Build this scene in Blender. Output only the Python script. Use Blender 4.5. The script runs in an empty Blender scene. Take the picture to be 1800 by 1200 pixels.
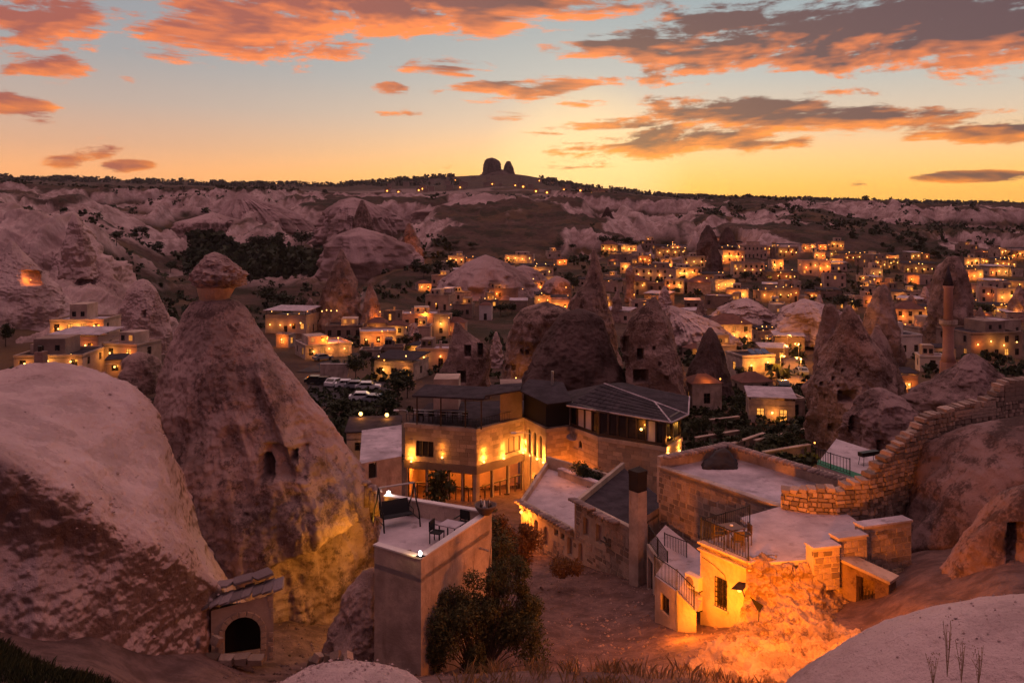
import bpy, math, random
import numpy as np
from mathutils import Vector

SC = bpy.context.scene
COL = SC.collection
F = 1413.0          # focal length in photo pixels (photo 1800 x 1200), horizon row 400
HR = 400.0
R = math.radians

# ------------------------------------------------------------------ camera
cam = bpy.data.objects.new('camera', bpy.data.cameras.new('camera'))
COL.objects.link(cam)
cam.data.sensor_width = 36.0
cam.data.lens = 36.0 * F / 1800.0
cam.data.shift_y = -200.0 / 1800.0
cam.data.clip_start = 0.3
cam.data.clip_end = 20000
cam.rotation_euler = (R(90), 0, 0)
SC.camera = cam
SC.render.engine = 'CYCLES'
SC.cycles.use_denoising = True
SC.cycles.use_adaptive_sampling = True
SC.cycles.adaptive_threshold = 0.035
SC.cycles.max_bounces = 4
SC.cycles.diffuse_bounces = 2
SC.cycles.glossy_bounces = 2
SC.cycles.transmission_bounces = 2
SC.cycles.volume_bounces = 0
SC.cycles.sample_clamp_indirect = 4.0
SC.cycles.caustics_reflective = False
SC.cycles.caustics_refractive = False
vs = SC.view_settings
vs.view_transform = 'Standard'
vs.look = 'None'
vs.exposure = 0.25
vs.gamma = 1.0
vs.use_curve_mapping = False


def lin(r, g, b, k=1.0):
    def f(c):
        c /= 255.0
        return c / 12.92 if c <= 0.04045 else ((c + 0.055) / 1.055) ** 2.4
    return (f(r) * k, f(g) * k, f(b) * k, 1.0)


# ------------------------------------------------------------------ node helper
class NT:
    def __init__(self, tree):
        self.t = tree

    def n(self, typ, **kw):
        nd = self.t.nodes.new(typ)
        for k, v in kw.items():
            if k.startswith('i_'):
                key = k[2:]
                key = int(key) if key.isdigit() else key.replace('_', ' ')
                self.put(nd.inputs[key], v)
            else:
                setattr(nd, k, v)
        return nd

    def put(self, sock, v):
        if isinstance(v, bpy.types.NodeSocket):
            self.t.links.new(v, sock)
        elif isinstance(v, bpy.types.Node):
            self.t.links.new(v.outputs[0], sock)
        else:
            sock.default_value = v

    def m(self, op, a, b=0.0, c=0.0, clamp=False):
        nd = self.t.nodes.new('ShaderNodeMath')
        nd.operation = op
        nd.use_clamp = clamp
        for i, v in enumerate((a, b, c)):
            self.put(nd.inputs[i], v)
        return nd.outputs[0]

    def vm(self, op, a, b=(0, 0, 0)):
        nd = self.t.nodes.new('ShaderNodeVectorMath')
        nd.operation = op
        self.put(nd.inputs[0], a)
        self.put(nd.inputs[1], b)
        return nd.outputs[1] if op in ('LENGTH', 'DOT_PRODUCT', 'DISTANCE') else nd.outputs[0]

    def mix(self, fac, a, b, blend='MIX'):
        nd = self.t.nodes.new('ShaderNodeMix')
        nd.data_type = 'RGBA'
        nd.blend_type = blend
        self.put(nd.inputs[0], fac)
        self.put(nd.inputs[6], a)
        self.put(nd.inputs[7], b)
        return nd.outputs[2]

    def ss(self, v, lo, hi, a=0.0, b=1.0):
        nd = self.t.nodes.new('ShaderNodeMapRange')
        nd.interpolation_type = 'SMOOTHSTEP'
        for i, x in enumerate((v, lo, hi, a, b)):
            self.put(nd.inputs[i], x)
        return nd.outputs[0]

    def ramp(self, fac, stops):
        nd = self.t.nodes.new('ShaderNodeValToRGB')
        els = nd.color_ramp.elements
        while len(els) < len(stops):
            els.new(0.5)
        for e, (p, c) in zip(els, stops):
            e.position = p
            e.color = c
        self.put(nd.inputs[0], fac)
        return nd.outputs[0]

    def noise(self, vec, scale, detail=4.0, rough=0.55, dist=0.0, dims='3D'):
        nd = self.t.nodes.new('ShaderNodeTexNoise')
        nd.noise_dimensions = dims
        if vec is not None:
            self.put(nd.inputs['Vector'], vec)
        nd.inputs['Scale'].default_value = scale
        nd.inputs['Detail'].default_value = detail
        nd.inputs['Roughness'].default_value = rough
        nd.inputs['Distortion'].default_value = dist
        return nd.outputs[0]


# ------------------------------------------------------------------ world: dusk sky with lit clouds
SUN_AZ, SUN_EL = R(5.0), R(3.2)
world = bpy.data.worlds.new('World')
SC.world = world
world.use_nodes = True
world.cycles.sampling_method = 'MANUAL'
world.cycles.sample_map_resolution = 256
wt = world.node_tree
wt.nodes.clear()
w = NT(wt)
tc = w.n('ShaderNodeTexCoord')
sep = w.n('ShaderNodeSeparateXYZ', i_0=tc.outputs['Generated'])
az = w.m('ARCTAN2', sep.outputs[0], sep.outputs[1])
el = w.m('ARCSINE', sep.outputs[2])
azd = w.m('MULTIPLY', az, 57.29578)
eld = w.m('MULTIPLY', el, 57.29578)
aev = w.n('ShaderNodeCombineXYZ', i_0=azd, i_1=eld).outputs[0]


def ang(px, py):
    a = math.atan((px - 900) / F)
    return math.degrees(a), math.degrees(math.atan((HR - py) / F * math.cos(a)))


CLOUDS = [  # azimuth / elevation position given by photo px, py; half sizes px; tilt deg; weight
    (470, 35, 250, 62, 3, 1.0), (620, 10, 260, 40, 0, .85), (110, 40, 120, 85, 12, .72), (25, 190, 70, 24, 0, .75),
    (25, 122, 60, 18, 0, .55), (150, 272, 110, 20, 24, .62), (215, 293, 48, 10, 4, .78),
    (880, 15, 260, 36, 5, .95), (1020, 22, 140, 26, 4, .9), (1270, 85, 290, 42, 10, 1.0), (1200, 55, 220, 36, 8, .9),
    (1560, 50, 300, 60, 2, 1.05), (1740, 70, 180, 60, -4, .9), (1030, 146, 190, 15, 9, .85), (1250, 112, 200, 16, 12, .8),
    (1420, 205, 320, 26, -4, 1.05), (1720, 235, 190, 20, -9, .95), (1220, 245, 260, 30, 4, .85), (1060, 222, 110, 14, 6, .85),
    (1150, 268, 190, 18, 5, .8), (1450, 162, 90, 12, -10, .62),
    (900, 203, 48, 11, 3, .75), (1040, 183, 56, 7, 0, .75), (668, 200, 60, 9, 3, .62), (690, 157, 32, 11, 5, .62),
    (530, 122, 26, 14, 0, .6), (760, 116, 90, 18, 0, .58), (840, 155, 80, 12, 6, .65), (810, 292, 40, 6, 3, .62),
    (1730, 310, 130, 9, -2, .95), (1500, 323, 26, 5, 0, .7), (1790, 210, 60, 8, 4, .7), (230, 138, 24, 10, 0, .5)]

TILTS = {}


def sheared(t):
    """azimuth / elevation plane sheared so that a bank of cloud lies level"""
    if t not in TILTS:
        TILTS[t] = w.n('ShaderNodeCombineXYZ', i_0=azd, i_1=w.m('MULTIPLY_ADD', azd, -math.tan(R(t)), eld)).outputs[0]
    return TILTS[t]


acc = None
low = None
for (cx, cy, hw, hh, tl, wgt) in CLOUDS:
    a0, e0 = ang(cx, cy)
    t = min((0, 4, 9, -6, 24), key=lambda q: abs(q - tl))
    e0 -= math.tan(R(t)) * a0
    sx = hw / F * 57.3 * math.cos(R(a0)) ** 2 * 1.62
    sy = hh / F * 57.3 * math.cos(R(a0)) * 1.62
    nd = w.n('ShaderNodeVectorMath', operation='MULTIPLY_ADD')
    w.put(nd.inputs[0], sheared(t))
    nd.inputs[1].default_value = (1 / sx, 1 / sy, 0)
    nd.inputs[2].default_value = (-a0 / sx, -e0 / sy, 0)
    d2 = w.vm('DOT_PRODUCT', nd.outputs[0], nd.outputs[0])
    f = w.m('MULTIPLY_ADD', d2, -wgt, wgt)
    if hh > 24:      # thick banks: their lower side catches the light
        fl = w.m('MULTIPLY', w.n('ShaderNodeSeparateXYZ', i_0=nd.outputs[0]).outputs[1], w.m('MAXIMUM', f, 0.0))
        low = fl if low is None else w.m('ADD', low, fl)
    acc = w.m('MAXIMUM', f, 0.0) if acc is None else w.m('MAXIMUM', acc, f)
# the same kind of cloud goes on outside the frame: overhead and to the sides
outside = w.m('MAXIMUM', w.ss(eld, 17, 25), w.ss(w.m('ABSOLUTE', azd), 36, 46))
gen = w.noise(w.vm('MULTIPLY', aev, (0.35, 1.0, 1)), 0.09, 1, 0.5, 0.0, '2D')
acc = w.m('MAXIMUM', acc, w.m('MULTIPLY', outside, w.ss(gen, 0.42, 0.62, 0.0, 0.9)))
strv = w.vm('MULTIPLY', aev, (0.28, 1.0, 1))
warp2 = w.noise(strv, 0.16, 2, 0.5, 0.0, '2D')
wv = w.vm('ADD', strv, w.n('ShaderNodeCombineXYZ', i_0=w.m('MULTIPLY', warp2, 2.5), i_1=w.m('MULTIPLY', warp2, -1.2)).outputs[0])
n1 = w.noise(wv, 0.62, 7, 0.66, 0.0, '2D')
n1b = w.noise(w.vm('ADD', wv, (0.1, -0.45, 0)), 0.62, 3, 0.62, 0.0, '2D')
n3 = w.noise(w.vm('MULTIPLY', wv, (0.35, 1.9, 1)), 0.8, 4, 0.6, 0.0, '2D')
nn = w.m('ADD', w.m('MULTIPLY_ADD', n1, 0.66, w.m('MULTIPLY', warp2, 0.14)), w.m('MULTIPLY', n3, 0.2))
d0 = w.m('ADD', acc, w.m('MULTIPLY', w.m('SUBTRACT', nn, 0.5), 3.3))
d0 = w.m('MULTIPLY', w.m('SUBTRACT', d0, 0.42), w.ss(acc, 0.05, 0.3))
cover = w.ss(d0, 0.0, 0.34)
sunv = w.vm('DOT_PRODUCT', tc.outputs['Generated'], (math.sin(SUN_AZ) * math.cos(SUN_EL), math.cos(SUN_AZ) * math.cos(SUN_EL), math.sin(SUN_EL)))
sunprox = w.ss(sunv, 0.55, 1.0)
elf = w.m('DIVIDE', el, R(90), clamp=True)
east = [(0.0, lin(255, 180, 64, 1.25)), (0.030, lin(255, 190, 88, 1.15)), (0.052, lin(250, 198, 130, 1.05)), (0.080, lin(216, 192, 165)),
        (0.115, lin(176, 180, 176)), (0.18, lin(140, 158, 166)), (0.42, lin(150, 132, 144)), (0.66, lin(226, 178, 178)), (1.0, lin(252, 200, 198, 1.5))]
west = [(0.0, lin(244, 156, 94, 1.2)), (0.040, lin(242, 170, 112, 1.1)), (0.060, lin(218, 168, 134)), (0.09, lin(184, 164, 152)),
        (0.125, lin(156, 155, 156)), (0.18, lin(140, 144, 152)), (0.42, lin(150, 130, 142)), (0.66, lin(226, 178, 178)), (1.0, lin(252, 200, 198, 1.5))]
azn = w.ss(azd, -30, 12)
azback = w.ss(w.m('ABSOLUTE', azd), 50, 130)
clear = w.mix(azn, w.ramp(elf, west), w.ramp(elf, east))
back = w.ramp(elf, [(0.0, lin(58, 50, 74)), (0.12, lin(58, 48, 64)), (0.36, lin(78, 60, 72)), (0.62, lin(170, 132, 138)), (1.0, lin(252, 200, 198, 1.5))])
clear = w.mix(azback, clear, back)
glow = w.ss(sunv, 0.990, 1.0)
clear = w.mix(w.m('MULTIPLY', glow, 0.5), clear, lin(255, 226, 168))
# cloud shading: lower / thin edges catch the low sun, thick cores stay dusky
edge = w.m('MULTIPLY', w.m('SUBTRACT', n1, n1b), 3.0)
edge = w.m('MULTIPLY_ADD', low, -0.9, edge)
lit = w.m('ADD', edge, w.m('MULTIPLY', w.m('SUBTRACT', 0.58, d0), 0.95))
lit = w.m('ADD', lit, w.m('MULTIPLY', w.m('SUBTRACT', sunprox, 0.75), 0.6), clamp=True)
lit = w.m('SUBTRACT', lit, w.m('MULTIPLY', w.m('MULTIPLY', w.ss(el, R(8.5), R(12)), w.ss(azd, 4, 14)), 0.34), clamp=True)
lowb = w.ss(el, R(4), R(12))
litcol = w.mix(lowb, lin(252, 142, 48), lin(252, 132, 62))
darkcol = w.mix(w.ss(azd, -20, 8), lin(160, 84, 70), lin(88, 60, 66))
hi = w.ss(el, R(24), R(66))
cc = w.mix(lit, darkcol, litcol)
cc = w.mix(w.m('MULTIPLY', hi, w.m('SUBTRACT', 1.0, azback)), cc, lin(252, 194, 188, 1.25))
cc = w.mix(azback, cc, lin(150, 105, 118))
skyc = w.mix(w.m('MULTIPLY', cover, 0.94), clear, cc)
# ground side of the sphere
skyc = w.mix(w.ss(el, R(-0.5), R(-6)), skyc, lin(60, 38, 40))
nish = w.n('ShaderNodeTexSky', sky_type='NISHITA', sun_disc=False, sun_elevation=SUN_EL, sun_rotation=SUN_AZ)
nish.dust_density = 2.0
bg1 = w.n('ShaderNodeBackground', i_Color=skyc, i_Strength=1.0)
bg2 = w.n('ShaderNodeBackground', i_Color=nish.outputs[0], i_Strength=0.006)
addw = w.n('ShaderNodeAddShader', i_0=bg1.outputs[0], i_1=bg2.outputs[0])
w.n('ShaderNodeOutputWorld', i_Surface=addw.outputs[0])

sun = bpy.data.objects.new('sun', bpy.data.lights.new('sun', 'SUN'))
COL.objects.link(sun)
sun.data.energy = 0.12
sun.data.angle = R(12)
sun.data.color = (1.0, 0.62, 0.35)
sdir = Vector((math.sin(SUN_AZ) * math.cos(SUN_EL), math.cos(SUN_AZ) * math.cos(SUN_EL), math.sin(SUN_EL)))
sun.rotation_euler = sdir.to_track_quat('Z', 'Y').to_euler()

# ------------------------------------------------------------------ numpy noise
def _hash(ix, iy, iz, seed):
    h = (ix.astype(np.uint32) * np.uint32(374761393) + iy.astype(np.uint32) * np.uint32(668265263)
         + iz.astype(np.uint32) * np.uint32(2147483647 - 58) + np.uint32((seed * 974711 + 12345) & 0xffffffff))
    h = (h ^ (h >> np.uint32(13))) * np.uint32(1274126177)
    h = (h ^ (h >> np.uint32(16))) * np.uint32(2246822519)
    h = h ^ (h >> np.uint32(13))
    return (h & np.uint32(0xffffff)).astype(np.float64) / 16777215.0


def vnoise(x, y, z, seed=0):
    x, y, z = np.broadcast_arrays(np.asarray(x, float), np.asarray(y, float), np.asarray(z, float))
    xi, yi, zi = np.floor(x), np.floor(y), np.floor(z)
    fx, fy, fz = x - xi, y - yi, z - zi
    fx, fy, fz = (t * t * t * (t * (t * 6 - 15) + 10) for t in (fx, fy, fz))
    xi, yi, zi = (t.astype(np.int64) for t in (xi, yi, zi))
    r = 0
    for dx in (0, 1):
        for dy in (0, 1):
            for dz in (0, 1):
                wgt = (fx if dx else 1 - fx) * (fy if dy else 1 - fy) * (fz if dz else 1 - fz)
                r = r + wgt * _hash(xi + dx, yi + dy, zi + dz, seed)
    return r * 2 - 1


def fbm(x, y, z, octv=4, seed=0, gain=0.5, lac=2.03):
    s, a, t = 0, 1.0, 0.0
    for i in range(octv):
        s = s + a * vnoise(x, y, z, seed + i * 17)
        t += a
        a *= gain
        x, y, z = x * lac + 3.1, y * lac + 1.7, z * lac + 7.3
    return s / t


def ridged(x, y, z, octv=4, seed=0, gain=0.5):
    s, a, t = 0, 1.0, 0.0
    for i in range(octv):
        v = 1 - np.abs(vnoise(x, y, z, seed + i * 31)) * 2.0
        s = s + a * v
        t += a
        a *= gain
        x, y, z = x * 2.1 + 5.2, y * 2.1 + 1.3, z * 2.1 + 2.8
    return s / t


def sstep(a, b, x):
    t = np.clip((np.asarray(x, float) - a) / (b - a), 0, 1)
    return t * t * (3 - 2 * t)


# ------------------------------------------------------------------ mesh helpers
def P(px, py, D):
    return Vector(((px - 900) / F * D, D, -(py - HR) / F * D))


def mesh_from(name, V, Fc, smooth=False):
    me = bpy.data.meshes.new(name)
    if isinstance(V, np.ndarray):
        V = V.tolist()
    me.from_pydata(V, [], Fc)
    if smooth:
        me.polygons.foreach_set('use_smooth', [True] * len(me.polygons))
    me.update()
    return me


def link(name, me, mat=None, parent=None, loc=None):
    o = bpy.data.objects.new(name, me)
    COL.objects.link(o)
    if mat is not None and me is not None and not me.materials:
        me.materials.append(mat)
    if parent is not None:
        o.parent = parent
    if loc is not None:
        o.location = loc
    return o


def tag(o, label=None, cat=None, group=None, kind=None):
    if label:
        o['label'] = label
    if cat:
        o['category'] = cat
    if group:
        o['group'] = group
    if kind:
        o['kind'] = kind
    return o


def empty(name, loc, rz, label, cat, group=None):
    o = bpy.data.objects.new(name, None)
    COL.objects.link(o)
    o.empty_display_size = 0.3
    o.location = loc
    o.rotation_euler = (0, 0, rz)
    return tag(o, label, cat, group)


class MB:
    def __init__(self):
        self.v, self.f = [], []

    def add(self, vs_, fs_):
        n = len(self.v)
        self.v += [tuple(q) for q in vs_]
        self.f += [tuple(i + n for i in q) for q in fs_]
        return self

    def box(self, x0, x1, y0, y1, z0, z1):
        return self.add([(x0, y0, z0), (x1, y0, z0), (x1, y1, z0), (x0, y1, z0), (x0, y0, z1), (x1, y0, z1), (x1, y1, z1), (x0, y1, z1)],
                        [(0, 3, 2, 1), (4, 5, 6, 7), (0, 1, 5, 4), (1, 2, 6, 5), (2, 3, 7, 6), (3, 0, 4, 7)])

    def prism(self, poly, z0, z1):
        """poly: counter-clockwise xy points; z0/z1 may be lists"""
        n = len(poly)
        za = z0 if isinstance(z0, (list, tuple)) else [z0] * n
        zb = z1 if isinstance(z1, (list, tuple)) else [z1] * n
        vs_ = [(p[0], p[1], za[i]) for i, p in enumerate(poly)] + [(p[0], p[1], zb[i]) for i, p in enumerate(poly)]
        fs_ = [tuple(range(n - 1, -1, -1)), tuple(range(n, 2 * n))]
        fs_ += [(i, (i + 1) % n, (i + 1) % n + n, i + n) for i in range(n)]
        return self.add(vs_, fs_)

    def extrude_xz(self, poly, y0, y1):
        n = len(poly)
        vs_ = [(p[0], y0, p[1]) for p in poly] + [(p[0], y1, p[1]) for p in poly]
        fs_ = [tuple(range(n)), tuple(range(2 * n - 1, n - 1, -1))]
        fs_ += [((i + 1) % n, i, i + n, (i + 1) % n + n) for i in range(n)]
        return self.add(vs_, fs_)

    def tube(self, pts, r, n=6):
        pts = [Vector(p) for p in pts]
        rs = r if isinstance(r, (list, tuple)) else [r] * len(pts)
        base = len(self.v)
        prev = None
        for i, p in enumerate(pts):
            d = (pts[min(i + 1, len(pts) - 1)] - pts[max(i - 1, 0)]).normalized()
            if prev is None:
                a = d.cross(Vector((0, 0, 1)) if abs(d.z) < 0.9 else Vector((1, 0, 0))).normalized()
            else:
                a = (prev - d * prev.dot(d)).normalized()
            prev = a
            b = d.cross(a)
            for k in range(n):
                t = 2 * math.pi * k / n
                q = p + (a * math.cos(t) + b * math.sin(t)) * rs[i]
                self.v.append(tuple(q))
        for i in range(len(pts) - 1):
            for k in range(n):
                k2 = (k + 1) % n
                self.f.append((base + i * n + k, base + i * n + k2, base + (i + 1) * n + k2, base + (i + 1) * n + k))
        self.f.append(tuple(base + k for k in range(n - 1, -1, -1)))
        e = base + (len(pts) - 1) * n
        self.f.append(tuple(e + k for k in range(n)))
        return self

    def lathe(self, prof, n=16, c=(0, 0, 0)):
        base = len(self.v)
        for (r, z) in prof:
            for k in range(n):
                t = 2 * math.pi * k / n
                self.v.append((c[0] + r * math.cos(t), c[1] + r * math.sin(t), c[2] + z))
        for i in range(len(prof) - 1):
            for k in range(n):
                k2 = (k + 1) % n
                self.f.append((base + i * n + k, base + i * n + k2, base + (i + 1) * n + k2, base + (i + 1) * n + k))
        self.f.append(tuple(base + k for k in range(n - 1, -1, -1)))
        e = base + (len(prof) - 1) * n
        self.f.append(tuple(e + k for k in range(n)))
        return self

    def mesh(self, name, smooth=False):
        return mesh_from(name, self.v, self.f, smooth)

    def build(self, name, mat, parent=None, smooth=False, loc=None, label=None):
        o = link(name, self.mesh(name, smooth), mat, parent, loc)
        if label:
            o['label'] = label
        return o


# ------------------------------------------------------------------ materials
MATS = {}


def base_mat(name):
    m = bpy.data.materials.new(name)
    m.use_nodes = True
    t = NT(m.node_tree)
    b = m.node_tree.nodes['Principled BSDF']
    MATS[name] = m
    return m, t, b


def rock_mat(name, pale, mid, dark, stain=0.5, scale=1.0, bump=0.35, fine=1.0, steep=0.6, brown=(0.22, 0.125, 0.085, 1)):
    """weathered tuff: pale ground colour, warmer patches, dark lichen stains, pitted relief"""
    m, t, b = base_mat(name)
    co = t.n('ShaderNodeTexCoord').outputs['Object']
    big = t.noise(co, 0.16 * scale, 5, 0.6, 0.4)
    medn = t.noise(co, 0.9 * scale, 6, 0.65, 0.2)
    fin = t.noise(co, 6.0 * scale * fine, 6, 0.7)
    speck = t.noise(co, 22.0 * scale * fine, 3, 0.6)
    c = t.mix(t.ss(big, 0.35, 0.65), pale, mid)
    lich = t.m('ADD', t.m('MULTIPLY', medn, 0.6), t.m('MULTIPLY', fin, 0.4))
    lo = 0.72 - 0.42 * stain
    crust = t.ss(t.m('ADD', t.m('MULTIPLY', t.noise(co, 0.34 * scale, 4, 0.55, 0.3), 0.8), t.m('MULTIPLY', fin, 0.2)), 0.49, 0.54, 0.0, 0.55 * min(1.0, stain * 1.4))
    c = t.mix(crust, c, tuple(x * 0.42 for x in mid[:3]) + (1,))
    c = t.mix(t.ss(t.m('ADD', t.m('MULTIPLY', lich, 0.65), t.m('MULTIPLY', big, 0.35)), lo, lo + 0.09, 0.0, 0.9), c, dark)
    c = t.mix(t.ss(speck, 0.60, 0.72, 0.0, 0.55), c, dark)
    c = t.mix(t.ss(fin, 0.62, 0.75, 0.0, 0.35), c, pale)
    # steep faces: browner rock, with their shade also put into the colour
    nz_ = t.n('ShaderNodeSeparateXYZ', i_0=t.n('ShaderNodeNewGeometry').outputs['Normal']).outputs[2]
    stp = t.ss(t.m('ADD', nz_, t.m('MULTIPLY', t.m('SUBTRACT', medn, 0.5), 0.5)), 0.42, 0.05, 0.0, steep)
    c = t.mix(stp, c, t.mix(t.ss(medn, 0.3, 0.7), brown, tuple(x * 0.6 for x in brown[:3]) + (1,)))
    t.put(b.inputs['Base Color'], c)
    b.inputs['Roughness'].default_value = 0.95
    b.inputs['Specular IOR Level'].default_value = 0.15
    h = t.m('ADD', t.m('MULTIPLY', medn, 0.5), t.m('ADD', t.m('MULTIPLY', fin, 0.25), t.m('MULTIPLY', speck, 0.08)))
    bp = t.n('ShaderNodeBump', i_Height=h, i_Strength=bump, i_Distance=0.5 / scale)
    t.put(b.inputs['Normal'], bp.outputs[0])
    return m


def wall_mat(name, col, var=0.25, scale=1.0, bump=0.2, rough=0.9, stain=None, spec=0.15):
    m, t, b = base_mat(name)
    co = t.n('ShaderNodeTexCoord').outputs['Object']
    n1 = t.noise(co, 0.6 * scale, 5, 0.6)
    n2 = t.noise(co, 5 * scale, 5, 0.65)
    dk = tuple(x * (1 - var) for x in col[:3]) + (1,)
    lt = tuple(min(1, x * (1 + var * 0.6)) for x in col[:3]) + (1,)
    c = t.mix(t.ss(n1, 0.3, 0.7), dk, lt)
    c = t.mix(t.ss(n2, 0.45, 0.75, 0, 0.45), c, dk)
    if stain:
        mp = t.vm('MULTIPLY', co, (1.0, 1.0, 0.25))
        c = t.mix(t.ss(t.noise(mp, 1.3 * scale, 5, 0.65), 0.55, 0.7, 0, 0.7), c, stain)
    t.put(b.inputs['Base Color'], c)
    b.inputs['Roughness'].default_value = rough
    b.inputs['Specular IOR Level'].default_value = spec
    bp = t.n('ShaderNodeBump', i_Height=t.m('ADD', n2, t.m('MULTIPLY', t.noise(co, 25 * scale, 3, 0.6), 0.4)), i_Strength=bump, i_Distance=0.06)
    t.put(b.inputs['Normal'], bp.outputs[0])
    return m


def piece_mat(name, col, var=0.3, rough=0.9, joined=False):
    """stone pieces: each object gets its own tone"""
    m, t, b = base_mat(name)
    co = t.n('ShaderNodeTexCoord').outputs['Object']
    rnd = t.n('ShaderNodeNewGeometry').outputs['Random Per Island'] if joined else t.n('ShaderNodeObjectInfo').outputs['Random']
    n2 = t.noise(co, 4, 5, 0.65)
    dk = tuple(x * (1 - var) for x in col[:3]) + (1,)
    lt = tuple(min(1, x * (1 + var)) for x in col[:3]) + (1,)
    c = t.mix(rnd, dk, lt)
    c = t.mix(t.ss(n2, 0.4, 0.7, 0, 0.5), c, dk)
    t.put(b.inputs['Base Color'], c)
    b.inputs['Roughness'].default_value = rough
    b.inputs['Specular IOR Level'].default_value = 0.15
    bp = t.n('ShaderNodeBump', i_Height=t.noise(co, 9, 5, 0.7), i_Strength=0.4, i_Distance=0.05)
    t.put(b.inputs['Normal'], bp.outputs[0])
    return m


def plain(name, col, rough=0.7, metal=0.0, var=0.15):
    m, t, b = base_mat(name)
    co = t.n('ShaderNodeTexCoord').outputs['Object']
    n = t.noise(co, 7, 4, 0.6)
    dk = tuple(x * (1 - var) for x in col[:3]) + (1,)
    lt = tuple(x * (1 + var) for x in col[:3]) + (1,)
    t.put(b.inputs['Base Color'], t.mix(n, dk, lt))
    b.inputs['Roughness'].default_value = rough
    b.inputs['Metallic'].default_value = metal
    return m


def emis(name, col, k):
    m, t, b = base_mat(name)
    b.inputs['Base Color'].default_value = (0.02, 0.015, 0.01, 1)
    b.inputs['Emission Color'].default_value = col
    b.inputs['Emission Strength'].default_value = k
    m.cycles.emission_sampling = 'NONE'
    return m


def leaf_mat(name, c1, c2):
    m, t, b = base_mat(name)
    geo = t.n('ShaderNodeNewGeometry')
    rnd = geo.outputs['Random Per Island']
    t.put(b.inputs['Base Color'], t.mix(rnd, c1, c2))
    b.inputs['Roughness'].default_value = 0.75
    b.inputs['Specular IOR Level'].default_value = 0.2
    return m


PALE = (0.62, 0.46, 0.43, 1)
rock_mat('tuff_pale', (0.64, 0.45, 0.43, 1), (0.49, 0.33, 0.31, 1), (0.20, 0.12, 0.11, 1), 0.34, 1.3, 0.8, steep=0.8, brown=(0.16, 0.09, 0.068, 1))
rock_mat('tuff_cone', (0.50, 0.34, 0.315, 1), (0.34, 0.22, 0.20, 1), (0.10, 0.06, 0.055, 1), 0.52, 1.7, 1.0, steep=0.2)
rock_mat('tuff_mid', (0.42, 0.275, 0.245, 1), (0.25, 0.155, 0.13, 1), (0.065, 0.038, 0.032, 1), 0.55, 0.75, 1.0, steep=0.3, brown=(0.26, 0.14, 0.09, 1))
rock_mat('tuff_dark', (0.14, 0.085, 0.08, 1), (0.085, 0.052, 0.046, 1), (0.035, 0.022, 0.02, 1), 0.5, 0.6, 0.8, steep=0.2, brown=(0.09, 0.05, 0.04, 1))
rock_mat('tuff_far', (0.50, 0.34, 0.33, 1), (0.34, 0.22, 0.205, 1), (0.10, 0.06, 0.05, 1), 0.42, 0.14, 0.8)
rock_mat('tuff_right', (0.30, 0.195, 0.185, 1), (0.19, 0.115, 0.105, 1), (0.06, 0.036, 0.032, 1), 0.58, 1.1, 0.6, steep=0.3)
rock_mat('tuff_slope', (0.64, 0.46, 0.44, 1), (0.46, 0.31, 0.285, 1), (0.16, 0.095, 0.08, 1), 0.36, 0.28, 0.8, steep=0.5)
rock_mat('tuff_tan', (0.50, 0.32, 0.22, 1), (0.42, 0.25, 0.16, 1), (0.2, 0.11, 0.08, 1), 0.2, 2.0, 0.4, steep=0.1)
wall_mat('stone_wall', (0.46, 0.34, 0.27, 1), 0.3, 1.0, 0.3, stain=(0.2, 0.13, 0.1, 1))
wall_mat('plaster', (0.50, 0.37, 0.31, 1), 0.35, 1.3, 0.5, stain=(0.25, 0.17, 0.14, 1))
wall_mat('plaster_white', (0.66, 0.56, 0.54, 1), 0.18, 0.6, 0.1)
wall_mat('town_stone', (0.50, 0.36, 0.29, 1), 0.35, 0.5, 0.2)
wall_mat('town_dark', (0.30, 0.205, 0.17, 1), 0.35, 0.5, 0.2)
wall_mat('town_pink', (0.52, 0.35, 0.29, 1), 0.3, 0.5, 0.2)
wall_mat('terrace_floor', (0.50, 0.40, 0.42, 1), 0.22, 1.2, 0.12, stain=(0.24, 0.18, 0.18, 1))
wall_mat('roof_concrete', (0.52, 0.42, 0.45, 1), 0.35, 0.9, 0.15, stain=(0.2, 0.15, 0.16, 1))
wall_mat('slate', (0.058, 0.045, 0.053, 1), 0.35, 1.6, 0.25, rough=0.85, stain=(0.025, 0.02, 0.022, 1), spec=0.03)
wall_mat('red_roof', (0.17, 0.075, 0.06, 1), 0.3, 1.0, 0.3)
wall_mat('minaret_stone', (0.50, 0.27, 0.22, 1), 0.15, 0.6, 0.1)
wall_mat('soot', (0.035, 0.025, 0.022, 1), 0.3)
wall_mat('asphalt', (0.055, 0.045, 0.048, 1), 0.3, 1.0, 0.1)
wall_mat('paving', (0.17, 0.115, 0.095, 1), 0.35, 1.5, 0.2)
piece_mat('stone_piece', (0.33, 0.23, 0.185, 1), 0.5)
piece_mat('ashlar', (0.46, 0.33, 0.24, 1), 0.2)
piece_mat('ashlar_joined', (0.44, 0.31, 0.22, 1), 0.32, joined=True)
piece_mat('slab_piece', (0.20, 0.145, 0.15, 1), 0.3)
piece_mat('tile_piece', (0.30, 0.215, 0.20, 1), 0.35)
plain('iron', (0.018, 0.014, 0.014, 1), 0.5, 0.6)
plain('steel', (0.45, 0.42, 0.42, 1), 0.35, 0.8)
plain('wood_dark', (0.055, 0.03, 0.02, 1), 0.6)
plain('wood', (0.16, 0.075, 0.045, 1), 0.6)
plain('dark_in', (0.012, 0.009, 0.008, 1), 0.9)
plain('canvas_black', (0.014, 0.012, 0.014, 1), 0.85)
plain('curtain', (0.42, 0.30, 0.22, 1), 0.9)
plain('white_paint', (0.72, 0.68, 0.68, 1), 0.5)
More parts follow.
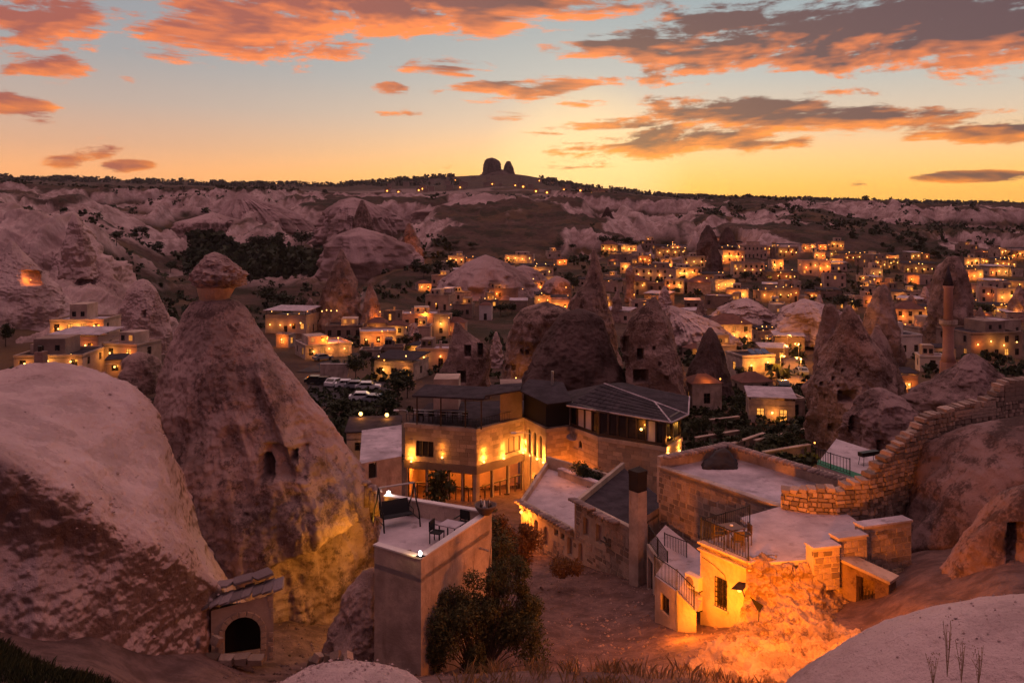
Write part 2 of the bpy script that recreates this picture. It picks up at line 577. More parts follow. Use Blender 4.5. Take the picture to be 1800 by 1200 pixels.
plain('bulb_glass', (0.8, 0.75, 0.7, 1), 0.3)
plain('green_carpet', (0.03, 0.16, 0.085, 1), 0.95)
plain('blue_panel', (0.03, 0.045, 0.11, 1), 0.2)
plain('car_white', (0.72, 0.70, 0.72, 1), 0.25)
plain('car_silver', (0.34, 0.34, 0.38, 1), 0.25, 0.3)
plain('car_black', (0.02, 0.02, 0.023, 1), 0.2)
plain('rubber', (0.02, 0.02, 0.02, 1), 0.9)
plain('tarp', (0.025, 0.022, 0.028, 1), 0.8)
plain('brick_red', (0.22, 0.085, 0.065, 1), 0.9)
plain('soil_pot', (0.10, 0.06, 0.05, 1), 0.8)
plain('bark', (0.07, 0.045, 0.035, 1), 0.95)
plain('twig', (0.09, 0.055, 0.04, 1), 0.95)
m_, t_, b_ = base_mat('glass_dark')
b_.inputs['Base Color'].default_value = (0.015, 0.012, 0.014, 1)
b_.inputs['Roughness'].default_value = 0.15
emis('bulb', (1.0, 0.50, 0.12, 1), 6.0)
emis('bulb_warm', (1.0, 0.36, 0.06, 1), 4.5)
emis('bulb_white', (1.0, 0.9, 0.85, 1), 10.0)
emis('pane_lit', (1.0, 0.36, 0.06, 1), 1.15)
emis('pane_lit_soft', (1.0, 0.34, 0.07, 1), 0.5)
leaf_mat('leaf_dark', (0.020, 0.026, 0.014, 1), (0.05, 0.055, 0.022, 1))
leaf_mat('leaf_bush', (0.030, 0.038, 0.016, 1), (0.115, 0.095, 0.035, 1))
leaf_mat('leaf_autumn', (0.12, 0.05, 0.02, 1), (0.22, 0.10, 0.03, 1))
leaf_mat('dry_grass', (0.24, 0.15, 0.07, 1), (0.42, 0.27, 0.13, 1))

# ------------------------------------------------------------------ terrain (one sheet to the skyline)
TCOL = np.array([-600, -100, 150, 300, 450, 600, 750, 900, 1050, 1200, 1350, 1500, 1650, 1800, 2000, 2500], float)
TROW = [
    (0.5, [-1.8] * 16),
    (8, [-6] * 16),
    (16, [-9, -9, -9.4, -10.2, -10, -9.7, -9.6, -9.6, -9.6, -9.6, -9.8, -10, -10, -9, -9, -9]),
    (24, [-11, -11.6, -12.4, -13.8, -14.6, -14.4, -13.5, -13.35, -13.3, -13.5, -14.4, -14.2, -13, -12, -11, -11]),
    (32, [-12, -13, -14, -15.6, -16.7, -17.3, -17.6, -17.7, -17.8, -17.2, -16.6, -15.6, -14, -12.5, -11, -11]),
    (45, [-14, -15, -17, -18.3, -19.5, -20, -20, -20, -20, -19.4, -18.4, -17.3, -16.5, -15, -13, -12]),
    (65, [-18, -19, -20.5, -21.5, -22.5, -23, -23.2, -23.2, -23, -22.6, -22, -21.5, -21, -20, -18, -16]),
    (90, [-22, -23, -24, -25, -25, -25.2, -25.4, -25.3, -25, -24.8, -24.6, -24.4, -24.2, -24, -23, -22]),
    (130, [-22, -24, -25, -26.5, -27, -27.2, -27.2, -27.2, -27, -26.8, -26.6, -26.5, -26.5, -26.5, -26, -25]),
    (180, [-12, -16, -22, -28, -29, -29, -29, -29, -29, -28.7, -28.6, -28.6, -28.6, -28.6, -28, -27]),
    (250, [4, 0, -10, -27, -30, -30, -30, -30, -30, -30, -30, -30, -30, -30, -30, -29]),
    (350, [12, 6, -4, -24, -28, -28, -27, -27, -27, -27, -27, -28, -28, -28, -27, -26]),
    (450, [18, 10, 2, -19, -22, -22, -19, -20, -20, -20, -20, -21.5, -22, -22, -22, -20]),
    (550, [25, 16, 8, -14, -17, -15, -11, -14, -13, -13, -13, -17, -19, -19, -18, -15]),
    (700, [35, 27, 22, 13, 9, 4, 5, 13, 8, 2, -2, -8, -11, -12, -10, -5]),
    (900, [60, 36, 33, 31, 29, 26, 27, 29, 25, 20, 17, 15, 13, 11, 12, 15]),
    (1200, [80, 54, 50, 48, 46, 44, 45, 47, 41, 36, 33, 30, 28, 26, 26, 30]),
    (1800, [110, 88, 84, 82, 80, 78, 79, 83, 73, 60, 55, 51, 47, 43, 42, 45]),
    (2500, [170, 148, 137, 130, 125, 121, 126, 137, 112, 90, 82, 75, 70, 64, 62, 65]),
    (3000, [210, 195, 180, 170, 161, 160, 186, 200, 148, 114, 107, 99, 92, 84, 80, 80]),
    (3800, [200, 185, 170, 160, 150, 145, 150, 160, 130, 100, 95, 90, 80, 70, 70, 70]),
    (7000, [120] * 16)]
TD = np.log(np.array([r[0] for r in TROW]) + 4.0)
TZ = np.array([r[1] for r in TROW], float)


def ground_base(px, D):
    """bilinear with smoothed columns / rows"""
    ci = np.clip(np.searchsorted(TCOL, px) - 1, 0, len(TCOL) - 2)
    ct = np.clip((px - TCOL[ci]) / (TCOL[ci + 1] - TCOL[ci]), 0, 1)
    ct = ct * 0.4 + 0.6 * ct * ct * (3 - 2 * ct)
    ld = np.log(np.maximum(D, 0.3) + 4.0)
    ri = np.clip(np.searchsorted(TD, ld) - 1, 0, len(TD) - 2)
    rt = np.clip((ld - TD[ri]) / (TD[ri + 1] - TD[ri]), 0, 1)
    rt = rt * 0.6 + 0.4 * rt * rt * (3 - 2 * rt)
    a = TZ[ri, ci] * (1 - ct) + TZ[ri, ci + 1] * ct
    b = TZ[ri + 1, ci] * (1 - ct) + TZ[ri + 1, ci + 1] * ct
    return a * (1 - rt) + b * rt


def ground(X, Y, want_mask=False):
    X = np.asarray(X, float)
    Y = np.asarray(Y, float)
    D = np.maximum(Y, 0.5)
    px = 900 + F * X / np.maximum(D, 10.0)
    z = ground_base(px, D)
    near = fbm(X * 0.25, Y * 0.25, 0, 4, 5) * 0.35 * sstep(6, 18, D) * (1 - 0.6 * sstep(60, 110, D))
    # badlands: gullies run down towards the valley
    wx = X + 22 * fbm(X * 0.012, Y * 0.012, 3, 3, 11)
    wy = Y + 30 * fbm(X * 0.010, Y * 0.010, 9, 3, 12)
    rg2 = ridged(wx * 0.062, wy * 0.016, 4, 4, 22, 0.55)
    rg3 = ridged(wx * 0.15, wy * 0.05, 6, 3, 24, 0.55)
    lump = fbm(X * 0.010, Y * 0.008, 2, 4, 23)
    big = fbm(wx * 0.0085, wy * 0.0062, 7, 4, 25, 0.5)
    tm = sstep(-0.16, 0.16, big)                      # table tops above scarps
    tm2 = sstep(-0.30, -0.10, big)
    slope_ = 4 * tm * (1 - tm) + 0.7 * 4 * tm2 * (1 - tm2)
    bad = sstep(430, 560, D) * (1 - sstep(980, 1250, D))
    lf = sstep(760, 620, px) * sstep(230, 300, D) * (1 - sstep(430, 520, D))
    bad = np.maximum(bad, 0.45 * lf)
    bad = np.maximum(bad, 0.7 * sstep(330, 150, px) * sstep(240, 300, D) * (1 - sstep(980, 1250, D)))
    hgt = 17 * tm + 9 * tm2 - 15 + lump * 7 + (0.35 + np.minimum(slope_, 1.2)) * (rg2 * 5.6 + rg3 * 2.4) + rg3 * 0.7
    z = z + near + bad * hgt
    z = z + sstep(150, 260, D) * (1 - bad) * (1 - sstep(900, 1200, D)) * fbm(X * 0.03, Y * 0.03, 1, 4, 31) * 1.6
    far = sstep(1000, 1500, D)
    z = z + far * (fbm(X * 0.004, Y * 0.003, 5, 5, 41) * 9 + ridged(X * 0.01, Y * 0.006, 5, 4, 43) * 3) * (1 - 0.75 * sstep(2300, 2900, D))
    if not want_mask:
        return z
    mask = np.minimum(1, bad * 1.6) * np.clip(slope_ * 0.8 + 0.25 * rg2 + 0.18 * rg3 + 0.35 * fbm(X * 0.04, Y * 0.04, 8, 4, 51) - 0.08, 0, 1)
    mask = np.maximum(mask, far * 0.5 * sstep(0.05, 0.4, ridged(X * 0.006, Y * 0.004, 5, 4, 44)) * (1 - sstep(1900, 2300, D)))
    return z, mask


def hit(px, py, d0=60.0, d1=3200.0):
    """where the sight line of a photo point meets the terrain"""
    Ds = np.exp(np.linspace(math.log(d0), math.log(d1), 700))
    X = (px - 900) / F * Ds
    Zr = -(py - HR) / F * Ds
    below = Zr <= ground(X, Ds)
    i = int(np.argmax(below)) if below.any() else len(Ds) - 1
    D = float(Ds[i])
    return Vector(((px - 900) / F * D, D, float(ground((px - 900) / F * D, D))))


colsU = np.concatenate([np.linspace(-900, -20, 60)[:-1], np.linspace(-20, 1820, 760), np.linspace(1820, 2700, 60)[1:]])
rowsD = np.concatenate([np.linspace(-30, 2, 12)[:-1], np.exp(np.linspace(math.log(2), math.log(60), 110))[:-1],
                        np.exp(np.linspace(math.log(60), math.log(400), 150))[:-1], np.linspace(400, 1300, 290)[:-1],
                        np.exp(np.linspace(math.log(1300), math.log(3150), 70))[:-1], np.exp(np.linspace(math.log(3150), math.log(7000), 12))])
UU, DD = np.meshgrid((colsU - 900) / F, rowsD)
YY = DD
XX = UU * (np.maximum(DD, 0) + 25.0 * np.exp(-np.maximum(DD, 0) / 25.0))
ZZ, MK = ground(XX, YY, True)
nr, nc = XX.shape
idx = np.arange(nr * nc).reshape(nr, nc)
quads = np.stack([idx[:-1, :-1], idx[:-1, 1:], idx[1:, 1:], idx[1:, :-1]], -1).reshape(-1, 4)


def grid_mesh(name, V, Q, tri=None):
    me = bpy.data.meshes.new(name)
    me.vertices.add(len(V))
    me.vertices.foreach_set('co', np.ascontiguousarray(V, dtype=np.float32).ravel())
    li = np.ascontiguousarray(Q, dtype=np.int32).ravel()
    ls = np.arange(0, len(Q) * 4, 4, dtype=np.int32)
    if tri is not None:
        ls = np.concatenate([ls, len(li) + np.arange(0, len(tri) * 3, 3, dtype=np.int32)]).astype(np.int32)
        li = np.concatenate([li, tri.astype(np.int32).ravel()])
    me.loops.add(len(li))
    me.loops.foreach_set('vertex_index', li)
    me.polygons.add(len(ls))
    me.polygons.foreach_set('loop_start', ls)
    me.polygons.foreach_set('use_smooth', np.ones(len(ls), dtype=bool))
    me.update(calc_edges=True)
    return me


tme = grid_mesh('terrain', np.stack([XX, YY, ZZ], -1).reshape(-1, 3), quads)
at = tme.attributes.new('rock', 'FLOAT', 'POINT')
at.data.foreach_set('value', MK.ravel().astype(np.float32))

m_, t_, b_ = base_mat('terrain')
geo = t_.n('ShaderNodeNewGeometry')
co = geo.outputs['Position']
sepn = t_.n('ShaderNodeSeparateXYZ', i_0=co)
rk = t_.n('ShaderNodeAttribute', attribute_name='rock').outputs['Fac']
slope = t_.n('ShaderNodeSeparateXYZ', i_0=geo.outputs['True Normal']).outputs[2]
nA = t_.noise(co, 0.02, 6, 0.6)
nB = t_.noise(co, 0.12, 6, 0.65)
nC = t_.noise(co, 1.1, 6, 0.65)
nD = t_.noise(co, 7.0, 5, 0.65)
soil = t_.mix(t_.ss(nB, 0.35, 0.65), (0.06, 0.036, 0.03, 1), (0.125, 0.074, 0.055, 1))
soil = t_.mix(t_.ss(nA, 0.5, 0.62, 0, 0.8), soil, (0.13, 0.078, 0.042, 1))
soil = t_.mix(t_.ss(nC, 0.55, 0.68, 0, 0.55), soil, (0.045, 0.03, 0.02, 1))
scr = t_.m('MULTIPLY', t_.ss(sepn.outputs[1], 120, 250), t_.ss(t_.noise(co, 0.06, 6, 0.7), 0.48, 0.56))
soil = t_.mix(t_.m('MULTIPLY', scr, 0.85), soil, (0.030, 0.028, 0.016, 1))
nearc = t_.mix(t_.ss(nC, 0.35, 0.65), (0.10, 0.058, 0.052, 1), (0.19, 0.115, 0.104, 1))
nearc = t_.mix(t_.ss(nD, 0.52, 0.68, 0, 0.5), nearc, (0.10, 0.06, 0.05, 1))
soil = t_.mix(t_.ss(sepn.outputs[1], 50, 95), nearc, soil)
pale = t_.mix(t_.ss(nB, 0.35, 0.65), (0.55, 0.395, 0.375, 1), (0.28, 0.18, 0.165, 1))
rkn = t_.m('ADD', rk, t_.m('MULTIPLY', t_.m('SUBTRACT', nB, 0.5), 0.9))
t_.put(b_.inputs['Base Color'], t_.mix(t_.ss(rkn, 0.24, 0.72), soil, pale))
b_.inputs['Roughness'].default_value = 0.97
b_.inputs['Specular IOR Level'].default_value = 0.1
farb = t_.ss(sepn.outputs[1], 80, 300)
h1 = t_.m('ADD', t_.m('MULTIPLY', nC, 0.5), t_.m('MULTIPLY', nD, 0.18))
h2 = t_.m('MULTIPLY', nB, 6.0)
hh_ = t_.n('ShaderNodeMix', data_type='FLOAT', i_0=farb, i_2=h1, i_3=t_.m('ADD', h2, h1))
bp = t_.n('ShaderNodeBump', i_Height=hh_.outputs[0], i_Strength=0.7, i_Distance=0.5)
t_.put(b_.inputs['Normal'], bp.outputs[0])
tag(link('terrain', tme, m_), 'dusty ground, valley floor and eroded hills up to the skyline', None, None, 'structure')


# ------------------------------------------------------------------ rocks
def rock_px(name, label, D, rows, mat, cat='rock', ratio=1.0, amp=0.07, freq=None, seed=1, nth=120, nz=90,
            carve=(), gully=0.0, group=None, warp=None, strata=0.0, sharp=0.8, parent=None, fine=0.022, facet=0.85, k0=0.05):
    """a solid of stacked rings whose outline follows rows of (py, left px, right px) at depth D"""
    rows = [tuple(r) for r in rows]
    pyv = np.array([r[0] for r in rows], float)
    xl = np.array([r[1] for r in rows], float)
    xr = np.array([r[2] for r in rows], float)
    # arc-length-like spacing
    s = np.concatenate([[0], np.cumsum(np.hypot(np.diff(pyv), 0.6 * np.diff((xr - xl) / 2)))])
    q = np.linspace(0, s[-1], nz)

    def interp(v):
        lin_ = np.interp(q, s, v)
        k = max(1, nz // 40)
        if k > 1:
            pad = np.pad(lin_, k, mode='edge')
            lin_ = np.convolve(pad, np.ones(2 * k + 1) / (2 * k + 1), mode='valid')
        return lin_
    py_, l_, r_ = interp(pyv), interp(xl), interp(xr)
    Z = -(py_ - HR) / F * D
    cx = ((l_ + r_) / 2 - 900) / F * D
    rad = np.maximum((r_ - l_) / 2 / F * D, 0.01)
    th = np.linspace(0, 2 * math.pi, nth, endpoint=False)
    T, ZI = np.meshgrid(th, np.arange(nz))
    Rr, Zr, Cx = rad[ZI], Z[ZI], cx[ZI]
    rmax = float(rad.max())
    fr = freq or 2.1 / rmax
    amp = amp * (1.0 if freq else 1.7)
    dx, dy = np.cos(T), np.sin(T) * ratio
    x0, y0 = Cx + dx * Rr, D + dy * Rr
    disp = fbm(x0 * fr, y0 * fr, Zr * fr, 5, seed, 0.55)
    disp = disp + sharp * (ridged(x0 * fr * 1.7, y0 * fr * 1.7, Zr * fr * 1.2, 4, seed + 5) - 0.35)
    k = 1 + amp * disp
    if facet:
        rs = np.random.RandomState(seed + 100)
        nf = 7 + seed % 4
        rf = np.full_like(T, 1.06)
        for i_ in range(nf):
            ph = (i_ + rs.rand() * .8) * 2 * math.pi / nf + .9 * vnoise(Zr / rmax * 1.1, i_ * 7.3, 0.5, seed)
            dd_ = .80 + .22 * rs.rand() + .10 * vnoise(Zr / rmax * 2.3, i_ * 3.1, 4.5, seed + 2)
            c_ = np.cos(T - ph)
            rf = np.minimum(rf, np.where(c_ > .25, dd_ / np.maximum(c_, .25), 9))
        k = k * (1 - facet + facet * np.minimum(rf, 1.06))
    gully = max(gully, k0)
    if gully:
        gl = ridged(np.cos(T) * 5.2 + 7, np.sin(T) * 5.2, Zr / rmax * 0.9, 4, seed + 9, 0.6)
        k = k + gully * (gl - 0.3) * sstep(0, 0.5, (Z[0] - Zr) / (Z[0] - Z[-1] + 1e-6) * 2)
    if strata:
        k = k + strata * np.sin(Zr * 2.3 / max(rmax * 0.12, 0.2) + 2 * fbm(x0 * fr, y0 * fr, Zr * fr, 3, seed + 3))
    x = Cx + dx * Rr * k
    y = D + dy * Rr * k
    z = Zr + amp * 0.25 * rmax * 0.4 * fbm(x0 * fr * 2, y0 * fr * 2, Zr * fr * 2, 3, seed + 13) * np.minimum(1, Rr / rmax * 3)
    fn = fbm(x0 * fr * 12, y0 * fr * 12, Zr * fr * 12, 3, seed + 21) * fine * rmax
    fn = fn * np.minimum(1, Rr / rmax * 4)
    x, y = x + dx * fn, y + dy * fn
    pxv = 900 + F * x / y
    pyp = HR - F * z / y
    front = dy < 0.05
    for cv in carve:
        cpx, cpy, w_, h_, dep = cv[:5]
        arch = cv[5] if len(cv) > 5 else 0
        u = np.abs(pxv - cpx) / (w_ / 2)
        v = (pyp - cpy) / (h_ / 2)
        if arch:
            ins = (u < 1) & (v < 1) & ((v > -1 + arch) | (u * u + ((v + 1 - arch) / arch) ** 2 < 1))
            ins = ins & (v > -1)
            wgt = ins.astype(float)
        else:
            wgt = sstep(1.12, 0.9, np.maximum(u, np.abs(v)))
        y = y + np.where(front, wgt * dep, 0)
    if warp:
        x, y, z = warp(x, y, z, pxv, pyp, front)
    base = Vector((float(cx[-1]), D, float(Z[-1])))
    V = np.stack([x - base.x, y - base.y, z - base.z], -1).reshape(-1, 3)
    top = np.array([[cx[0] - base.x, 0, Z[0] - base.z + 0.3 * rad[0]]])
    bot = np.array([[0, 0, 0.0]])
    V = np.concatenate([V, top, bot])
    I = np.arange(nz * nth).reshape(nz, nth)
    J = np.roll(I, -1, axis=1)
    Q = np.stack([I[:-1], I[1:], J[1:], J[:-1]], -1).reshape(-1, 4)
    nt = nz * nth
    TR_ = np.concatenate([np.stack([np.full(nth, nt), I[0], J[0]], -1), np.stack([np.full(nth, nt + 1), J[-1], I[-1]], -1)])
    o = link(name, grid_mesh(name, V, Q, TR_), MATS[mat], parent, base)
    if parent is None:
        tag(o, label, cat, group)
    return o


# the big fairy chimney with its balanced cap
def cone_warp(x, y, z, px, py, front):
    # undercut below the overhanging lip
    lip = np.interp(px, [430, 470, 520, 560, 600, 640, 665], [1040, 1000, 975, 957, 935, 905, 880])
    lip = lip + 14 * fbm(x * .9, y * .3, z * .4, 4, 66) + 5 * fbm(x * 3.1, y, z, 3, 67)
    wgt = sstep(0, 14, py - lip) * sstep(425, 500, px) * front
    y = y + wgt * (1.1 + 0.7 * sstep(500, 640, px)) + wgt * 0.25 * fbm(x * 1.2, y * 0.5, z * 1.2, 4, 77)
    # bulging brow over the lip
    br = sstep(70, 0, np.abs(py - lip + 30)) * sstep(450, 560, px) * front
    y = y - 0.5 * br
    # shallow niche panel between the doorway and the small window
    nch = sstep(1.1, 0.85, np.maximum(np.abs(px - 503) / 38, np.abs(py - 812) / 32)) * front
    y = y + 0.4 * nch
    # leaning buttress ridge on the right flank
    rb = sstep(26, 0, np.abs(px - (455 + (py - 620) * 0.36))) * sstep(615, 660, py) * sstep(900, 780, py) * front
    y = y - 0.7 * rb
    return x, y, z


chim = rock_px('fairy_chimney', 'huge dark lichen-stained rock cone with a balanced boulder on its tip', 40,
               [(526, 345, 412), (531, 336, 424), (545, 328, 436), (575, 313, 452), (600, 303, 472), (650, 285, 512), (700, 274, 550),
                (750, 268, 588), (800, 262, 622), (850, 258, 648), (885, 256, 662), (930, 258, 668), (1000, 262, 680), (1100, 262, 705), (1200, 255, 730), (1300, 250, 740)],
               'tuff_cone', ratio=0.95, amp=0.055, seed=3, nth=460, nz=360, sharp=0.8, warp=cone_warp, fine=0.014, freq=0.42, facet=.5,
               carve=[(466, 824, 24, 52, 1.6, 0.6), (517, 801, 14, 26, 0.9), (432, 905, 6, 8, 0.4)])
for nm_, rows_, mt_, sd_, lb_ in (
        ('cap_boulder', [(444, 372, 382), (450, 362, 396), (462, 353, 411), (478, 344, 424), (490, 338, 432), (498, 341, 429), (504, 348, 418), (507, 356, 406)], 'tuff_cone', 8, 'rough dark boulder balanced on a pale stem'),
        ('cap_stem', [(497, 350, 412), (504, 348, 413), (514, 349, 408), (524, 352, 402), (534, 350, 404)], 'tuff_tan', 9, 'smooth tan stem under the boulder')):
    o_ = rock_px(nm_, None, 40, rows_, mt_, amp=0.15 if nm_ == 'cap_boulder' else 0.02, seed=sd_, nth=150, nz=90, sharp=1.2, facet=.4 if nm_ == 'cap_boulder' else .2)
    for k_ in ('label', 'category'):
        if k_ in o_:
            del o_[k_]
    o_.parent = chim
    o_.location = o_.location - chim.location
    o_['label'] = lb_


def patch(name, label, rows, mat, cat='rock', nu=160, nv=120, amp=0.15, freq=0.4, seed=1, fine=0.02, sharp=0.4, kind=None, gully=0.0):
    """a rock skin through a grid of control points (px, py, depth), smoothed, roughened along its normal"""
    C = np.array([[tuple(P(*c)) for c in r] for r in rows], float)

    def up(A, n):           # Catmull-Rom along axis 0
        k = A.shape[0]
        A2 = np.concatenate([2 * A[:1] - A[1:2], A, 2 * A[-1:] - A[-2:-1]])
        t = np.linspace(0, k - 1, n)
        i = np.minimum(t.astype(int), k - 2)
        f = (t - i).reshape((-1,) + (1,) * (A.ndim - 1))
        p0, p1, p2, p3 = A2[i], A2[i + 1], A2[i + 2], A2[i + 3]
        return 0.5 * (2 * p1 + (p2 - p0) * f + (2 * p0 - 5 * p1 + 4 * p2 - p3) * f * f + (3 * p1 - p0 - 3 * p2 + p3) * f ** 3)
    G = up(C, nv)
    G = up(G.transpose(1, 0, 2), nu).transpose(1, 0, 2)
    n = np.cross(np.gradient(G, axis=1), np.gradient(G, axis=0))
    n /= np.linalg.norm(n, axis=-1, keepdims=True) + 1e-9
    if n[..., 2].mean() < 0:
        n = -n
    x, y, z = G[..., 0], G[..., 1], G[..., 2]
    d = amp * (fbm(x * freq, y * freq, z * freq, 5, seed, 0.55) + sharp * (ridged(x * freq * 1.6, y * freq * 1.6, z * freq * 1.6, 4, seed + 4) - 0.3))
    if gully:
        d = d + gully * (ridged(x * freq * 2.2, y * freq * 0.5, 0, 4, seed + 6) - 0.3)
    d = d + fine * fbm(x * 4, y * 4, z * 4, 3, seed + 9)
    G = G + n * d[..., None]
    base = Vector(G[-1, nu // 2])
    V = (G - np.array(base)).reshape(-1, 3)
    I = np.arange(nu * nv).reshape(nv, nu)
    Q = np.stack([I[:-1, :-1], I[1:, :-1], I[1:, 1:], I[:-1, 1:]], -1).reshape(-1, 4)
    o = link(name, grid_mesh(name, V, Q), MATS[mat], None, base)
    return tag(o, label, cat, None, kind)


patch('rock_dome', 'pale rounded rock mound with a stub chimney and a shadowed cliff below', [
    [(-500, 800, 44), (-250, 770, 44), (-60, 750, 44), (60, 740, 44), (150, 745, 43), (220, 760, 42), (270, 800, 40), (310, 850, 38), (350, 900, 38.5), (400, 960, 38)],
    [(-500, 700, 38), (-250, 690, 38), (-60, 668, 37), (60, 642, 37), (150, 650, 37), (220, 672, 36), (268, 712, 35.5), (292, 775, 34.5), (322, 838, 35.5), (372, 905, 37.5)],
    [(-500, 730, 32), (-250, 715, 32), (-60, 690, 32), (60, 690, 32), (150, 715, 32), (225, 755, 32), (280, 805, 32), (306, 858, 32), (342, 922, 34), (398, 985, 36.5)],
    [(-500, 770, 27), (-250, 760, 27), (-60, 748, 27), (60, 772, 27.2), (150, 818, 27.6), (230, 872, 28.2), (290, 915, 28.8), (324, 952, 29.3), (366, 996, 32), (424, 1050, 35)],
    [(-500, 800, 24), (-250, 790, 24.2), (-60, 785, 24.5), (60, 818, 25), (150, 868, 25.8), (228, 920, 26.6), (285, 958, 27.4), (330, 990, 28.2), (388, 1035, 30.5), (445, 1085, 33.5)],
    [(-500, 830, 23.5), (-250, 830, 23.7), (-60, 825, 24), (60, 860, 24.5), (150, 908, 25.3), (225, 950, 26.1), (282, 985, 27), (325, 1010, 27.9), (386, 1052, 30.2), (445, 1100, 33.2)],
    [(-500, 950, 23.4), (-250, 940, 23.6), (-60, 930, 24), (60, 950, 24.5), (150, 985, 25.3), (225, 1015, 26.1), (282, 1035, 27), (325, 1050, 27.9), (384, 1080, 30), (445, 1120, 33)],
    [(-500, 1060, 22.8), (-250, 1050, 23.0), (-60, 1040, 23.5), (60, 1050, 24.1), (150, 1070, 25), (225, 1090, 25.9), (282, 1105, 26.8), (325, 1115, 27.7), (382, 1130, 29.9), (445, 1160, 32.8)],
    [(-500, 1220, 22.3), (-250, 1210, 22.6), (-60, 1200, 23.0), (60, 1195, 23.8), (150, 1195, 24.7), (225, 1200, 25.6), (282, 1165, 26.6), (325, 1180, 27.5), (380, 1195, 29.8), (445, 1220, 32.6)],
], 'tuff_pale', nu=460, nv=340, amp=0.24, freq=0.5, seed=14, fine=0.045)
rock_px('rock_skirt', 'dark rocky foot of the big cone beside the terrace wall', 33.5,
        [(1000, 640, 668), (1030, 618, 690), (1080, 590, 708), (1130, 570, 722), (1190, 555, 735), (1260, 540, 745)],
        'tuff_cone', ratio=0.8, amp=0.10, seed=26, nth=180, nz=120)
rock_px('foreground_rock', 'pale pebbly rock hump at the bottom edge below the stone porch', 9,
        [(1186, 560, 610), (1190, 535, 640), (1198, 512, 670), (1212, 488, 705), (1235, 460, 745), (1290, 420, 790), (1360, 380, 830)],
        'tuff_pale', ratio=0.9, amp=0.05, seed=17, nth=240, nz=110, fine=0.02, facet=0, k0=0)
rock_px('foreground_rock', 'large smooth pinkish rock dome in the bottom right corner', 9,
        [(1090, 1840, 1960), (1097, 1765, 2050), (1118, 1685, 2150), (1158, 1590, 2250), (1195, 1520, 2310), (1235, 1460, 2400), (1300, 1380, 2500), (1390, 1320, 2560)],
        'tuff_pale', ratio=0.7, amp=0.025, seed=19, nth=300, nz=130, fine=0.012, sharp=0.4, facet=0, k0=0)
rock_px('rock_slope', 'dark grey rock hillside rising behind the curved stone wall', 40,
        [(738, 1790, 1910), (760, 1722, 2010), (800, 1662, 2110), (850, 1618, 2160), (900, 1590, 2200), (950, 1574, 2240), (1000, 1566, 2270), (1100, 1560, 2320), (1200, 1540, 2360)],
        'tuff_right', ratio=0.75, amp=0.05, seed=23, nth=300, nz=180, fine=0.008)
rock_px('rock_slope', 'rounded rock flank with a dark upright cleft behind the corner dome', 31,
        [(862, 1790, 1900), (885, 1752, 1990), (930, 1722, 2060), (980, 1690, 2100), (1030, 1655, 2140), (1090, 1625, 2190), (1160, 1590, 2250), (1240, 1560, 2300)],
        'tuff_right', ratio=0.8, amp=0.05, seed=29, nth=300, nz=200, fine=0.008, carve=[(1790, 962, 34, 80, 1.2)])

# cones and crags in the middle of the town
rock_px('fairy_chimney', 'slender reddish rock spire with a pointed tip behind the dark cone', 150,
        [(437, 1041, 1046), (465, 1036, 1055), (500, 1028, 1062), (520, 1008, 1068), (550, 1000, 1076), (600, 990, 1086), (680, 980, 1095)],
        'tuff_mid', seed=31, amp=0.09, nth=140, nz=120)
rock_px('fairy_chimney', 'broad blackish rock cone with a blunt top behind the slate roof', 120,
        [(549, 992, 1046), (556, 984, 1060), (580, 968, 1072), (620, 948, 1085), (660, 926, 1098), (690, 915, 1105), (760, 890, 1125)],
        'tuff_dark', seed=33, amp=0.06, nth=200, nz=140)
rock_px('rock_crag', 'layered pale crag with small windows left of the blackish cone', 138,
        [(538, 932, 985), (545, 914, 1000), (560, 898, 1000), (590, 888, 988), (640, 884, 965), (690, 880, 950), (740, 876, 945)],
        'tuff_mid', seed=35, amp=0.07, nth=220, nz=150, strata=0.012, carve=[(918, 618, 6, 9, 1.2), (927, 619, 6, 8, 1.2), (893, 646, 7, 9, 1.2), (903, 647, 7, 9, 1.2)])
rock_px('fairy_chimney', 'ruined sliced-open rock cone with black doorways and a pointed left shard', 128,
        [(566, 799, 806), (580, 795, 818), (598, 788, 846), (615, 785, 866), (640, 779, 868), (660, 772, 867), (685, 766, 867), (740, 760, 870)],
        'tuff_mid', seed=37, amp=0.04, nth=320, nz=200, ratio=0.55, carve=[(822, 617, 11, 19, 2.5), (844, 616, 9, 24, 2.5), (786, 667, 24, 21, 3), (811, 663, 14, 20, 3)])
rock_px('fairy_chimney', 'pointed rock cone house with square black windows right of the blackish cone', 115,
        [(520, 1148, 1152), (535, 1131, 1160), (560, 1105, 1176), (590, 1092, 1184), (620, 1094, 1194), (660, 1098, 1204), (690, 1100, 1212), (760, 1096, 1225)],
        'tuff_mid', seed=39, amp=0.045, nth=320, nz=220, carve=[(1099, 608, 13, 30, 2.5), (1101, 632, 8, 10, 2), (1126, 623, 11, 19, 2.5), (1127, 661, 25, 21, 3), (1160, 640, 5, 6, 1), (1150, 612, 5, 6, 1), (1172, 665, 6, 7, 1)])
rock_px('fairy_chimney', 'small grey rock cone with an ochre lower face behind the red roof', 125,
        [(575, 1246, 1251), (590, 1236, 1260), (620, 1223, 1272), (650, 1211, 1282), (680, 1206, 1290), (740, 1198, 1300)],
        'tuff_dark', seed=41, amp=0.05, nth=140, nz=110)
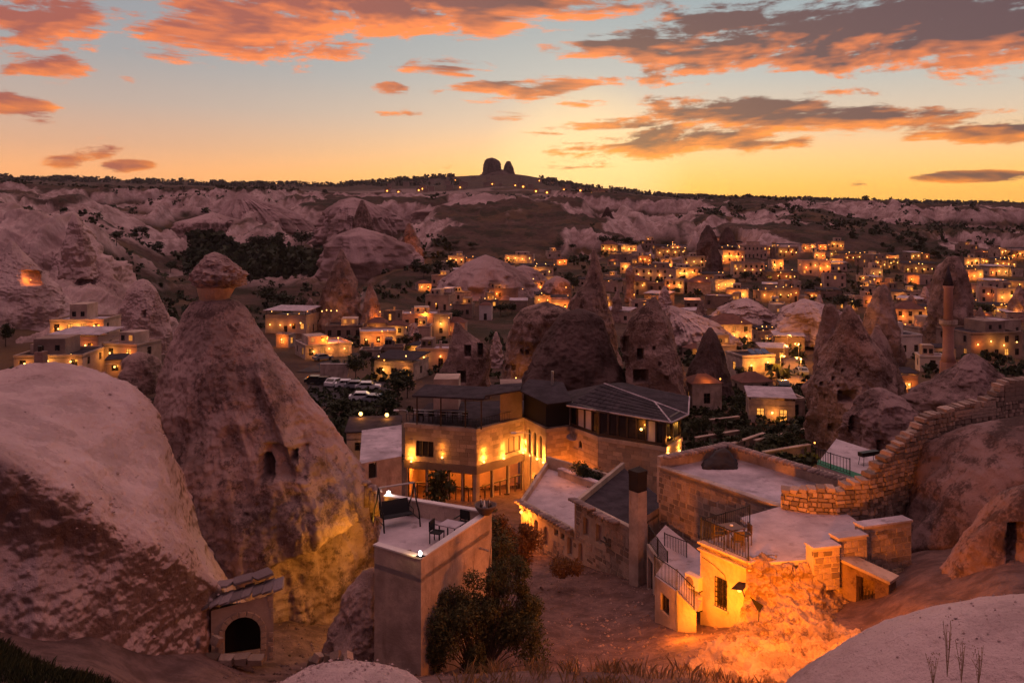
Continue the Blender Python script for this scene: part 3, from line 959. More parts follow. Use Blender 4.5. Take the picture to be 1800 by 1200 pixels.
rock_px('fairy_chimney', 'tall twin-peaked rock tower with a yellow base and carved openings', 90,
        [(535, 1490, 1495), (550, 1480, 1506), (570, 1470, 1518), (600, 1458, 1540), (640, 1440, 1563), (680, 1421, 1578), (720, 1416, 1578), (760, 1420, 1558), (795, 1422, 1545), (860, 1420, 1545)],
        'tuff_mid', seed=43, amp=0.07, nth=320, nz=220, carve=[(1491, 697, 34, 20, 2.5), (1466, 666, 6, 7, 1), (1452, 697, 7, 7, 1), (1462, 752, 12, 14, 2.0), (1434, 720, 6, 8, 0.7), (1470, 640, 5, 6, .8), (1482, 652, 5, 6, .8), (1445, 675, 6, 6, .8), (1475, 680, 6, 5, .8), (1510, 660, 6, 8, 1), (1440, 745, 7, 8, .8)])
rock_px('rock_crag', 'ochre banded rock column leaning on the left side of the twin-peaked tower', 104,
        [(535, 1450, 1466), (550, 1444, 1474), (580, 1440, 1480), (620, 1434, 1486), (680, 1430, 1490), (760, 1425, 1495)],
        'tuff_mid', seed=45, amp=0.06, strata=0.02)
rock_px('fairy_chimney', 'grey shoulder cone joined to the right flank of the twin-peaked tower', 97,
        [(572, 1538, 1545), (600, 1528, 1560), (650, 1520, 1580), (690, 1510, 1590), (760, 1500, 1605)],
        'tuff_mid', seed=47, amp=0.07)
rock_px('fairy_chimney', 'blunt isolated rock cone between the twin-peaked tower and the minaret', 165,
        [(500, 1549, 1557), (510, 1537, 1563), (540, 1523, 1572), (575, 1516, 1580), (640, 1508, 1590)],
        'tuff_mid', seed=49, amp=0.06)
rock_px('fairy_chimney', 'tall rough rock pillar standing behind the minaret', 200,
        [(450, 1668, 1684), (468, 1652, 1694), (500, 1641, 1700), (560, 1632, 1706), (640, 1622, 1712), (700, 1616, 1718)],
        'tuff_mid', seed=51, amp=0.1)
rock_px('rock_crag', 'lumpy rounded rocks with hollows beside the green carpet terrace', 72,
        [(684, 1530, 1560), (700, 1506, 1590), (730, 1490, 1620), (775, 1480, 1640), (850, 1470, 1660)],
        'tuff_right', seed=53, amp=0.13, nth=200, nz=140, carve=[(1500, 745, 14, 30, 1.6, 0.8), (1548, 790, 12, 30, 1.5)])
rock_px('rock_crag', 'bushy dark knoll in front of the minaret base', 88,
        [(622, 1700, 1716), (640, 1682, 1736), (670, 1642, 1762), (700, 1602, 1790), (760, 1560, 1830)],
        'tuff_right', seed=55, amp=0.12, nth=160)
rock_px('rock_mound', 'smooth pale rock slope behind the cone house', 190,
        [(538, 1176, 1186), (552, 1168, 1222), (570, 1162, 1262), (592, 1156, 1290), (620, 1150, 1305), (680, 1140, 1320)],
        'tuff_slope', seed=57, amp=0.13, gully=0.2, nth=200, nz=110, ratio=1.3)
rock_px('rock_mound', 'low smooth rock dome in the middle of the lit town', 232,
        [(524, 1305, 1316), (532, 1286, 1332), (546, 1266, 1352), (560, 1250, 1372), (590, 1236, 1385)],
        'tuff_slope', seed=59, amp=0.14, gully=0.2, nth=180, nz=90, ratio=1.3)
rock_px('rock_mound', 'broad pale rock ridge beside the lone lit kiosk', 200,
        [(526, 1408, 1420), (536, 1392, 1455), (552, 1378, 1492), (570, 1368, 1510), (600, 1360, 1525)],
        'tuff_slope', seed=60, amp=0.15, gully=0.2, nth=180, nz=90, ratio=1.3)
for i, (lab, D, rows, mt) in enumerate([
    ('big pale cracked rock mound with houses at its foot', 330, [(452, 838, 868), (462, 812, 892), (475, 792, 915), (495, 765, 938), (520, 742, 955), (580, 730, 970)], 'tuff_far'),
    ('smaller pale rock knob right of the cracked mound, ringed by lamps', 345, [(470, 905, 935), (480, 890, 950), (500, 878, 965), (520, 868, 972), (570, 860, 985)], 'tuff_far'),
    ('rounded pale boulder with an orange-lit side on the far town edge', 300, [(488, 970, 990), (496, 958, 1000), (510, 952, 1002), (550, 945, 1010)], 'tuff_far'),
    ('long pale lumpy ledge above the dark terraces', 430, [(405, 612, 650), (414, 585, 690), (432, 568, 722), (455, 560, 742), (500, 550, 760)], 'tuff_far'),
    ('tall buff rock cone with two plastered windows by the valley', 232, [(438, 597, 603), (460, 588, 614), (490, 576, 624), (520, 566, 632), (552, 559, 640), (600, 550, 650)], 'tuff_mid'),
    ('small sharp rock cone with a lamp at its foot', 228, [(497, 649, 652), (515, 644, 660), (548, 637, 671), (590, 630, 680)], 'tuff_mid'),
    ('rock cone lit orange from below near the white parked buses', 470, [(392, 716, 722), (415, 709, 734), (445, 702, 746), (470, 698, 752)], 'tuff_mid'),
    ('flat-topped banded pale mesa on the far valley side', 640, [(384, 335, 412), (391, 312, 430), (410, 305, 436), (428, 300, 442), (450, 295, 450)], 'tuff_far'),
    ('double pale ridge running down from the far plateau', 690, [(341, 420, 432), (352, 402, 458), (370, 388, 500), (388, 372, 535), (402, 365, 550), (430, 360, 560)], 'tuff_far'),
    ('pale rock fan at the foot of the far cliffs behind the ledge', 640, [(352, 600, 640), (365, 585, 668), (385, 570, 690), (410, 560, 705), (430, 555, 715)], 'tuff_far'),
    ('grey rock tooth in front of the pale fan', 600, [(352, 634, 639), (370, 628, 646), (395, 622, 654), (420, 618, 660)], 'tuff_mid'),
    ('long white fluted cliff below the far castle hill', 700, [(366, 760, 945), (372, 735, 965), (392, 715, 985), (415, 700, 1000), (432, 690, 1010), (450, 690, 1010)], 'tuff_far'),
    ('white fluted cliff end right of the long cliff', 690, [(374, 1000, 1035), (385, 985, 1050), (408, 972, 1062), (432, 962, 1075), (450, 960, 1080)], 'tuff_far'),
    ('dark pointed rock cone on the far right of the white cliffs', 600, [(364, 1066, 1070), (385, 1056, 1080), (410, 1048, 1088), (430, 1042, 1095)], 'tuff_dark'),
    ('dark twin rock cone above the upper terrace lights, left one', 510, [(396, 1242, 1247), (410, 1234, 1256), (430, 1226, 1264), (455, 1220, 1270)], 'tuff_dark'),
    ('dark twin rock cone above the upper terrace lights, right one', 515, [(400, 1274, 1282), (415, 1266, 1292), (435, 1260, 1300), (455, 1255, 1305)], 'tuff_dark'),
    ('dark rock cone in the upper town between two lit terraces', 420, [(432, 1250, 1258), (450, 1243, 1268), (480, 1238, 1274), (500, 1234, 1278)], 'tuff_dark'),
    ('mushroom-shaped rock stump near the orange floodlit slope', 300, [(467, 1106, 1112), (474, 1099, 1115), (484, 1099, 1116), (500, 1100, 1114), (530, 1096, 1118)], 'tuff_mid'),
    ('pale scree cone on the far right cliff', 720, [(385, 1560, 1575), (400, 1540, 1600), (420, 1520, 1620), (440, 1500, 1640)], 'tuff_far'),
    ('grey rock cone below the far right rim', 620, [(395, 1420, 1428), (415, 1408, 1440), (440, 1400, 1450), (460, 1395, 1455)], 'tuff_mid'),
]):
    cat_ = 'rock cone' if 'cone' in lab or 'tooth' in lab else 'rock'
    nm = 'fairy_chimney' if cat_ == 'rock cone' else 'rock_mound'
    cliff = 'cliff' in lab or 'fan' in lab or 'ridge' in lab or 'mesa' in lab
    cv = [(578, 519, 14, 14, 0.3), (614, 527, 18, 12, 0.3)] if 'plastered' in lab else []
    rock_px(nm, lab, D, rows, mt, cat=cat_, seed=70 + i * 3, amp=0.09 if not cliff else 0.07, gully=0.34 if cliff else (0.16 if mt == 'tuff_far' else 0.05), nth=300 if cliff else 130, nz=90 if cliff else 70,
            ratio=0.5 if 'long' in lab else 0.9, carve=cv, strata=0.02 if 'banded' in lab else 0, fine=0.02)

# left rock slope above the cave hotel
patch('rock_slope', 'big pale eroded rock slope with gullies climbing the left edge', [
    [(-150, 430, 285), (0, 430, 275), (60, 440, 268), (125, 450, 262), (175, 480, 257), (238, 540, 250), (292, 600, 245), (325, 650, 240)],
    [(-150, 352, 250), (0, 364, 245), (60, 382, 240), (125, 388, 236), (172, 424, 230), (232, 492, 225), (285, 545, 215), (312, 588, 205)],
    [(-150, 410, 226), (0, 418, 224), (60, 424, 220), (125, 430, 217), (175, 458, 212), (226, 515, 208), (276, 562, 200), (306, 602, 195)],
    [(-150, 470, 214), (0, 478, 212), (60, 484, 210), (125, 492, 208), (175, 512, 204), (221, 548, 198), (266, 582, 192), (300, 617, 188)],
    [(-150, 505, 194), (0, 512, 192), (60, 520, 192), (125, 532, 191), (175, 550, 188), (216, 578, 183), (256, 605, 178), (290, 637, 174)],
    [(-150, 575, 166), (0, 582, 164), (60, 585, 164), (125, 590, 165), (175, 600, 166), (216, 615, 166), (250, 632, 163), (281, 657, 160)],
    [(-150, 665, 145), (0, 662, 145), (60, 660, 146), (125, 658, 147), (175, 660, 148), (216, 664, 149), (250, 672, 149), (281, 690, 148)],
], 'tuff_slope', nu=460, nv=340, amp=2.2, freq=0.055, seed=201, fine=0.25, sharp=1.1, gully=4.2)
rock_px('fairy_chimney', 'dark spiky rock fin on the crest of the left slope', 205,
        [(376, 128, 133), (390, 121, 143), (420, 114, 156), (450, 108, 164), (490, 102, 170)], 'tuff_slope', seed=203, amp=0.12)
rock_px('fairy_chimney', 'grey pointed rock with an orange glowing cave room in the left slope', 172,
        [(424, 18, 24), (450, 2, 44), (480, -14, 68), (505, -30, 92), (540, -50, 112), (600, -70, 130)], 'tuff_slope', seed=205, amp=0.05, nth=240, nz=160,
        carve=[(54, 489, 32, 25, 4.0)])
rock_px('rock_mound', 'smooth rounded rock hump with a small door at the right end of the left slope', 178,
        [(492, 242, 260), (508, 228, 276), (550, 214, 294), (590, 204, 302), (650, 190, 315)], 'tuff_slope', seed=207, amp=0.05, nth=200, nz=140,
        carve=[(252, 553, 7, 13, 1.5)])
rock_px('rock_mound', 'low round boulder between the cave hotel and the big cone', 120,
        [(622, 228, 258), (632, 218, 275), (650, 212, 282), (690, 205, 290)], 'tuff_mid', seed=213, amp=0.06)

# castle rock on the skyline
rock_px('castle_rock', 'broad jagged rock shelf joining the castle rock and its tower', 2960,
        [(300, 866, 890), (306, 850, 902), (312, 838, 914), (318, 824, 928), (326, 806, 945), (338, 790, 960)], 'tuff_dark', seed=225, amp=0.10, nth=160, nz=80, cat='castle rock')
rock_px('castle_rock', 'massive square castle rock crowning the distant hill on the skyline', 2950,
        [(279, 857, 872), (283, 851, 880), (295, 849, 883), (306, 846, 886), (318, 834, 892), (332, 820, 905)], 'tuff_dark', seed=221, amp=0.10, sharp=1.5, fine=.05, nth=120, nz=80, cat='castle rock')
rock_px('castle_rock', 'slimmer pointed rock tower right beside the castle rock', 2950,
        [(284, 890, 897), (292, 886, 902), (305, 883, 907), (318, 876, 914), (332, 868, 922)], 'tuff_dark', seed=223, amp=0.12, sharp=1.5, fine=.06, nth=100, nz=70, cat='castle rock')

# smaller crags packed between the houses
_nm = ['beside the yellow floodlit house', 'left of the car park road', 'above the lamp arcade', 'left of the layered crag', 'below the intensely lit house', 'left of the cone house', 'above the cone house tip',
       'left of the smooth dome', 'below the smooth dome', 'beside the lone kiosk', 'behind the twin-peaked tower', 'left of the rough pillar', 'above the white plastered house', 'right of the minaret',
       'at the right frame edge', 'below the blunt isolated cone', 'right of the blackish cone', 'in front of the layered crag']
for k_, (x_, y_, w_, h_) in enumerate([(728, 604, 26, 36), (545, 560, 30, 36), (640, 590, 24, 38), (872, 645, 32, 62), (1006, 566, 32, 42), (1084, 566, 28, 56), (1168, 545, 30, 42), (1232, 566, 26, 38), (1312, 586, 30, 30), (1440, 566, 32, 48),
                                       (1472, 606, 28, 62), (1600, 566, 36, 48), (1626, 546, 26, 42), (1722, 588, 32, 48), (1790, 566, 42, 64), (1508, 596, 28, 42), (1075, 640, 34, 62), (955, 640, 36, 50)]):
    p_ = hit(x_, y_)
    rock_px('fairy_chimney', 'small jagged rock spike ' + _nm[k_], p_.y,
            [(y_ - h_, x_ - 2 + k_ % 3, x_ + 2 + k_ % 3), (y_ - h_ * .75, x_ - w_ * .2, x_ + w_ * .24), (y_ - h_ * .4, x_ - w_ * .36, x_ + w_ * .38), (y_, x_ - w_ * .52, x_ + w_ * .5), (y_ + 14, x_ - w_ * .6, x_ + w_ * .6)],
            'tuff_mid' if k_ % 3 else 'tuff_slope', cat='rock cone', seed=300 + 4 * k_, amp=.12, sharp=1.1, nth=90, nz=60)

# ------------------------------------------------------------------ building helpers (world coordinates)
rng = random.Random(7)


def X(px, D):
    return (px - 900) / F * D


def Zp(py, D):
    return -(py - HR) / F * D


def XY(px, D):
    return (X(px, D), D)


class Thing:
    def __init__(self, name, loc, label, cat, group=None):
        self.o = empty(name, loc, 0, label, cat, group)
        self.loc = Vector(loc)
        if name.endswith('wall') or name.endswith('doorway'):
            self.o['kind'] = 'thing'

    def part(self, name, mb, mat, parent=None, smooth=False, label=None, kind=None):
        V = [(v[0] - self.loc.x, v[1] - self.loc.y, v[2] - self.loc.z) for v in mb.v]
        o = link(name, mesh_from(name, V, mb.f, smooth), MATS[mat], parent or self.o)
        if label:
            o['label'] = label
        if kind:
            o['kind'] = kind
        return o

    def inst(self, name, me, loc, parent=None, rot=None, scale=None):
        o = bpy.data.objects.new(name, me)
        COL.objects.link(o)
        o.parent = parent or self.o
        o.location = Vector(loc) - self.loc
        if rot is not None:
            o.rotation_euler = rot
        if scale is not None:
            o.scale = scale
        return o

    def light(self, loc, power, col=(1.0, 0.42, 0.08), r=0.15, spot=None, aim=None):
        ld = bpy.data.lights.new('lamp_light', 'SPOT' if spot else 'POINT')
        ld.energy = power
        ld.color = col
        ld.shadow_soft_size = r
        o = bpy.data.objects.new('lamp_light', ld)
        COL.objects.link(o)
        o.parent = self.o
        o.location = Vector(loc) - self.loc
        if spot:
            ld.spot_size = R(spot)
            ld.spot_blend = 0.8
            o.rotation_euler = (Vector(aim) - Vector(loc)).to_track_quat('-Z', 'Y').to_euler()
        return o


class Wall:
    """vertical wall seen from the camera side, p0 -> p1 left to right"""

    def __init__(self, p0, p1):
        self.p0, self.p1 = Vector(p0), Vector(p1)
        self.L = (self.p1 - self.p0).length
        self.d = (self.p1 - self.p0) / self.L
        self.n = Vector((self.d.y, -self.d.x))

    def pt(self, s, z, out=0.0):
        q = self.p0 + self.d * s + self.n * out
        return (q.x, q.y, z)

    def s_px(self, px):
        k = (px - 900) / F
        den = self.d.x - k * self.d.y
        return (k * self.p0.y - self.p0.x) / den

    def op(self, x0, x1, y0, y1, arch=False):
        """opening from photo px (left, right, top, bottom)"""
        s0, s1 = self.s_px(x0), self.s_px(x1)
        D = (self.p0 + self.d * (s0 + s1) * 0.5).y
        return (s0, s1, Zp(y1, D), Zp(y0, D), arch)

    def zmid(self, px, py):
        D = (self.p0 + self.d * self.s_px(px)).y
        return Zp(py, D)

    def face(self, mb, z0, z1, ops=(), thick=0.3):
        L = self.L
        zt = (lambda s: z1[0] + (z1[1] - z1[0]) * s / L) if isinstance(z1, (tuple, list)) else (lambda s: z1)
        ss = sorted({0.0, L, *[min(max(o[0], 0), L) for o in ops], *[min(max(o[1], 0), L) for o in ops]})
        zm = min(zt(0), zt(L))
        zs = sorted({z0, *[o[2] for o in ops if z0 < o[2] < zm], *[o[3] for o in ops if z0 < o[3] < zm]}) + [None]
        for i in range(len(ss) - 1):
            for j in range(len(zs) - 1):
                a, b = ss[i], ss[i + 1]
                zl = zs[j]
                zh = zs[j + 1]
                cs, cz = (a + b) / 2, (zl + (zh if zh is not None else zt((a + b) / 2))) / 2
                if any(o[0] < cs < o[1] and o[2] < cz < o[3] for o in ops):
                    continue
                za, zb = (zh, zh) if zh is not None else (zt(a), zt(b))
                mb.add([self.pt(a, zl), self.pt(b, zl), self.pt(b, zb), self.pt(a, za)], [(0, 1, 2, 3)])
        for o in ops:
            s0, s1, za, zb = o[:4]
            q = [(s0, za), (s1, za), (s1, zb), (s0, zb)]
            if len(o) > 4 and o[4]:
                r = (s1 - s0) / 2
                zc = zb - r
                arc = [(s0 + r + r * math.cos(t), zc + r * math.sin(t)) for t in np.linspace(0, math.pi, 11)]
                for c, seg in (((s1, zb), arc[:6]), ((s0, zb), arc[5:])):
                    mb.add([self.pt(*c)] + [self.pt(*p) for p in seg], [(0, k + 1, k + 2) for k in range(len(seg) - 1)])
                q = [(s0, za), (s1, za)] + arc
            for k in range(len(q)):
                a, b = q[k], q[(k + 1) % len(q)]
                mb.add([self.pt(*a), self.pt(*b), self.pt(b[0], b[1], -thick), self.pt(a[0], a[1], -thick)], [(0, 3, 2, 1)])
        return self

    def back(self, mb, z0, z1, thick=0.3):
        """top and rear faces so the wall is solid"""
        z1 = z1 if isinstance(z1, (tuple, list)) else (z1, z1)
        L = self.L
        mb.add([self.pt(0, z1[0]), self.pt(L, z1[1]), self.pt(L, z1[1], -thick), self.pt(0, z1[0], -thick)], [(0, 1, 2, 3)])
        mb.add([self.pt(L, z0, -thick), self.pt(0, z0, -thick), self.pt(0, z1[0], -thick), self.pt(L, z1[1], -thick)], [(0, 1, 2, 3)])
        for s, zz in ((0, z1[0]), (L, z1[1])):
            mb.add([self.pt(s, z0), self.pt(s, z0, -thick), self.pt(s, zz, -thick), self.pt(s, zz)], [(0, 1, 2, 3)])
        return self

    def slab(self, mb, s0, s1, z0, z1, o0, o1):
        v = [self.pt(s, z, o) for z in (z0, z1) for (s, o) in ((s0, o1), (s1, o1), (s1, o0), (s0, o0))]
        mb.add(v, [(0, 3, 2, 1), (4, 5, 6, 7), (0, 1, 5, 4), (1, 2, 6, 5), (2, 3, 7, 6), (3, 0, 4, 7)])
        return self


def window(T, W, op, frame='wood_dark', pane='glass_dark', inset=0.18, bars=1, name='window', fw=0.06, grille=False, sill=None):
    s0, s1, za, zb = op[:4]
    mb = MB()
    for a, b, c, d in ((s0, s0 + fw, za, zb), (s1 - fw, s1, za, zb), (s0, s1, za, za + fw), (s0, s1, zb - fw, zb)):
        W.slab(mb, a, b, c, d, -inset - 0.05, -inset + 0.02)
    for k in range(bars):
        c = s0 + (s1 - s0) * (k + 1) / (bars + 1)
        W.slab(mb, c - fw * 0.5, c + fw * 0.5, za, zb, -inset - 0.05, -inset + 0.02)
    o = T.part(name, mb, frame)
    T.part('pane', MB().add([W.pt(s0, za, -inset - 0.03), W.pt(s1, za, -inset - 0.03), W.pt(s1, zb, -inset - 0.03), W.pt(s0, zb, -inset - 0.03)], [(0, 1, 2, 3)]), pane, o)
    if sill:
        T.part('sill', W.slab(MB(), s0 - 0.08, s1 + 0.08, za - 0.1, za, -0.05, 0.08) and _sl(W, s0, s1, za), sill, o)
    if grille:
        g_ = MB()
        n = max(3, int((s1 - s0) / 0.13))
        for k in range(n + 1):
            c = s0 + (s1 - s0) * k / n
            W.slab(g_, c - 0.012, c + 0.012, za, zb, 0.03, 0.055)
        m = max(3, int((zb - za) / 0.2))
        for k in range(m + 1):
            c = za + (zb - za) * k / m
            W.slab(g_, s0, s1, c - 0.012, c + 0.012, 0.03, 0.06)
        T.part('grille', g_, 'iron', o)
    return o


def _sl(W, s0, s1, za):
    mb = MB()
    W.slab(mb, s0 - 0.08, s1 + 0.08, za - 0.1, za - 0.003, -0.02, 0.08)
    return mb


def door(T, W, op, mat='wood_dark', inset=0.2, name='door'):
    s0, s1, za, zb = op[:4]
    mb = MB()
    W.slab(mb, s0, s1, za, zb, -inset - 0.06, -inset)
    for k in (0.2, 0.55):
        W.slab(mb, s0 + 0.1, s1 - 0.1, za + (zb - za) * k, za + (zb - za) * (k + 0.3), -inset, -inset + 0.025)
    d = T.part(name, mb, mat)
    T.part('handle', W.slab(MB(), 0, 0, 0, 0, 0, 0) and _hd(W, s1 - 0.15, za + 1.0, -inset), 'steel', d)
    return d


def _hd(W, s, z, out):
    mb = MB()
    W.slab(mb, s, s + 0.05, z, z + 0.12, out, out + 0.05)
    return mb


# ---- stone pieces: a handful of shared irregular block meshes, unit sized
def _block(seed, rough):
    r = random.Random(seed)
    j = lambda: (r.random() - 0.5) * rough
    c = 0.16
    base = [(-.5, -.5), (.5, -.5), (.5, .5), (-.5, .5)]
    ring0 = [(x + j(), 0.5, z + j()) for x, z in base]
    ring1 = [(v[0], -0.15, v[2]) for v in ring0]
    ring2 = [(v[0] * (1 - c) + j() * .3, -0.5 + j() * 0.5, v[2] * (1 - c) + j() * .3) for v in ring0]
    V = ring0 + ring1 + ring2
    Fc = []
    for a in (0, 4):
        Fc += [(a + k, a + 4 + k, a + 4 + (k + 1) % 4, a + (k + 1) % 4) for k in range(4)]
    Fc += [(8, 9, 10, 11), (3, 2, 1, 0)]
    # outward winding
    Fc = [tuple(reversed(f)) if i < 8 else f for i, f in enumerate(Fc)]
    me = mesh_from('stone', V, Fc, False)
    return me


STONES = [_block(i, 0.16) for i in range(8)]
for me in STONES:
    me.materials.append(MATS['stone_piece'])
ASHL = [_block(30 + i, 0.03) for i in range(5)]
for me in ASHL:
    me.materials.append(MATS['ashlar'])


def stones(T, W, z0, ztop, bw, bh, ops=(), meshes=STONES, depth=0.16, proud=0.05, limit=300, s_rng=None, name='stone', parent=None, zbot=None, skip=0.0, seed=1):
    """lay courses of separate stones on the face of a wall; ztop / zbot may be functions of s"""
    r = random.Random(seed)
    a0, a1 = s_rng or (0, W.L)
    zt = ztop if callable(ztop) else (lambda s: ztop)
    zb = zbot if callable(zbot) else (lambda s: z0)
    rz = math.atan2(W.d.y, W.d.x)
    z = z0
    n = 0
    zmax = max(zt(a0 + (a1 - a0) * k / 20) for k in range(21))
    extra = MB()
    while z < zmax - bh * 0.3:
        h = bh * (0.65 + 0.7 * r.random())
        s = a0 - bw * r.random()
        while s < a1:
            w_ = bw * (0.5 + 1.1 * r.random())
            l, rr = max(s, a0), min(s + w_, a1)
            s += w_
            if rr - l < bw * 0.25:
                continue
            c, zc = (l + rr) / 2, z + h / 2
            if zc > zt(c) - h * 0.25 or zc < zb(c):
                continue
            if any(o[0] - 0.02 < rr and l < o[1] + 0.02 and o[2] - 0.02 < z + h and z < o[3] + 0.02 for o in ops):
                continue
            if r.random() < skip:
                continue
            dp = depth * (0.9 + 0.3 * r.random())
            if n < limit:
                T.inst(name, meshes[r.randrange(len(meshes))], W.pt(c, zc, proud - dp / 2 + 0.03 * (r.random() - .5)), parent,
                       ((r.random() - .5) * .08, (r.random() - .5) * 0.12, rz + (r.random() - .5) * .1), ((rr - l) * (.86 + .12 * r.random()), dp, h * (.84 + .14 * r.random())))
            else:
                W.slab(extra, l + 0.01, rr - 0.01, z + 0.01, z + h - 0.01, proud - dp, proud)
            n += 1
        z += h
    if extra.v:
        T.part('masonry', extra, 'stone_piece', parent, kind='stuff')
    return n


def blocks_mesh(W, z0, z1, bw, bh, ops=(), proud=0.02, seed=1):
    mb = MB()
    r = random.Random(seed)
    z = z0
    k = 0
    while z < z1 - bh * 0.5:
        s = -bw * (0.5 if k % 2 else 0.0)
        while s < W.L:
            w_ = bw * (0.8 + 0.4 * r.random())
            l, rr = max(s, 0), min(s + w_, W.L)
            s += w_
            if rr - l < 0.1 or any(o[0] < rr and l < o[1] and o[2] < z + bh and z < o[3] for o in ops):
                continue
            W.slab(mb, l + 0.012, rr - 0.012, z + 0.012, min(z + bh, z1) - 0.012, -0.01, proud + 0.012 * r.random())
        z += bh
        k += 1
    return mb


BALUSTER = MB().box(-0.011, 0.011, -0.011, 0.011, 0, 1).mesh('baluster')
BALUSTER.materials.append(MATS['iron'])


def railing(label, pts, h=0.95, step=0.15, group=None, mat='iron'):
    """iron railing thing along 3D base points"""
    pts = [Vector(p) for p in pts]
    T = Thing('railing', pts[0], label, 'railing', group)
    up = Vector((0, 0, 1))
    T.part('top_rail', MB().tube([p + up * h for p in pts], 0.025, 5), mat)
    T.part('bottom_rail', MB().tube([p + up * 0.09 for p in pts], 0.016, 4), mat)
    for p in pts:
        T.part('post', MB().box(p.x - .022, p.x + .022, p.y - .022, p.y + .022, p.z, p.z + h + 0.06), mat)
    for a, b in zip(pts[:-1], pts[1:]):
        n = max(2, int((b - a).length / step))
        for k in range(1, n):
            q = a.lerp(b, k / n)
            T.inst('baluster', BALUSTER, q + up * 0.09, scale=(1, 1, h - 0.09))
    return T


def chair(label, loc, rz, mat='canvas_black', metal='iron', s=1.0, group=None):
    o = empty('chair', loc, rz, label, 'chair', group)
    MB().box(-.24 * s, .24 * s, -.24 * s, .24 * s, .42 * s, .46 * s).build('seat', MATS[mat], o)
    MB().box(-.24 * s, .24 * s, .22 * s, .26 * s, .50 * s, .90 * s).build('backrest', MATS[mat], o)
    for sx in (-1, 1):
        for sy in (-1, 1):
            MB().box(sx * .22 * s - .018, sx * .22 * s + .018, sy * .22 * s - .018, sy * .22 * s + .018, 0, (.42 if sy < 0 else .9) * s).build('leg', MATS[metal], o)
        MB().box(sx * .25 * s - .02, sx * .25 * s + .02, -.24 * s, .24 * s, .62 * s, .65 * s).build('armrest', MATS[metal], o)
    return o


def table(label, loc, rz, w_=0.8, d_=0.8, h=0.74, top='wood', metal='iron', group=None):
    o = empty('table', loc, rz, label, 'table', group)
    MB().box(-w_ / 2, w_ / 2, -d_ / 2, d_ / 2, h - .04, h).build('table_top', MATS[top], o)
    for sx in (-1, 1):
        for sy in (-1, 1):
            x, y = sx * (w_ / 2 - .05), sy * (d_ / 2 - .05)
            MB().box(x - .022, x + .022, y - .022, y + .022, 0, h - .04).build('leg', MATS[metal], o)
    return o


SPH = {}


def ball(r, mat):
    if (r, mat) not in SPH:
        me = MB().lathe([(0.02 * r, -r), (.6 * r, -.8 * r), (.95 * r, -.3 * r), (.95 * r, .3 * r), (.6 * r, .8 * r), (0.02 * r, r)], 8).mesh('bulb', True)
        me.materials.append(MATS[mat])
        SPH[(r, mat)] = me
    return SPH[(r, mat)]


# ------------------------------------------------------------------ foliage
def crown_mesh(seed, n, r=1.0, leaf=0.09, clumps=14, squash=0.85, mat='leaf_dark', spread=0.62, cone=False):
    q = np.random.RandomState(seed)
    c = q.normal(size=(clumps, 3))
    c /= np.linalg.norm(c, axis=1, keepdims=True)
    c *= (q.rand(clumps, 1) ** 0.5) * spread
    rad = 0.25 + 0.28 * q.rand(clumps)
    k = q.randint(0, clumps, n)
    dirs = q.normal(size=(n, 3))
    dirs /= np.linalg.norm(dirs, axis=1, keepdims=True)
    p = c[k] + dirs * (rad[k] * (0.55 + 0.5 * q.rand(n)))[:, None]
    p[:, 2] *= squash
    if cone:
        h = (p[:, 2] + 1) / 2
        p[:, :2] *= (0.15 + 0.5 * np.clip(1 - h, 0, 1))[:, None]
        p[:, 2] *= 1.35
    a = q.normal(size=(n, 3))
    a /= np.linalg.norm(a, axis=1, keepdims=True)
    b = np.cross(a, dirs)
    b /= np.linalg.norm(b, axis=1, keepdims=True) + 1e-9
    sz = leaf * (0.6 + 0.8 * q.rand(n, 1))
    V = np.stack([p - a * sz, p - b * sz * 0.5, p + a * sz, p + b * sz * 0.5], 1).reshape(-1, 3) * r
    Q = np.arange(n * 4).reshape(n, 4)
    me = grid_mesh('crown', V, Q)
    me.polygons.foreach_set('use_smooth', np.zeros(n, dtype=bool))
    me.materials.append(MATS[mat])
    return me


CROWNS = [crown_mesh(s, 700, leaf=0.10) for s in (1, 2, 3, 4)]
CYPR = crown_mesh(9, 600, leaf=0.09, cone=True)
TRUNK = MB()
TRUNK.tube([(0, 0, -0.3), (0.02, 0.01, 0.5), (-0.03, 0, 1.0)], [0.09, 0.06, 0.03], 6)
for t in range(5):
    a = t * 1.26
    TRUNK.tube([(0, 0, 0.45 + 0.1 * t), (0.25 * math.cos(a), 0.25 * math.sin(a), 0.8 + 0.1 * t), (0.45 * math.cos(a), 0.45 * math.sin(a), 1.0 + 0.1 * t)], [0.035, 0.025, 0.01], 4)
TRUNK = TRUNK.mesh('trunk', True)
TRUNK.materials.append(MATS['bark'])
n_tree = 0


def tree(label, loc, h, w_, name='tree', cypress=False, group=None):
    global n_tree
    n_tree += 1
    o = empty(name, loc, rng.random() * 6, label, 'tree', group)
    tr = link('trunk', TRUNK, None, o)
    tr.scale = (h * 0.3, h * 0.3, h * 0.55)
    c = link('crown', CYPR if cypress else CROWNS[n_tree % 4], None, o)
    c.location = (0, 0, h * (0.5 if cypress else 0.62))
    c.scale = (w_ * 0.55, w_ * 0.55, h * (0.42 if cypress else 0.46))
    return o

# ================================================================== foreground buildings
GOLD = (1.0, 0.36, 0.05)
ORANGE = (1.0, 0.25, 0.02)
YELL = (1.0, 0.43, 0.06)

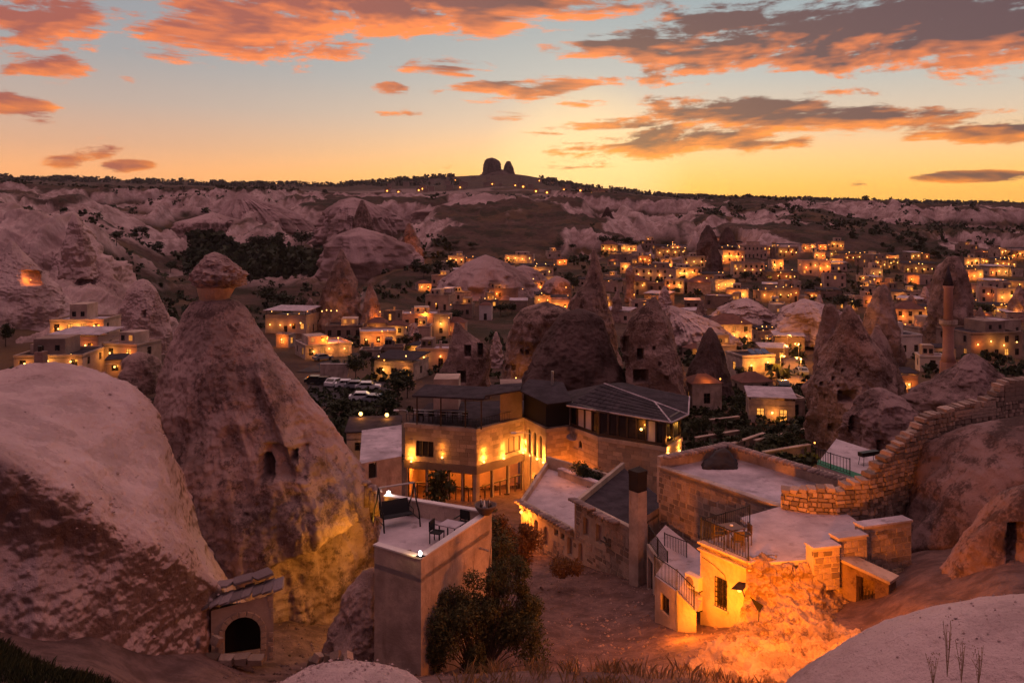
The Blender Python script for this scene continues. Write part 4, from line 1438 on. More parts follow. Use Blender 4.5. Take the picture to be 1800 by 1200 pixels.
# stub chimney on the pale mound
T = Thing('chimney_stub', P(72, 650, 36.9), 'short stone chimney stub on top of the pale mound', 'chimney')
b0 = P(72, 650, 36.9)
T.part('base', MB().lathe([(0.42, -0.6), (0.38, 0.05), (0.3, 0.12)], 10, b0), 'tuff_mid')
T.part('shaft', MB().box(b0.x - .2, b0.x + .2, b0.y - .2, b0.y + .2, b0.z + .1, b0.z + .85), 'tuff_mid')
T.part('cowl', MB().tube([b0 + Vector((-.05, 0, .85)), b0 + Vector((-.05, 0, 1.1))], 0.09, 8), 'iron')

SLABS = [_block(60 + i, 0.10) for i in range(4)]
for me in SLABS:
    me.materials.append(MATS['slab_piece'])
# ---------------------------------------------------------------- stone porch with slab roof
WP = Wall(XY(371, 29.2), XY(481, 29.8))
T = Thing('stone_porch', P(425, 1155, 29.5), 'small stone porch with arched black doorway and slab roof at the cone foot', 'porch')
zl, zr_, zb_ = Zp(1073, 29.2), Zp(1044, 29.8), Zp(1175, 29.2)
arch = WP.op(394, 458, 1084, 1152, True)
mb = MB()
WP.face(mb, zb_, (zl, zr_), [(arch[0], arch[1], zb_, arch[3], True)], 0.5)
WP2 = Wall((WP.p0.x - 0.95, WP.p0.y + 2.2), WP.p0)
WP2.face(mb, zb_, (zl - .05, zl), [], 0.3)
T.part('wall', mb, 'stone_wall')
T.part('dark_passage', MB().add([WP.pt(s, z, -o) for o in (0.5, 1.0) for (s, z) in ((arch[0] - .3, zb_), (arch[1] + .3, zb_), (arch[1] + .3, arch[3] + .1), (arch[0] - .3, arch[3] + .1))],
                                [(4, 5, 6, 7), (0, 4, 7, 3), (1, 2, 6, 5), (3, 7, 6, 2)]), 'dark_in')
stones(T, WP, zb_, lambda s: zl + (zr_ - zl) * s / WP.L - 0.02, 0.34, 0.19, [(arch[0] - .2, arch[1] + .2, zb_ - 1, arch[3] + .22)], ASHL, 0.1, 0.03, seed=4)
ac = (arch[0] + arch[1]) / 2
ar = (arch[1] - arch[0]) / 2
for k in range(9):                      # voussoirs
    t0 = math.pi * (k + .5) / 9
    c = WP.pt(ac + (ar + .1) * math.cos(t0), arch[3] - ar + (ar + .1) * math.sin(t0), 0.0)
    T.inst('arch_stone', ASHL[k % 5], c, None, (0, -t0 + math.pi / 2, math.atan2(WP.d.y, WP.d.x)), (2.2 * math.pi * (ar + .1) / 2 / 9 * .82, 0.13, 0.2))
for side in (arch[0] - .1, arch[1] + .1):
    z = zb_
    while z < arch[3] - ar - .05:
        T.inst('jamb_stone', ASHL[int(z * 7) % 5], WP.pt(side, z + .11, 0.0), None, (0, 0, math.atan2(WP.d.y, WP.d.x)), (.2, .13, .21))
        z += .225
slope = math.atan2(zr_ - zl, WP.L)
for k in range(8):
    s = -0.38 + k * (WP.L + 0.55) / 7.4
    zc = zl + (zr_ - zl) * s / WP.L
    ln = 1.35 + .25 * rng.random()
    c = WP.pt(s + .15, zc + .13 + .015 * (k % 2), 0.16 - ln / 2 + .1 * rng.random())
    T.inst('roof_slab', SLABS[k % 4], c, None, (-0.10 - .05 * rng.random(), -slope - .14 + .08 * rng.random(), math.atan2(WP.d.y, WP.d.x) + .12 * (rng.random() - .5)), (0.38, ln, 0.08))
for k in range(3):
    T.inst('roof_slab', SLABS[k], WP.pt(.35 + .7 * k, zl + (zr_ - zl) * (.35 + .7 * k) / WP.L + .34, -1.25), None, (-.1, -slope, .3 * k), (.7, .8, .1))
for k in range(4):
    T.inst('step_stone', STONES[k], P(372 + k * 26, 1158 + 2 * (k % 2), 28.6), None, (0, 0, .05 * k), (.52, .42, .26))
for k, (x, y) in enumerate([(548, 1158), (560, 1150), (575, 1152), (590, 1146), (600, 1158), (612, 1150), (380, 1120)]):
    o = link('loose_stone', STONES[k % 8], None, None, P(x, y + 6, 30 if k < 6 else 28.5))
    o.scale = (.34, .3, .28)
    o.rotation_euler = (.2 * k, .3, k)
    tag(o, ['reddish loose stone nearest the porch', 'upper left loose stone of the little heap', 'loose stone in the middle of the little heap', 'highest loose stone of the heap by the terrace wall', 'lowest loose stone of the heap by the terrace wall', 'loose stone closest to the terrace wall', 'dark stone lying left of the porch'][k], 'stone', 'loose stones by the terrace wall')

# ---------------------------------------------------------------- terrace house with swing seat
K, Lc, M_, N_ = XY(740, 30), XY(860, 34.8), XY(658, 31.3), XY(676, 37.0)
ztop, zfl, zb_ = -12.38, -13.05, -18.2
T = Thing('terrace_house', (K[0], K[1], -16.8), 'plastered house with a flat roof terrace next to the big cone', 'house')
mb = MB()
w1, w2, w3 = Wall(M_, K), Wall(K, Lc), Wall(N_, Lc)
for w_ in (w1, w2):
    w_.face(mb, zb_, ztop)
    w_.back(mb, zfl - .05, ztop, 0.22)
T.part('wall', mb, 'plaster')
mb = MB()
w3.face(mb, zfl, ztop - .002)
w3.back(mb, zb_, ztop - .002, 0.25)
T.part('rear_parapet', mb, 'plaster')
T.part('terrace_floor', MB().prism([M_, K, Lc, N_], zfl - .2, zfl), 'terrace_floor')
for w_ in (w1, w2, w3):
    cp = MB()
    w_.slab(cp, -0.03, w_.L + 0.03, ztop + .004, ztop + .07, -0.26, 0.05)
    T.part('coping', cp, 'plaster_white')
T.part('drain_spout', MB().tube([w2.pt(w2.L * .84, -13.55, 0), w2.pt(w2.L * .84, -13.6, .45)], .04, 6), 'steel')
T.part('lamp_bulb', MB().lathe([(.03, 0), (.06, .05), (.06, .16), (.02, .2)], 8, w1.pt(w1.L - .12, ztop + .075, -.1)), 'bulb_white')
T.light(w1.pt(w1.L - .35, ztop + .3, .12), 7, (1, .62, .25), .05)
tag(link('low_bench', MB().box(-.5, .5, -.18, .18, 0, .3).mesh('low_bench'), MATS['wood'], None, P(701, 962, 31.6) + Vector((0, 0, 0))), 'low brown bench just behind the lit parapet', 'bench')
bpy.data.objects['low_bench'].location.z = zfl
bpy.data.objects['low_bench'].rotation_euler = (0, 0, .2)


def on_floor(px, py, z):
    D = -z * F / (py - HR)
    return Vector((X(px, D), D, z))


# swing seat
c = on_floor(697, 921, zfl)
o = empty('garden_swing', c, R(28), 'dark garden swing seat with curved frame and no canopy on the terrace', 'garden swing')
sx = .82
for s in (-1, 1):
    MB().tube([(s * sx, -.75, 0), (s * sx, -.62, .6), (s * sx, -.25, 1.05), (s * sx, 0, 1.72)], .035, 6).build('frame_leg', MATS['iron'], o, True)
    MB().tube([(s * sx, .75, 0), (s * sx, .62, .6), (s * sx, .25, 1.05), (s * sx, 0, 1.72)], .035, 6).build('frame_leg', MATS['iron'], o, True)
    MB().tube([(s * sx, -.68, .3), (s * sx, .68, .3)], .022, 5).build('brace', MATS['iron'], o)
    MB().tube([(s * .72, 0, 1.7), (s * .68, .02, .55)], .012, 4).build('hanger', MATS['steel'], o)
MB().tube([(-sx, 0, 1.72), (sx, 0, 1.72)], .04, 6).build('top_bar', MATS['steel'], o)
st = MB()
st.add([(-.68, -.28, .45), (.68, -.28, .45), (.68, .22, .40), (-.68, .22, .40), (.68, .42, .95), (-.68, .42, .95)], [(0, 1, 2, 3), (3, 2, 4, 5)])
st.add([(-.68, -.28, .40), (.68, -.28, .40), (.68, .25, .35), (-.68, .25, .35), (.68, .46, .95), (-.68, .46, .95)], [(3, 2, 1, 0), (5, 4, 2, 3)])
st.build('seat', MATS['canvas_black'], o)
for s in (-1, 1):
    MB().tube([(s * .68, -.28, .45), (s * .68, -.28, .66), (s * .68, .36, .68)], .018, 5).build('armrest', MATS['iron'], o)
table('square terrace table with a pale top between two dark chairs', on_floor(793, 950, zfl), R(-28), .85, .75, .72, 'roof_concrete')
chair('dark armchair left of the terrace table', on_floor(768, 953, zfl), R(70))
chair('dark chair against the parapet behind the terrace table', on_floor(812, 936, zfl), R(-30))
tag(link('lamp_globe', ball(.10, 'bulb_white'), None, None, P(683, 866, 37.2)), 'bright white lamp globe at the rear end of the terrace', 'lamp')
T2 = Thing('lamp_post', P(683, 900, 37.2), 'thin dark post carrying the white globe behind the terrace', 'lamp post')
p_ = P(683, 868, 37.2)
T2.part('post', MB().tube([(p_.x, p_.y, p_.z - 3.5), (p_.x, p_.y, p_.z - .12)], .03, 6), 'iron')
T2.light(p_ + Vector((0, -.2, .1)), 14, (1, .85, .75), .1)
# planter bowl on the corner
c = Vector((Lc[0] - .15, Lc[1] - .25, ztop + .07))
o = empty('planter_bowl', c, 0, 'dark round planter bowl with pale trinkets on the terrace corner', 'planter')
MB().lathe([(.2, 0), (.3, .1), (.46, .32), (.5, .42), (.44, .42), (.4, .34), (.05, .33)], 20).build('bowl', MATS['soil_pot'], o, True)
for k in range(7):
    a = k * 0.9
    MB().lathe([(.02, 0), (.06, .05), (.05, .12), (.02, .2 + .03 * k)], 7, (.22 * math.cos(a), .22 * math.sin(a), .33)).build('trinket', MATS['white_paint' if k % 2 else 'soil_pot'], o, True)

# ---------------------------------------------------------------- hotel
zP, zL, zG, zE = -17.3, -20.8, -25.0, -15.15
A, B, C = XY(712, 71), XY(837, 69), XY(921, 73.2)
E, G_, H_, I_, J_ = XY(960, 69), XY(1001, 70), XY(1052, 66.4), XY(1170, 63.2), XY(1198, 66.2)
T = Thing('hotel', (B[0], B[1], -24.6), 'large lit stone hotel with slate roof and orange glowing restaurant', 'hotel')
HT = T
wA, wB, wC, wE, wG, wH, wI = Wall(A, B), Wall(B, C), Wall(C, E), Wall(E, G_), Wall(G_, H_), Wall(H_, I_), Wall(I_, J_)
opA = [wA.op(731, 762, 775, 803)]
opB = [wB.op(887, 915, 768, 795)]
opC = [wC.op(926 + 10 * k, 933 + 10 * k, 752 + 6 * k, 797 + 5 * k, True) for k in range(3)]
opG = [wG.op(1017, 1023, 774, 787, True)]
gfA = [(0.25, wA.L * .30, -24.5, zL - .35), (wA.L * .32, wA.L * .60, -24.5, zL - .35), (wA.L * .62, wA.L * .80, -24.5, zL - .35), (wA.L * .82, wA.L - .3, -24.5, zL - .35)]
gfB = [(0.4, wB.L * .33, -24.5, zL - .35), (wB.L * .36, wB.L * .66, -24.5, zL - .35), (wB.L * .69, wB.L - .15, -24.5, zL - .35)]
gfC = [(wC.L * .3, wC.L * .8, -24.5, zL - .9, True)]
up_ = MB()
for w_, ops, low in ((wA, opA + gfA, zG), (wB, opB + gfB, zG), (wC, opC + gfC, zG), (wE, [], zG), (wG, opG, zG), (wH, [], zG), (wI, [], zG)):
    w_.face(up_, low, zP, ops, .3)
T.part('wall', up_, 'stone_wall')
for k, (w_, ops) in enumerate(((wA, opA), (wB, opB), (wC, opC), (wE, []), (wG, opG), (wH, []), (wI, []))):
    T.part('masonry', blocks_mesh(w_, zL + .35 if k < 3 else -24, zP - .3, 0.75, 0.36, [(o[0] - .1, o[1] + .1, o[2] - .1, o[3] + .1) for o in ops], .035, k), 'ashlar_joined', kind='stuff')
mb = MB()
for w_ in (wA, wB, wC, wE, wG, wH, wI):
    w_.slab(mb, -.05, w_.L + .05, zP - .28, zP + .05, -.35, .10)
T.part('parapet_band', mb, 'stone_wall')
mb = MB()
for w_ in (wA, wB):
    w_.slab(mb, -.05, w_.L + .05, zL - .35, zL + .33, -.2, .14)
T.part('ledge', mb, 'stone_piece')
for w_, o_ in ((wA, opA[0]), (wB, opB[0])):
    window(T, w_, o_, 'wood_dark', 'curtain' if w_ is wB else 'glass_dark', .15, 2, sill=None)
for o_ in opC:
    window(T, wC, o_, 'wood_dark', 'glass_dark', .2, 1)
window(T, wG, opG[0], 'wood_dark', 'glass_dark', .15, 0)
# restaurant: lit room behind tall panes
for w_, ops in ((wA, gfA), (wB, gfB), (wC, gfC)):
    for o_ in ops:
        fr = MB()
        s0, s1, za, zb2 = o_[:4]
        for s in (s0, s1 - .09):
            w_.slab(fr, s, s + .09, za, zb2, -.2, -.1)
        for z in (za, za + (zb2 - za) * .6, zb2 - .09):
            w_.slab(fr, s0, s1, z, z + .09, -.2, -.1)
        w_.slab(fr, (s0 + s1) / 2 - .04, (s0 + s1) / 2 + .04, za, za + (zb2 - za) * .6, -.2, -.1)
        T.part('shop_window', fr, 'wood_dark')
room = MB()
pts = [A, B, C]
inn = [(A[0] + .5, A[1] + 5), (B[0], B[1] + 5.5), (C[0] - .5, C[1] + 4)]
room.add([(p[0], p[1], -24.45) for p in (A, B, C)] + [(p[0], p[1], -24.45) for p in inn], [(0, 1, 4, 3), (1, 2, 5, 4)])
room.add([(p[0], p[1], -24.45) for p in inn] + [(p[0], p[1], zL - .1) for p in inn], [(0, 1, 4, 3), (1, 2, 5, 4)])
room.add([(A[0] + .31, A[1] + .2, -24.45), (*inn[0], -24.45), (*inn[0], zL - .1), (A[0] + .31, A[1] + .2, zL - .1)], [(0, 1, 2, 3)])
room.add([(p[0], p[1] + .32, zL - .12) for p in (A, B, C)] + [(p[0], p[1], zL - .12) for p in inn], [(3, 4, 1, 0), (4, 5, 2, 1)])
T.part('restaurant_room', room, 'town_pink')
for k in range(6):
    q = Vector(A).lerp(Vector(B), (k + .5) / 3) if k < 3 else Vector(B).lerp(Vector(C), (k - 2.5) / 3)
    T.light((q.x, q.y + 1.8, zL - .9), 150, ORANGE, .3)
    T.inst('ceiling_lamp', ball(.14, 'bulb_warm'), (q.x, q.y + 2.0, zL - .5))
for k in range(8):
    q = Vector(A).lerp(Vector(C), .12 + k * .11)
    l = ['first', 'second', 'third', 'fourth', 'fifth', 'sixth', 'seventh', 'eighth'][k]
    table(f'restaurant table under the hotel lamps, {l} from the tree side', (q.x, q.y - 1.2 + 2.6 * (k % 2), -24.45), .3 * k, .8, .8, .75, 'wood')
    chair(f'dark chair by the {l} restaurant table counted from the tree side', (q.x + .8, q.y - 1.2 + 2.6 * (k % 2), -24.45), 1.2 + .3 * k, 'wood_dark')
# wall washers
for (w_, px_, py_, pw) in ((wA, 724, 810, 45), (wA, 778, 803, 10), (wB, 849, 811, 45), (wB, 884, 805, 45), (wB, 918, 795, 45), (wC, 934, 800, 35), (wC, 946, 806, 35), (wC, 957, 812, 50), (wC, 940, 862, 60), (wI, 1172, 796, 30), (wI, 1192, 792, 22)):
    s = min(max(w_.s_px(px_), .15), w_.L - .15)
    z = w_.zmid(px_, py_)
    T.inst('wall_washer', ball(.09, 'bulb'), w_.pt(s, z, .12))
    T.light(w_.pt(s, z + .3, .25), pw * 1.7, GOLD, .06)
    T.light(w_.pt(s, z + 1.0, .3), pw * .9, GOLD, .06)
T.light(wE.pt(wE.L * .5, -21.5, 1.6), 330, ORANGE, .3)
T.light(wG.pt(wG.L * .35, -22.2, 1.8), 220, ORANGE, .3)
# satellite dish
dsh = MB().lathe([(.02, 0), (.25, .03), (.45, .14), (.55, .25), (.53, .26), (.2, .06), (.02, .04)], 18)
o = T.part('satellite_dish', MB().add([], []), 'white_paint') if False else None
d_o = dsh.build('satellite_dish', MATS['roof_concrete'], HT.o, True)
d_o.location = Vector(wE.pt(wE.L, -18.3, .55)) - HT.loc
d_o.rotation_euler = (R(20), 0, 0)
# balcony level of the left wing: deck, railing, awning roof, back rooms
T.part('roof_deck', MB().prism([A, B, C, (C[0] + .6, C[1] + 8), (A[0] + 1.2, A[1] + 9)], zP - .3, zP - .1), 'slate')
aw = MB().prism([XY(724, 70), XY(850, 68), XY(860, 72.6), XY(748, 74.5)], [-14.75, -14.6, -14.5, -14.65], [-14.6, -14.45, -14.35, -14.5])
T.part('awning_roof', aw, 'slate')
T.part('awning_roof', MB().prism([XY(850, 69), XY(914, 70.5), XY(918, 74), XY(862, 73.5)], [-14.55, -14.35, -14.4, -14.5], [-14.42, -14.22, -14.27, -14.37]), 'slate')
T.part('back_room', MB().box(X(762, 77), X(806, 77), 77, 80, zP - .1, -14.5), 'town_stone')
T.part('corner_room', MB().prism([XY(879, 71.4), XY(918, 73), XY(917, 77), XY(879, 77)], zP - .1, -14.5), 'town_dark')
for px_ in (733, 775, 818, 846):
    p_ = Vector((*XY(px_, 70.6 - (px_ - 733) / 113 * 1.6), 0))
    T.part('awning_post', MB().box(p_.x - .06, p_.x + .06, p_.y - .06, p_.y + .06, zP, -14.65), 'wood_dark')
p0_, p1_ = P(727, 735, 72), P(822, 735, 71)
bar = MB().tube([(p0_.x, p0_.y, -16.3), (p1_.x, p1_.y, -16.3)], .05, 6)
bar.tube([(p0_.x, p0_.y, -16.55), (p1_.x, p1_.y, -16.55)], .04, 6)
T.part('steel_rail', bar, 'steel')
for k in range(12):
    q = p0_.lerp(p1_, k / 11)
    T.part('rail_post', MB().box(q.x - .03, q.x + .03, q.y - .03, q.y + .03, zP, -16.3), 'iron')
for k in range(5):
    chair(f'dark chair behind the steel rail on the hotel deck, {["first", "second", "third", "fourth", "fifth"][k]} from the street lamp', (X(740 + 19 * k, 72.5), 72.5, zP - .1), 3.0 + .2 * k, 'canvas_black')
railing('black railing along the front edge of the hotel deck', [(A[0] + .1, A[1] + .1, zP + .05), (B[0], B[1] + .15, zP + .05), (C[0] - .2, C[1], zP + .05)], .75, .3)
# dark loggia between the wings
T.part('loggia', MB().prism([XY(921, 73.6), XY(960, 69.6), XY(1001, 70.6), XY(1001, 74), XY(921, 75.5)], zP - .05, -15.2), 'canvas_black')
T.part('loggia_roof', MB().prism([XY(910, 72), XY(962, 68.2), XY(1005, 69), XY(990, 75), XY(930, 76)], [-14.6, -15.05, -14.95, -14.5, -14.4], [-14.5, -14.95, -14.85, -14.4, -14.3]), 'slate')
# glazed gallery
for w_, n in ((wG, 4), (wH, 7), (wI, 2)):
    fr = MB()
    w_.slab(fr, 0, w_.L, zP + .05, zP + .3, -.25, -.05)
    w_.slab(fr, 0, w_.L, zE - .12, zE + .02, -.25, -.05)
    for k in range(n + 1):
        s = w_.L * k / n
        w_.slab(fr, max(0, s - .06), min(w_.L, s + .06), zP + .05, zE, -.25, -.05)
    go_ = T.part('gallery_frame', fr, 'wood_dark')
    for k in range(n):
        a, b = w_.L * k / n + .06, w_.L * (k + 1) / n - .06
        light_panel = (w_ is wG and k in (1, 2)) or (w_ is wH and k == 5)
        pn = MB().add([w_.pt(a, zP + .3, -.16), w_.pt(b, zP + .3, -.16), w_.pt(b, zE - .12, -.16), w_.pt(a, zE - .12, -.16)], [(0, 1, 2, 3)])
        T.part('pane', pn, 'plaster_white' if light_panel else 'glass_dark', go_)
s_ = wH.s_px(1128)
T.inst('gallery_lamp', ball(.11, 'bulb'), wH.pt(s_, -16.1, .1))
T.light(wH.pt(s_, -15.9, .3), 14, GOLD, .05)
# hip roof with slate courses
ea, eb, ec, ed = P(996, 713, 68.8), P(1180, 743, 62.3), P(1210, 729, 65.6), P(1212, 697, 72.5)
r1, r2, rb = P(1062, 674, 75), P(1150, 706, 69.5), P(1092, 672, 77)
ef = P(985, 690, 79)
planes = [[ea, eb, r2, r1], [eb, ec, r2], [ec, ed, rb, r1, r2], [ef, ea, r1]]
rf = MB()
for pl in planes:
    n = len(pl)
    rf.add([tuple(p) for p in pl] + [(p.x, p.y, p.z - .12) for p in pl], [tuple(range(n)), tuple(range(2 * n - 1, n - 1, -1))] + [(i, i + n, (i + 1) % n + n, (i + 1) % n) for i in range(n)])
roof_o = T.part('roof', rf, 'slate')
for a_, b_, c_, d_, nu_, nv_ in ((ea, eb, r2, r1, 14, 7), (ec, ed, rb, r2, 8, 5)):
    for i in range(nu_):
        for j in range(nv_):
            u0, u1, v0, v1 = i / nu_, (i + 1) / nu_, j / nv_, (j + 1) / nv_
            def q(u, v, up=0):
                p = a_.lerp(b_, u).lerp(d_.lerp(c_, u), v)
                return (p.x, p.y, p.z + up)
            e_ = .004
            lo, hi = .05 + .015 * rng.random(), .02
            T.part('roof_sheet', MB().add([q(u0 + e_, v0 + e_, lo), q(u1 - e_, v0 + e_, lo), q(u1 - e_, v1 - e_, hi), q(u0 + e_, v1 - e_, hi),
                                           q(u0 + e_, v0 + e_, .002), q(u1 - e_, v0 + e_, .002), q(u1 - e_, v1 - e_, .002), q(u0 + e_, v1 - e_, .002)],
                                          [(0, 1, 2, 3), (4, 5, 1, 0), (5, 6, 2, 1), (6, 7, 3, 2), (7, 4, 0, 3)]), 'slate', roof_o)
for a_, b_ in ((ea, eb), (eb, ec), (r2, eb), (r1, r2), (r2, ec), (ec, ed)):
    T.part('roof_edge', MB().tube([a_ + Vector((0, 0, .03)), b_ + Vector((0, 0, .03))], .07, 5), 'roof_concrete', roof_o)
T.part('flue_pipe', MB().tube([P(971, 690, 74), P(971, 652, 74)], .12, 8), 'steel')
# tree in front of the restaurant
tree('dark round-topped tree in front of the glowing restaurant', (X(768, 66.5), 66.5, -24.2), 4.6, 3.6, 'street_tree')
for i, (px_, py_) in enumerate([(820, 880), (855, 868), (868, 872), (925, 862), (740, 878)]):
    tree(f'small potted shrub outside the restaurant, {["first", "second", "third", "fourth", "fifth"][i]} listed from the entrance', (X(px_, 66), 66, -24.3), 1.3, 1.0, 'potted_shrub', group='potted shrubs outside the restaurant')


def street_lamp(label, px, py_top, py_base, D, arm=-1.2, lit=True, power=0, white=False):
    a, b = P(px, py_base, D), P(px, py_top, D)
    T = Thing('street_lamp', a, label, 'street lamp')
    T.part('pole', MB().tube([a, b], [.07, .045], 7), 'steel')
    T.part('arm', MB().tube([b, b + Vector((arm * .5, -.05, .12)), b + Vector((arm, -.1, .1))], .03, 5), 'steel')
    h = b + Vector((arm, -.1, .08))
    T.part('lamp_head', MB().box(h.x - .32, h.x + .12, h.y - .1, h.y + .1, h.z - .05, h.z + .05), 'white_paint')
    if lit:
        T.inst('bulb', ball(.1, 'bulb_white' if white else 'bulb'), h + Vector((-.1, 0, -.12)))
        if power:
            T.light(h + Vector((-.1, -.1, -.35)), power, (1, .8, .6) if white else GOLD, .1)


street_lamp('tall unlit street lamp in front of the arched hotel windows', 933, 762, 872, 66, -1.3, False)
street_lamp('unlit street lamp rising at the left end of the hotel deck', 716, 722, 810, 73.5, -.9, False)

# ---------------------------------------------------------------- central stone house
p0_, p1_ = XY(916, 55), XY(1106, 45)
Wc = Wall(p0_, p1_)
T = Thing('stone_house', (p1_[0], p1_[1], -20.2), 'old stone house with blind arches and a flat roof behind the tall chimney', 'house')
zb_ = -23
sm = Wc.s_px(1013)
pm = Wc.pt(sm, 0)
Wl, Wr = Wall(p0_, pm[:2]), Wall(pm[:2], p1_)
zt1, zt2 = -18.7, -16.75
opL = [Wl.op(939, 946, 913, 945, True), Wl.op(955, 963, 925, 958, True), Wl.op(974, 981, 930, 941), Wl.op(985, 992, 937, 948), Wl.op(997, 1006, 943, 976, True)]
opR = [Wr.op(1016, 1025, 954, 988, True), Wr.op(1025, 1035, 910, 941), Wr.op(1047, 1058, 922, 954)]
mb = MB()
Wl.face(mb, zb_, zt1, opL, .28)
Wr.face(mb, zb_, zt2, opR, .28)
Wl.back(mb, zt1 - .6, zt1, .3)
Wr.back(mb, zt1, zt2, .3)
Wx = Wall((p1_[0], p1_[1]), (p1_[0] + 3.2, p1_[1] + 4.5))
Wx.face(mb, zb_, zt2)
T.part('wall', mb, 'stone_wall')
for i, o_ in enumerate(opL + opR):
    W_ = Wl if i < 5 else Wr
    blind = i in (0, 1, 5, 6, 7, 4)
    T.part('blind_arch' if i in (0, 1, 4, 5) else ('window_pane' if not blind else 'blind_window'),
           MB().add([W_.pt(o_[0], o_[2], -.26), W_.pt(o_[1], o_[2], -.26), W_.pt(o_[1], o_[3], -.26), W_.pt(o_[0], o_[3], -.26)], [(0, 1, 2, 3)]), 'town_pink' if blind else 'glass_dark')
for W_, zt, ops, sd in ((Wl, zt1, opL, 5), (Wr, zt2, opR, 6)):
    stones(T, W_, -22.6, zt - .05, .5, .3, [(o[0] - .06, o[1] + .06, o[2] - .06, o[3] + .06) for o in ops], STONES, .2, .03, 150, seed=sd)
# roofs
bl, bm = XY(962, 64), (pm[0] + 4.2, pm[1] + 9)
T.part('roof_floor', MB().prism([p0_, pm[:2], bm, bl], zt1 - .55, zt1 - .4), 'terrace_floor')
T.part('roof_floor', MB().prism([pm[:2], p1_, (p1_[0] + 3.2, p1_[1] + 4.5), (pm[0] + 4, pm[1] + 8)], zt2 - .5, zt2 - .35), 'slate')
Wk = Wall(p0_, bl)
mb = MB()
Wk.slab(mb, 0, Wk.L, zt1 - .5, zt1 + .02, -.12, .12)
T.part('side_parapet', mb, 'stone_wall')
mb = MB()
Wq = Wall(pm[:2], (pm[0] + 4, pm[1] + 8))
Wq.slab(mb, 0, Wq.L, zt1 - .5, zt2, -.12, .12)
Wq2 = Wall(bl, bm)
Wq2.slab(mb, 0, Wq2.L, zt1 - .5, zt1 + .5, -.12, .12)
T.part('rear_wall', mb, 'stone_wall')
T.light((p0_[0] + 3.5, p0_[1] + 5, zt1 + 1.2), 60, ORANGE, .2)
TILE = MB().lathe([(.10, 0), (.12, .02), (.10, .5)], 8).mesh('ridge_tile', True)
TILE.materials.append(MATS['tile_piece'])
for W_, s0, s1, z in ((Wl, .2, Wl.L - .1, zt1), (Wr, .1, 2.1, zt2 + .05), (Wr, 2.6, 4.6, zt2 - .05)):
    k = 0
    s = s0
    while s < s1:
        T.inst('roof_tile', TILE, W_.pt(s, z + .09 + .02 * (k % 2), .14), None, (R(-82), 0, math.atan2(W_.d.y, W_.d.x) + math.pi), (1, 1, 1))
        s += .2 if W_ is Wr else .34
        k += 1
T.part('broken_beam', MB().tube([Wr.pt(Wr.L * .52, -18.1, -.1), Wr.pt(Wr.L * .72, -17.95, .5)], .06, 5).tube([Wr.pt(Wr.L * .55, -18.2, .25), Wr.pt(Wr.L * .74, -18.2, .3)], .05, 5), 'wood_dark')
# little yard walls and shrubs behind it
T = Thing('yard_wall', P(1040, 850, 60), 'low white-topped yard wall behind the old stone house', 'wall')
Wy = Wall(XY(1052, 57), XY(1110, 52))
mb = MB()
Wy.slab(mb, 0, Wy.L, -21, -18.2, -.15, .15)
T.part('wall', mb, 'stone_wall')
mb = MB()
Wy.slab(mb, 0, Wy.L, -18.195, -18.1, -.2, .2)
T.part('coping', mb, 'roof_concrete')
Wy = Wall(XY(984, 62), XY(1052, 58.5))
mb = MB()
Wy.slab(mb, 0, Wy.L, -21, -18.6, -.2, .2)
T.part('wall', mb, 'stone_wall')
mb = MB()
Wy.slab(mb, 0, Wy.L, -18.595, -18.5, -.25, .25)
T.part('coping', mb, 'roof_concrete')
tree('round dark shrub on the yard wall below the hotel dish', (X(1022, 60), 60, -19.4), 2.2, 1.9, 'shrub')
tree('wide dark shrub right of the round one by the yard wall', (X(1042, 60), 60, -19.7), 1.8, 2.4, 'shrub')

q_ = Wl.pt(.6, -19.2, .35)  # lantern added to warm the terrace wall and the street
LT = Thing('wall_lantern', q_, 'warm lantern added on the street corner of the old stone house', 'lamp')
LT.part('bracket', MB().tube([Wl.pt(.6, -19.1, 0), q_], .03, 5), 'iron')
LT.inst('bulb', ball(.11, 'bulb_warm'), q_)
LT.light(Vector(q_) + Vector((-.3, -.35, -.1)), 430, ORANGE, .15)
# ---------------------------------------------------------------- tall chimney
D_ = 44
T = Thing('tall_chimney', P(1122, 1040, D_), 'tall square ochre chimney with a soot-black top beside the street', 'chimney')
x0, x1 = X(1106, D_), X(1137, D_)
rot = lambda x, y: (x, y)
pz = [(x0, 44.1), (X(1122, 43.5), 43.55), (x1, 44.0), (X(1124, 44.6), 44.7)]
T.part('shaft', MB().prism(pz, -21.5, Zp(862, D_)), 'plaster')
T.part('sooty_top', MB().prism([(p[0] + (p[0] - X(1122, 44)) * .02, p[1] - .005) for p in pz], Zp(861.5, D_), Zp(833, D_)), 'soot')
T.part('cap', MB().prism([(X(1122, 44) + (p[0] - X(1122, 44)) * 1.08, 44.1 + (p[1] - 44.1) * 1.08) for p in pz], Zp(832.8, D_), Zp(826, D_)), 'soot')

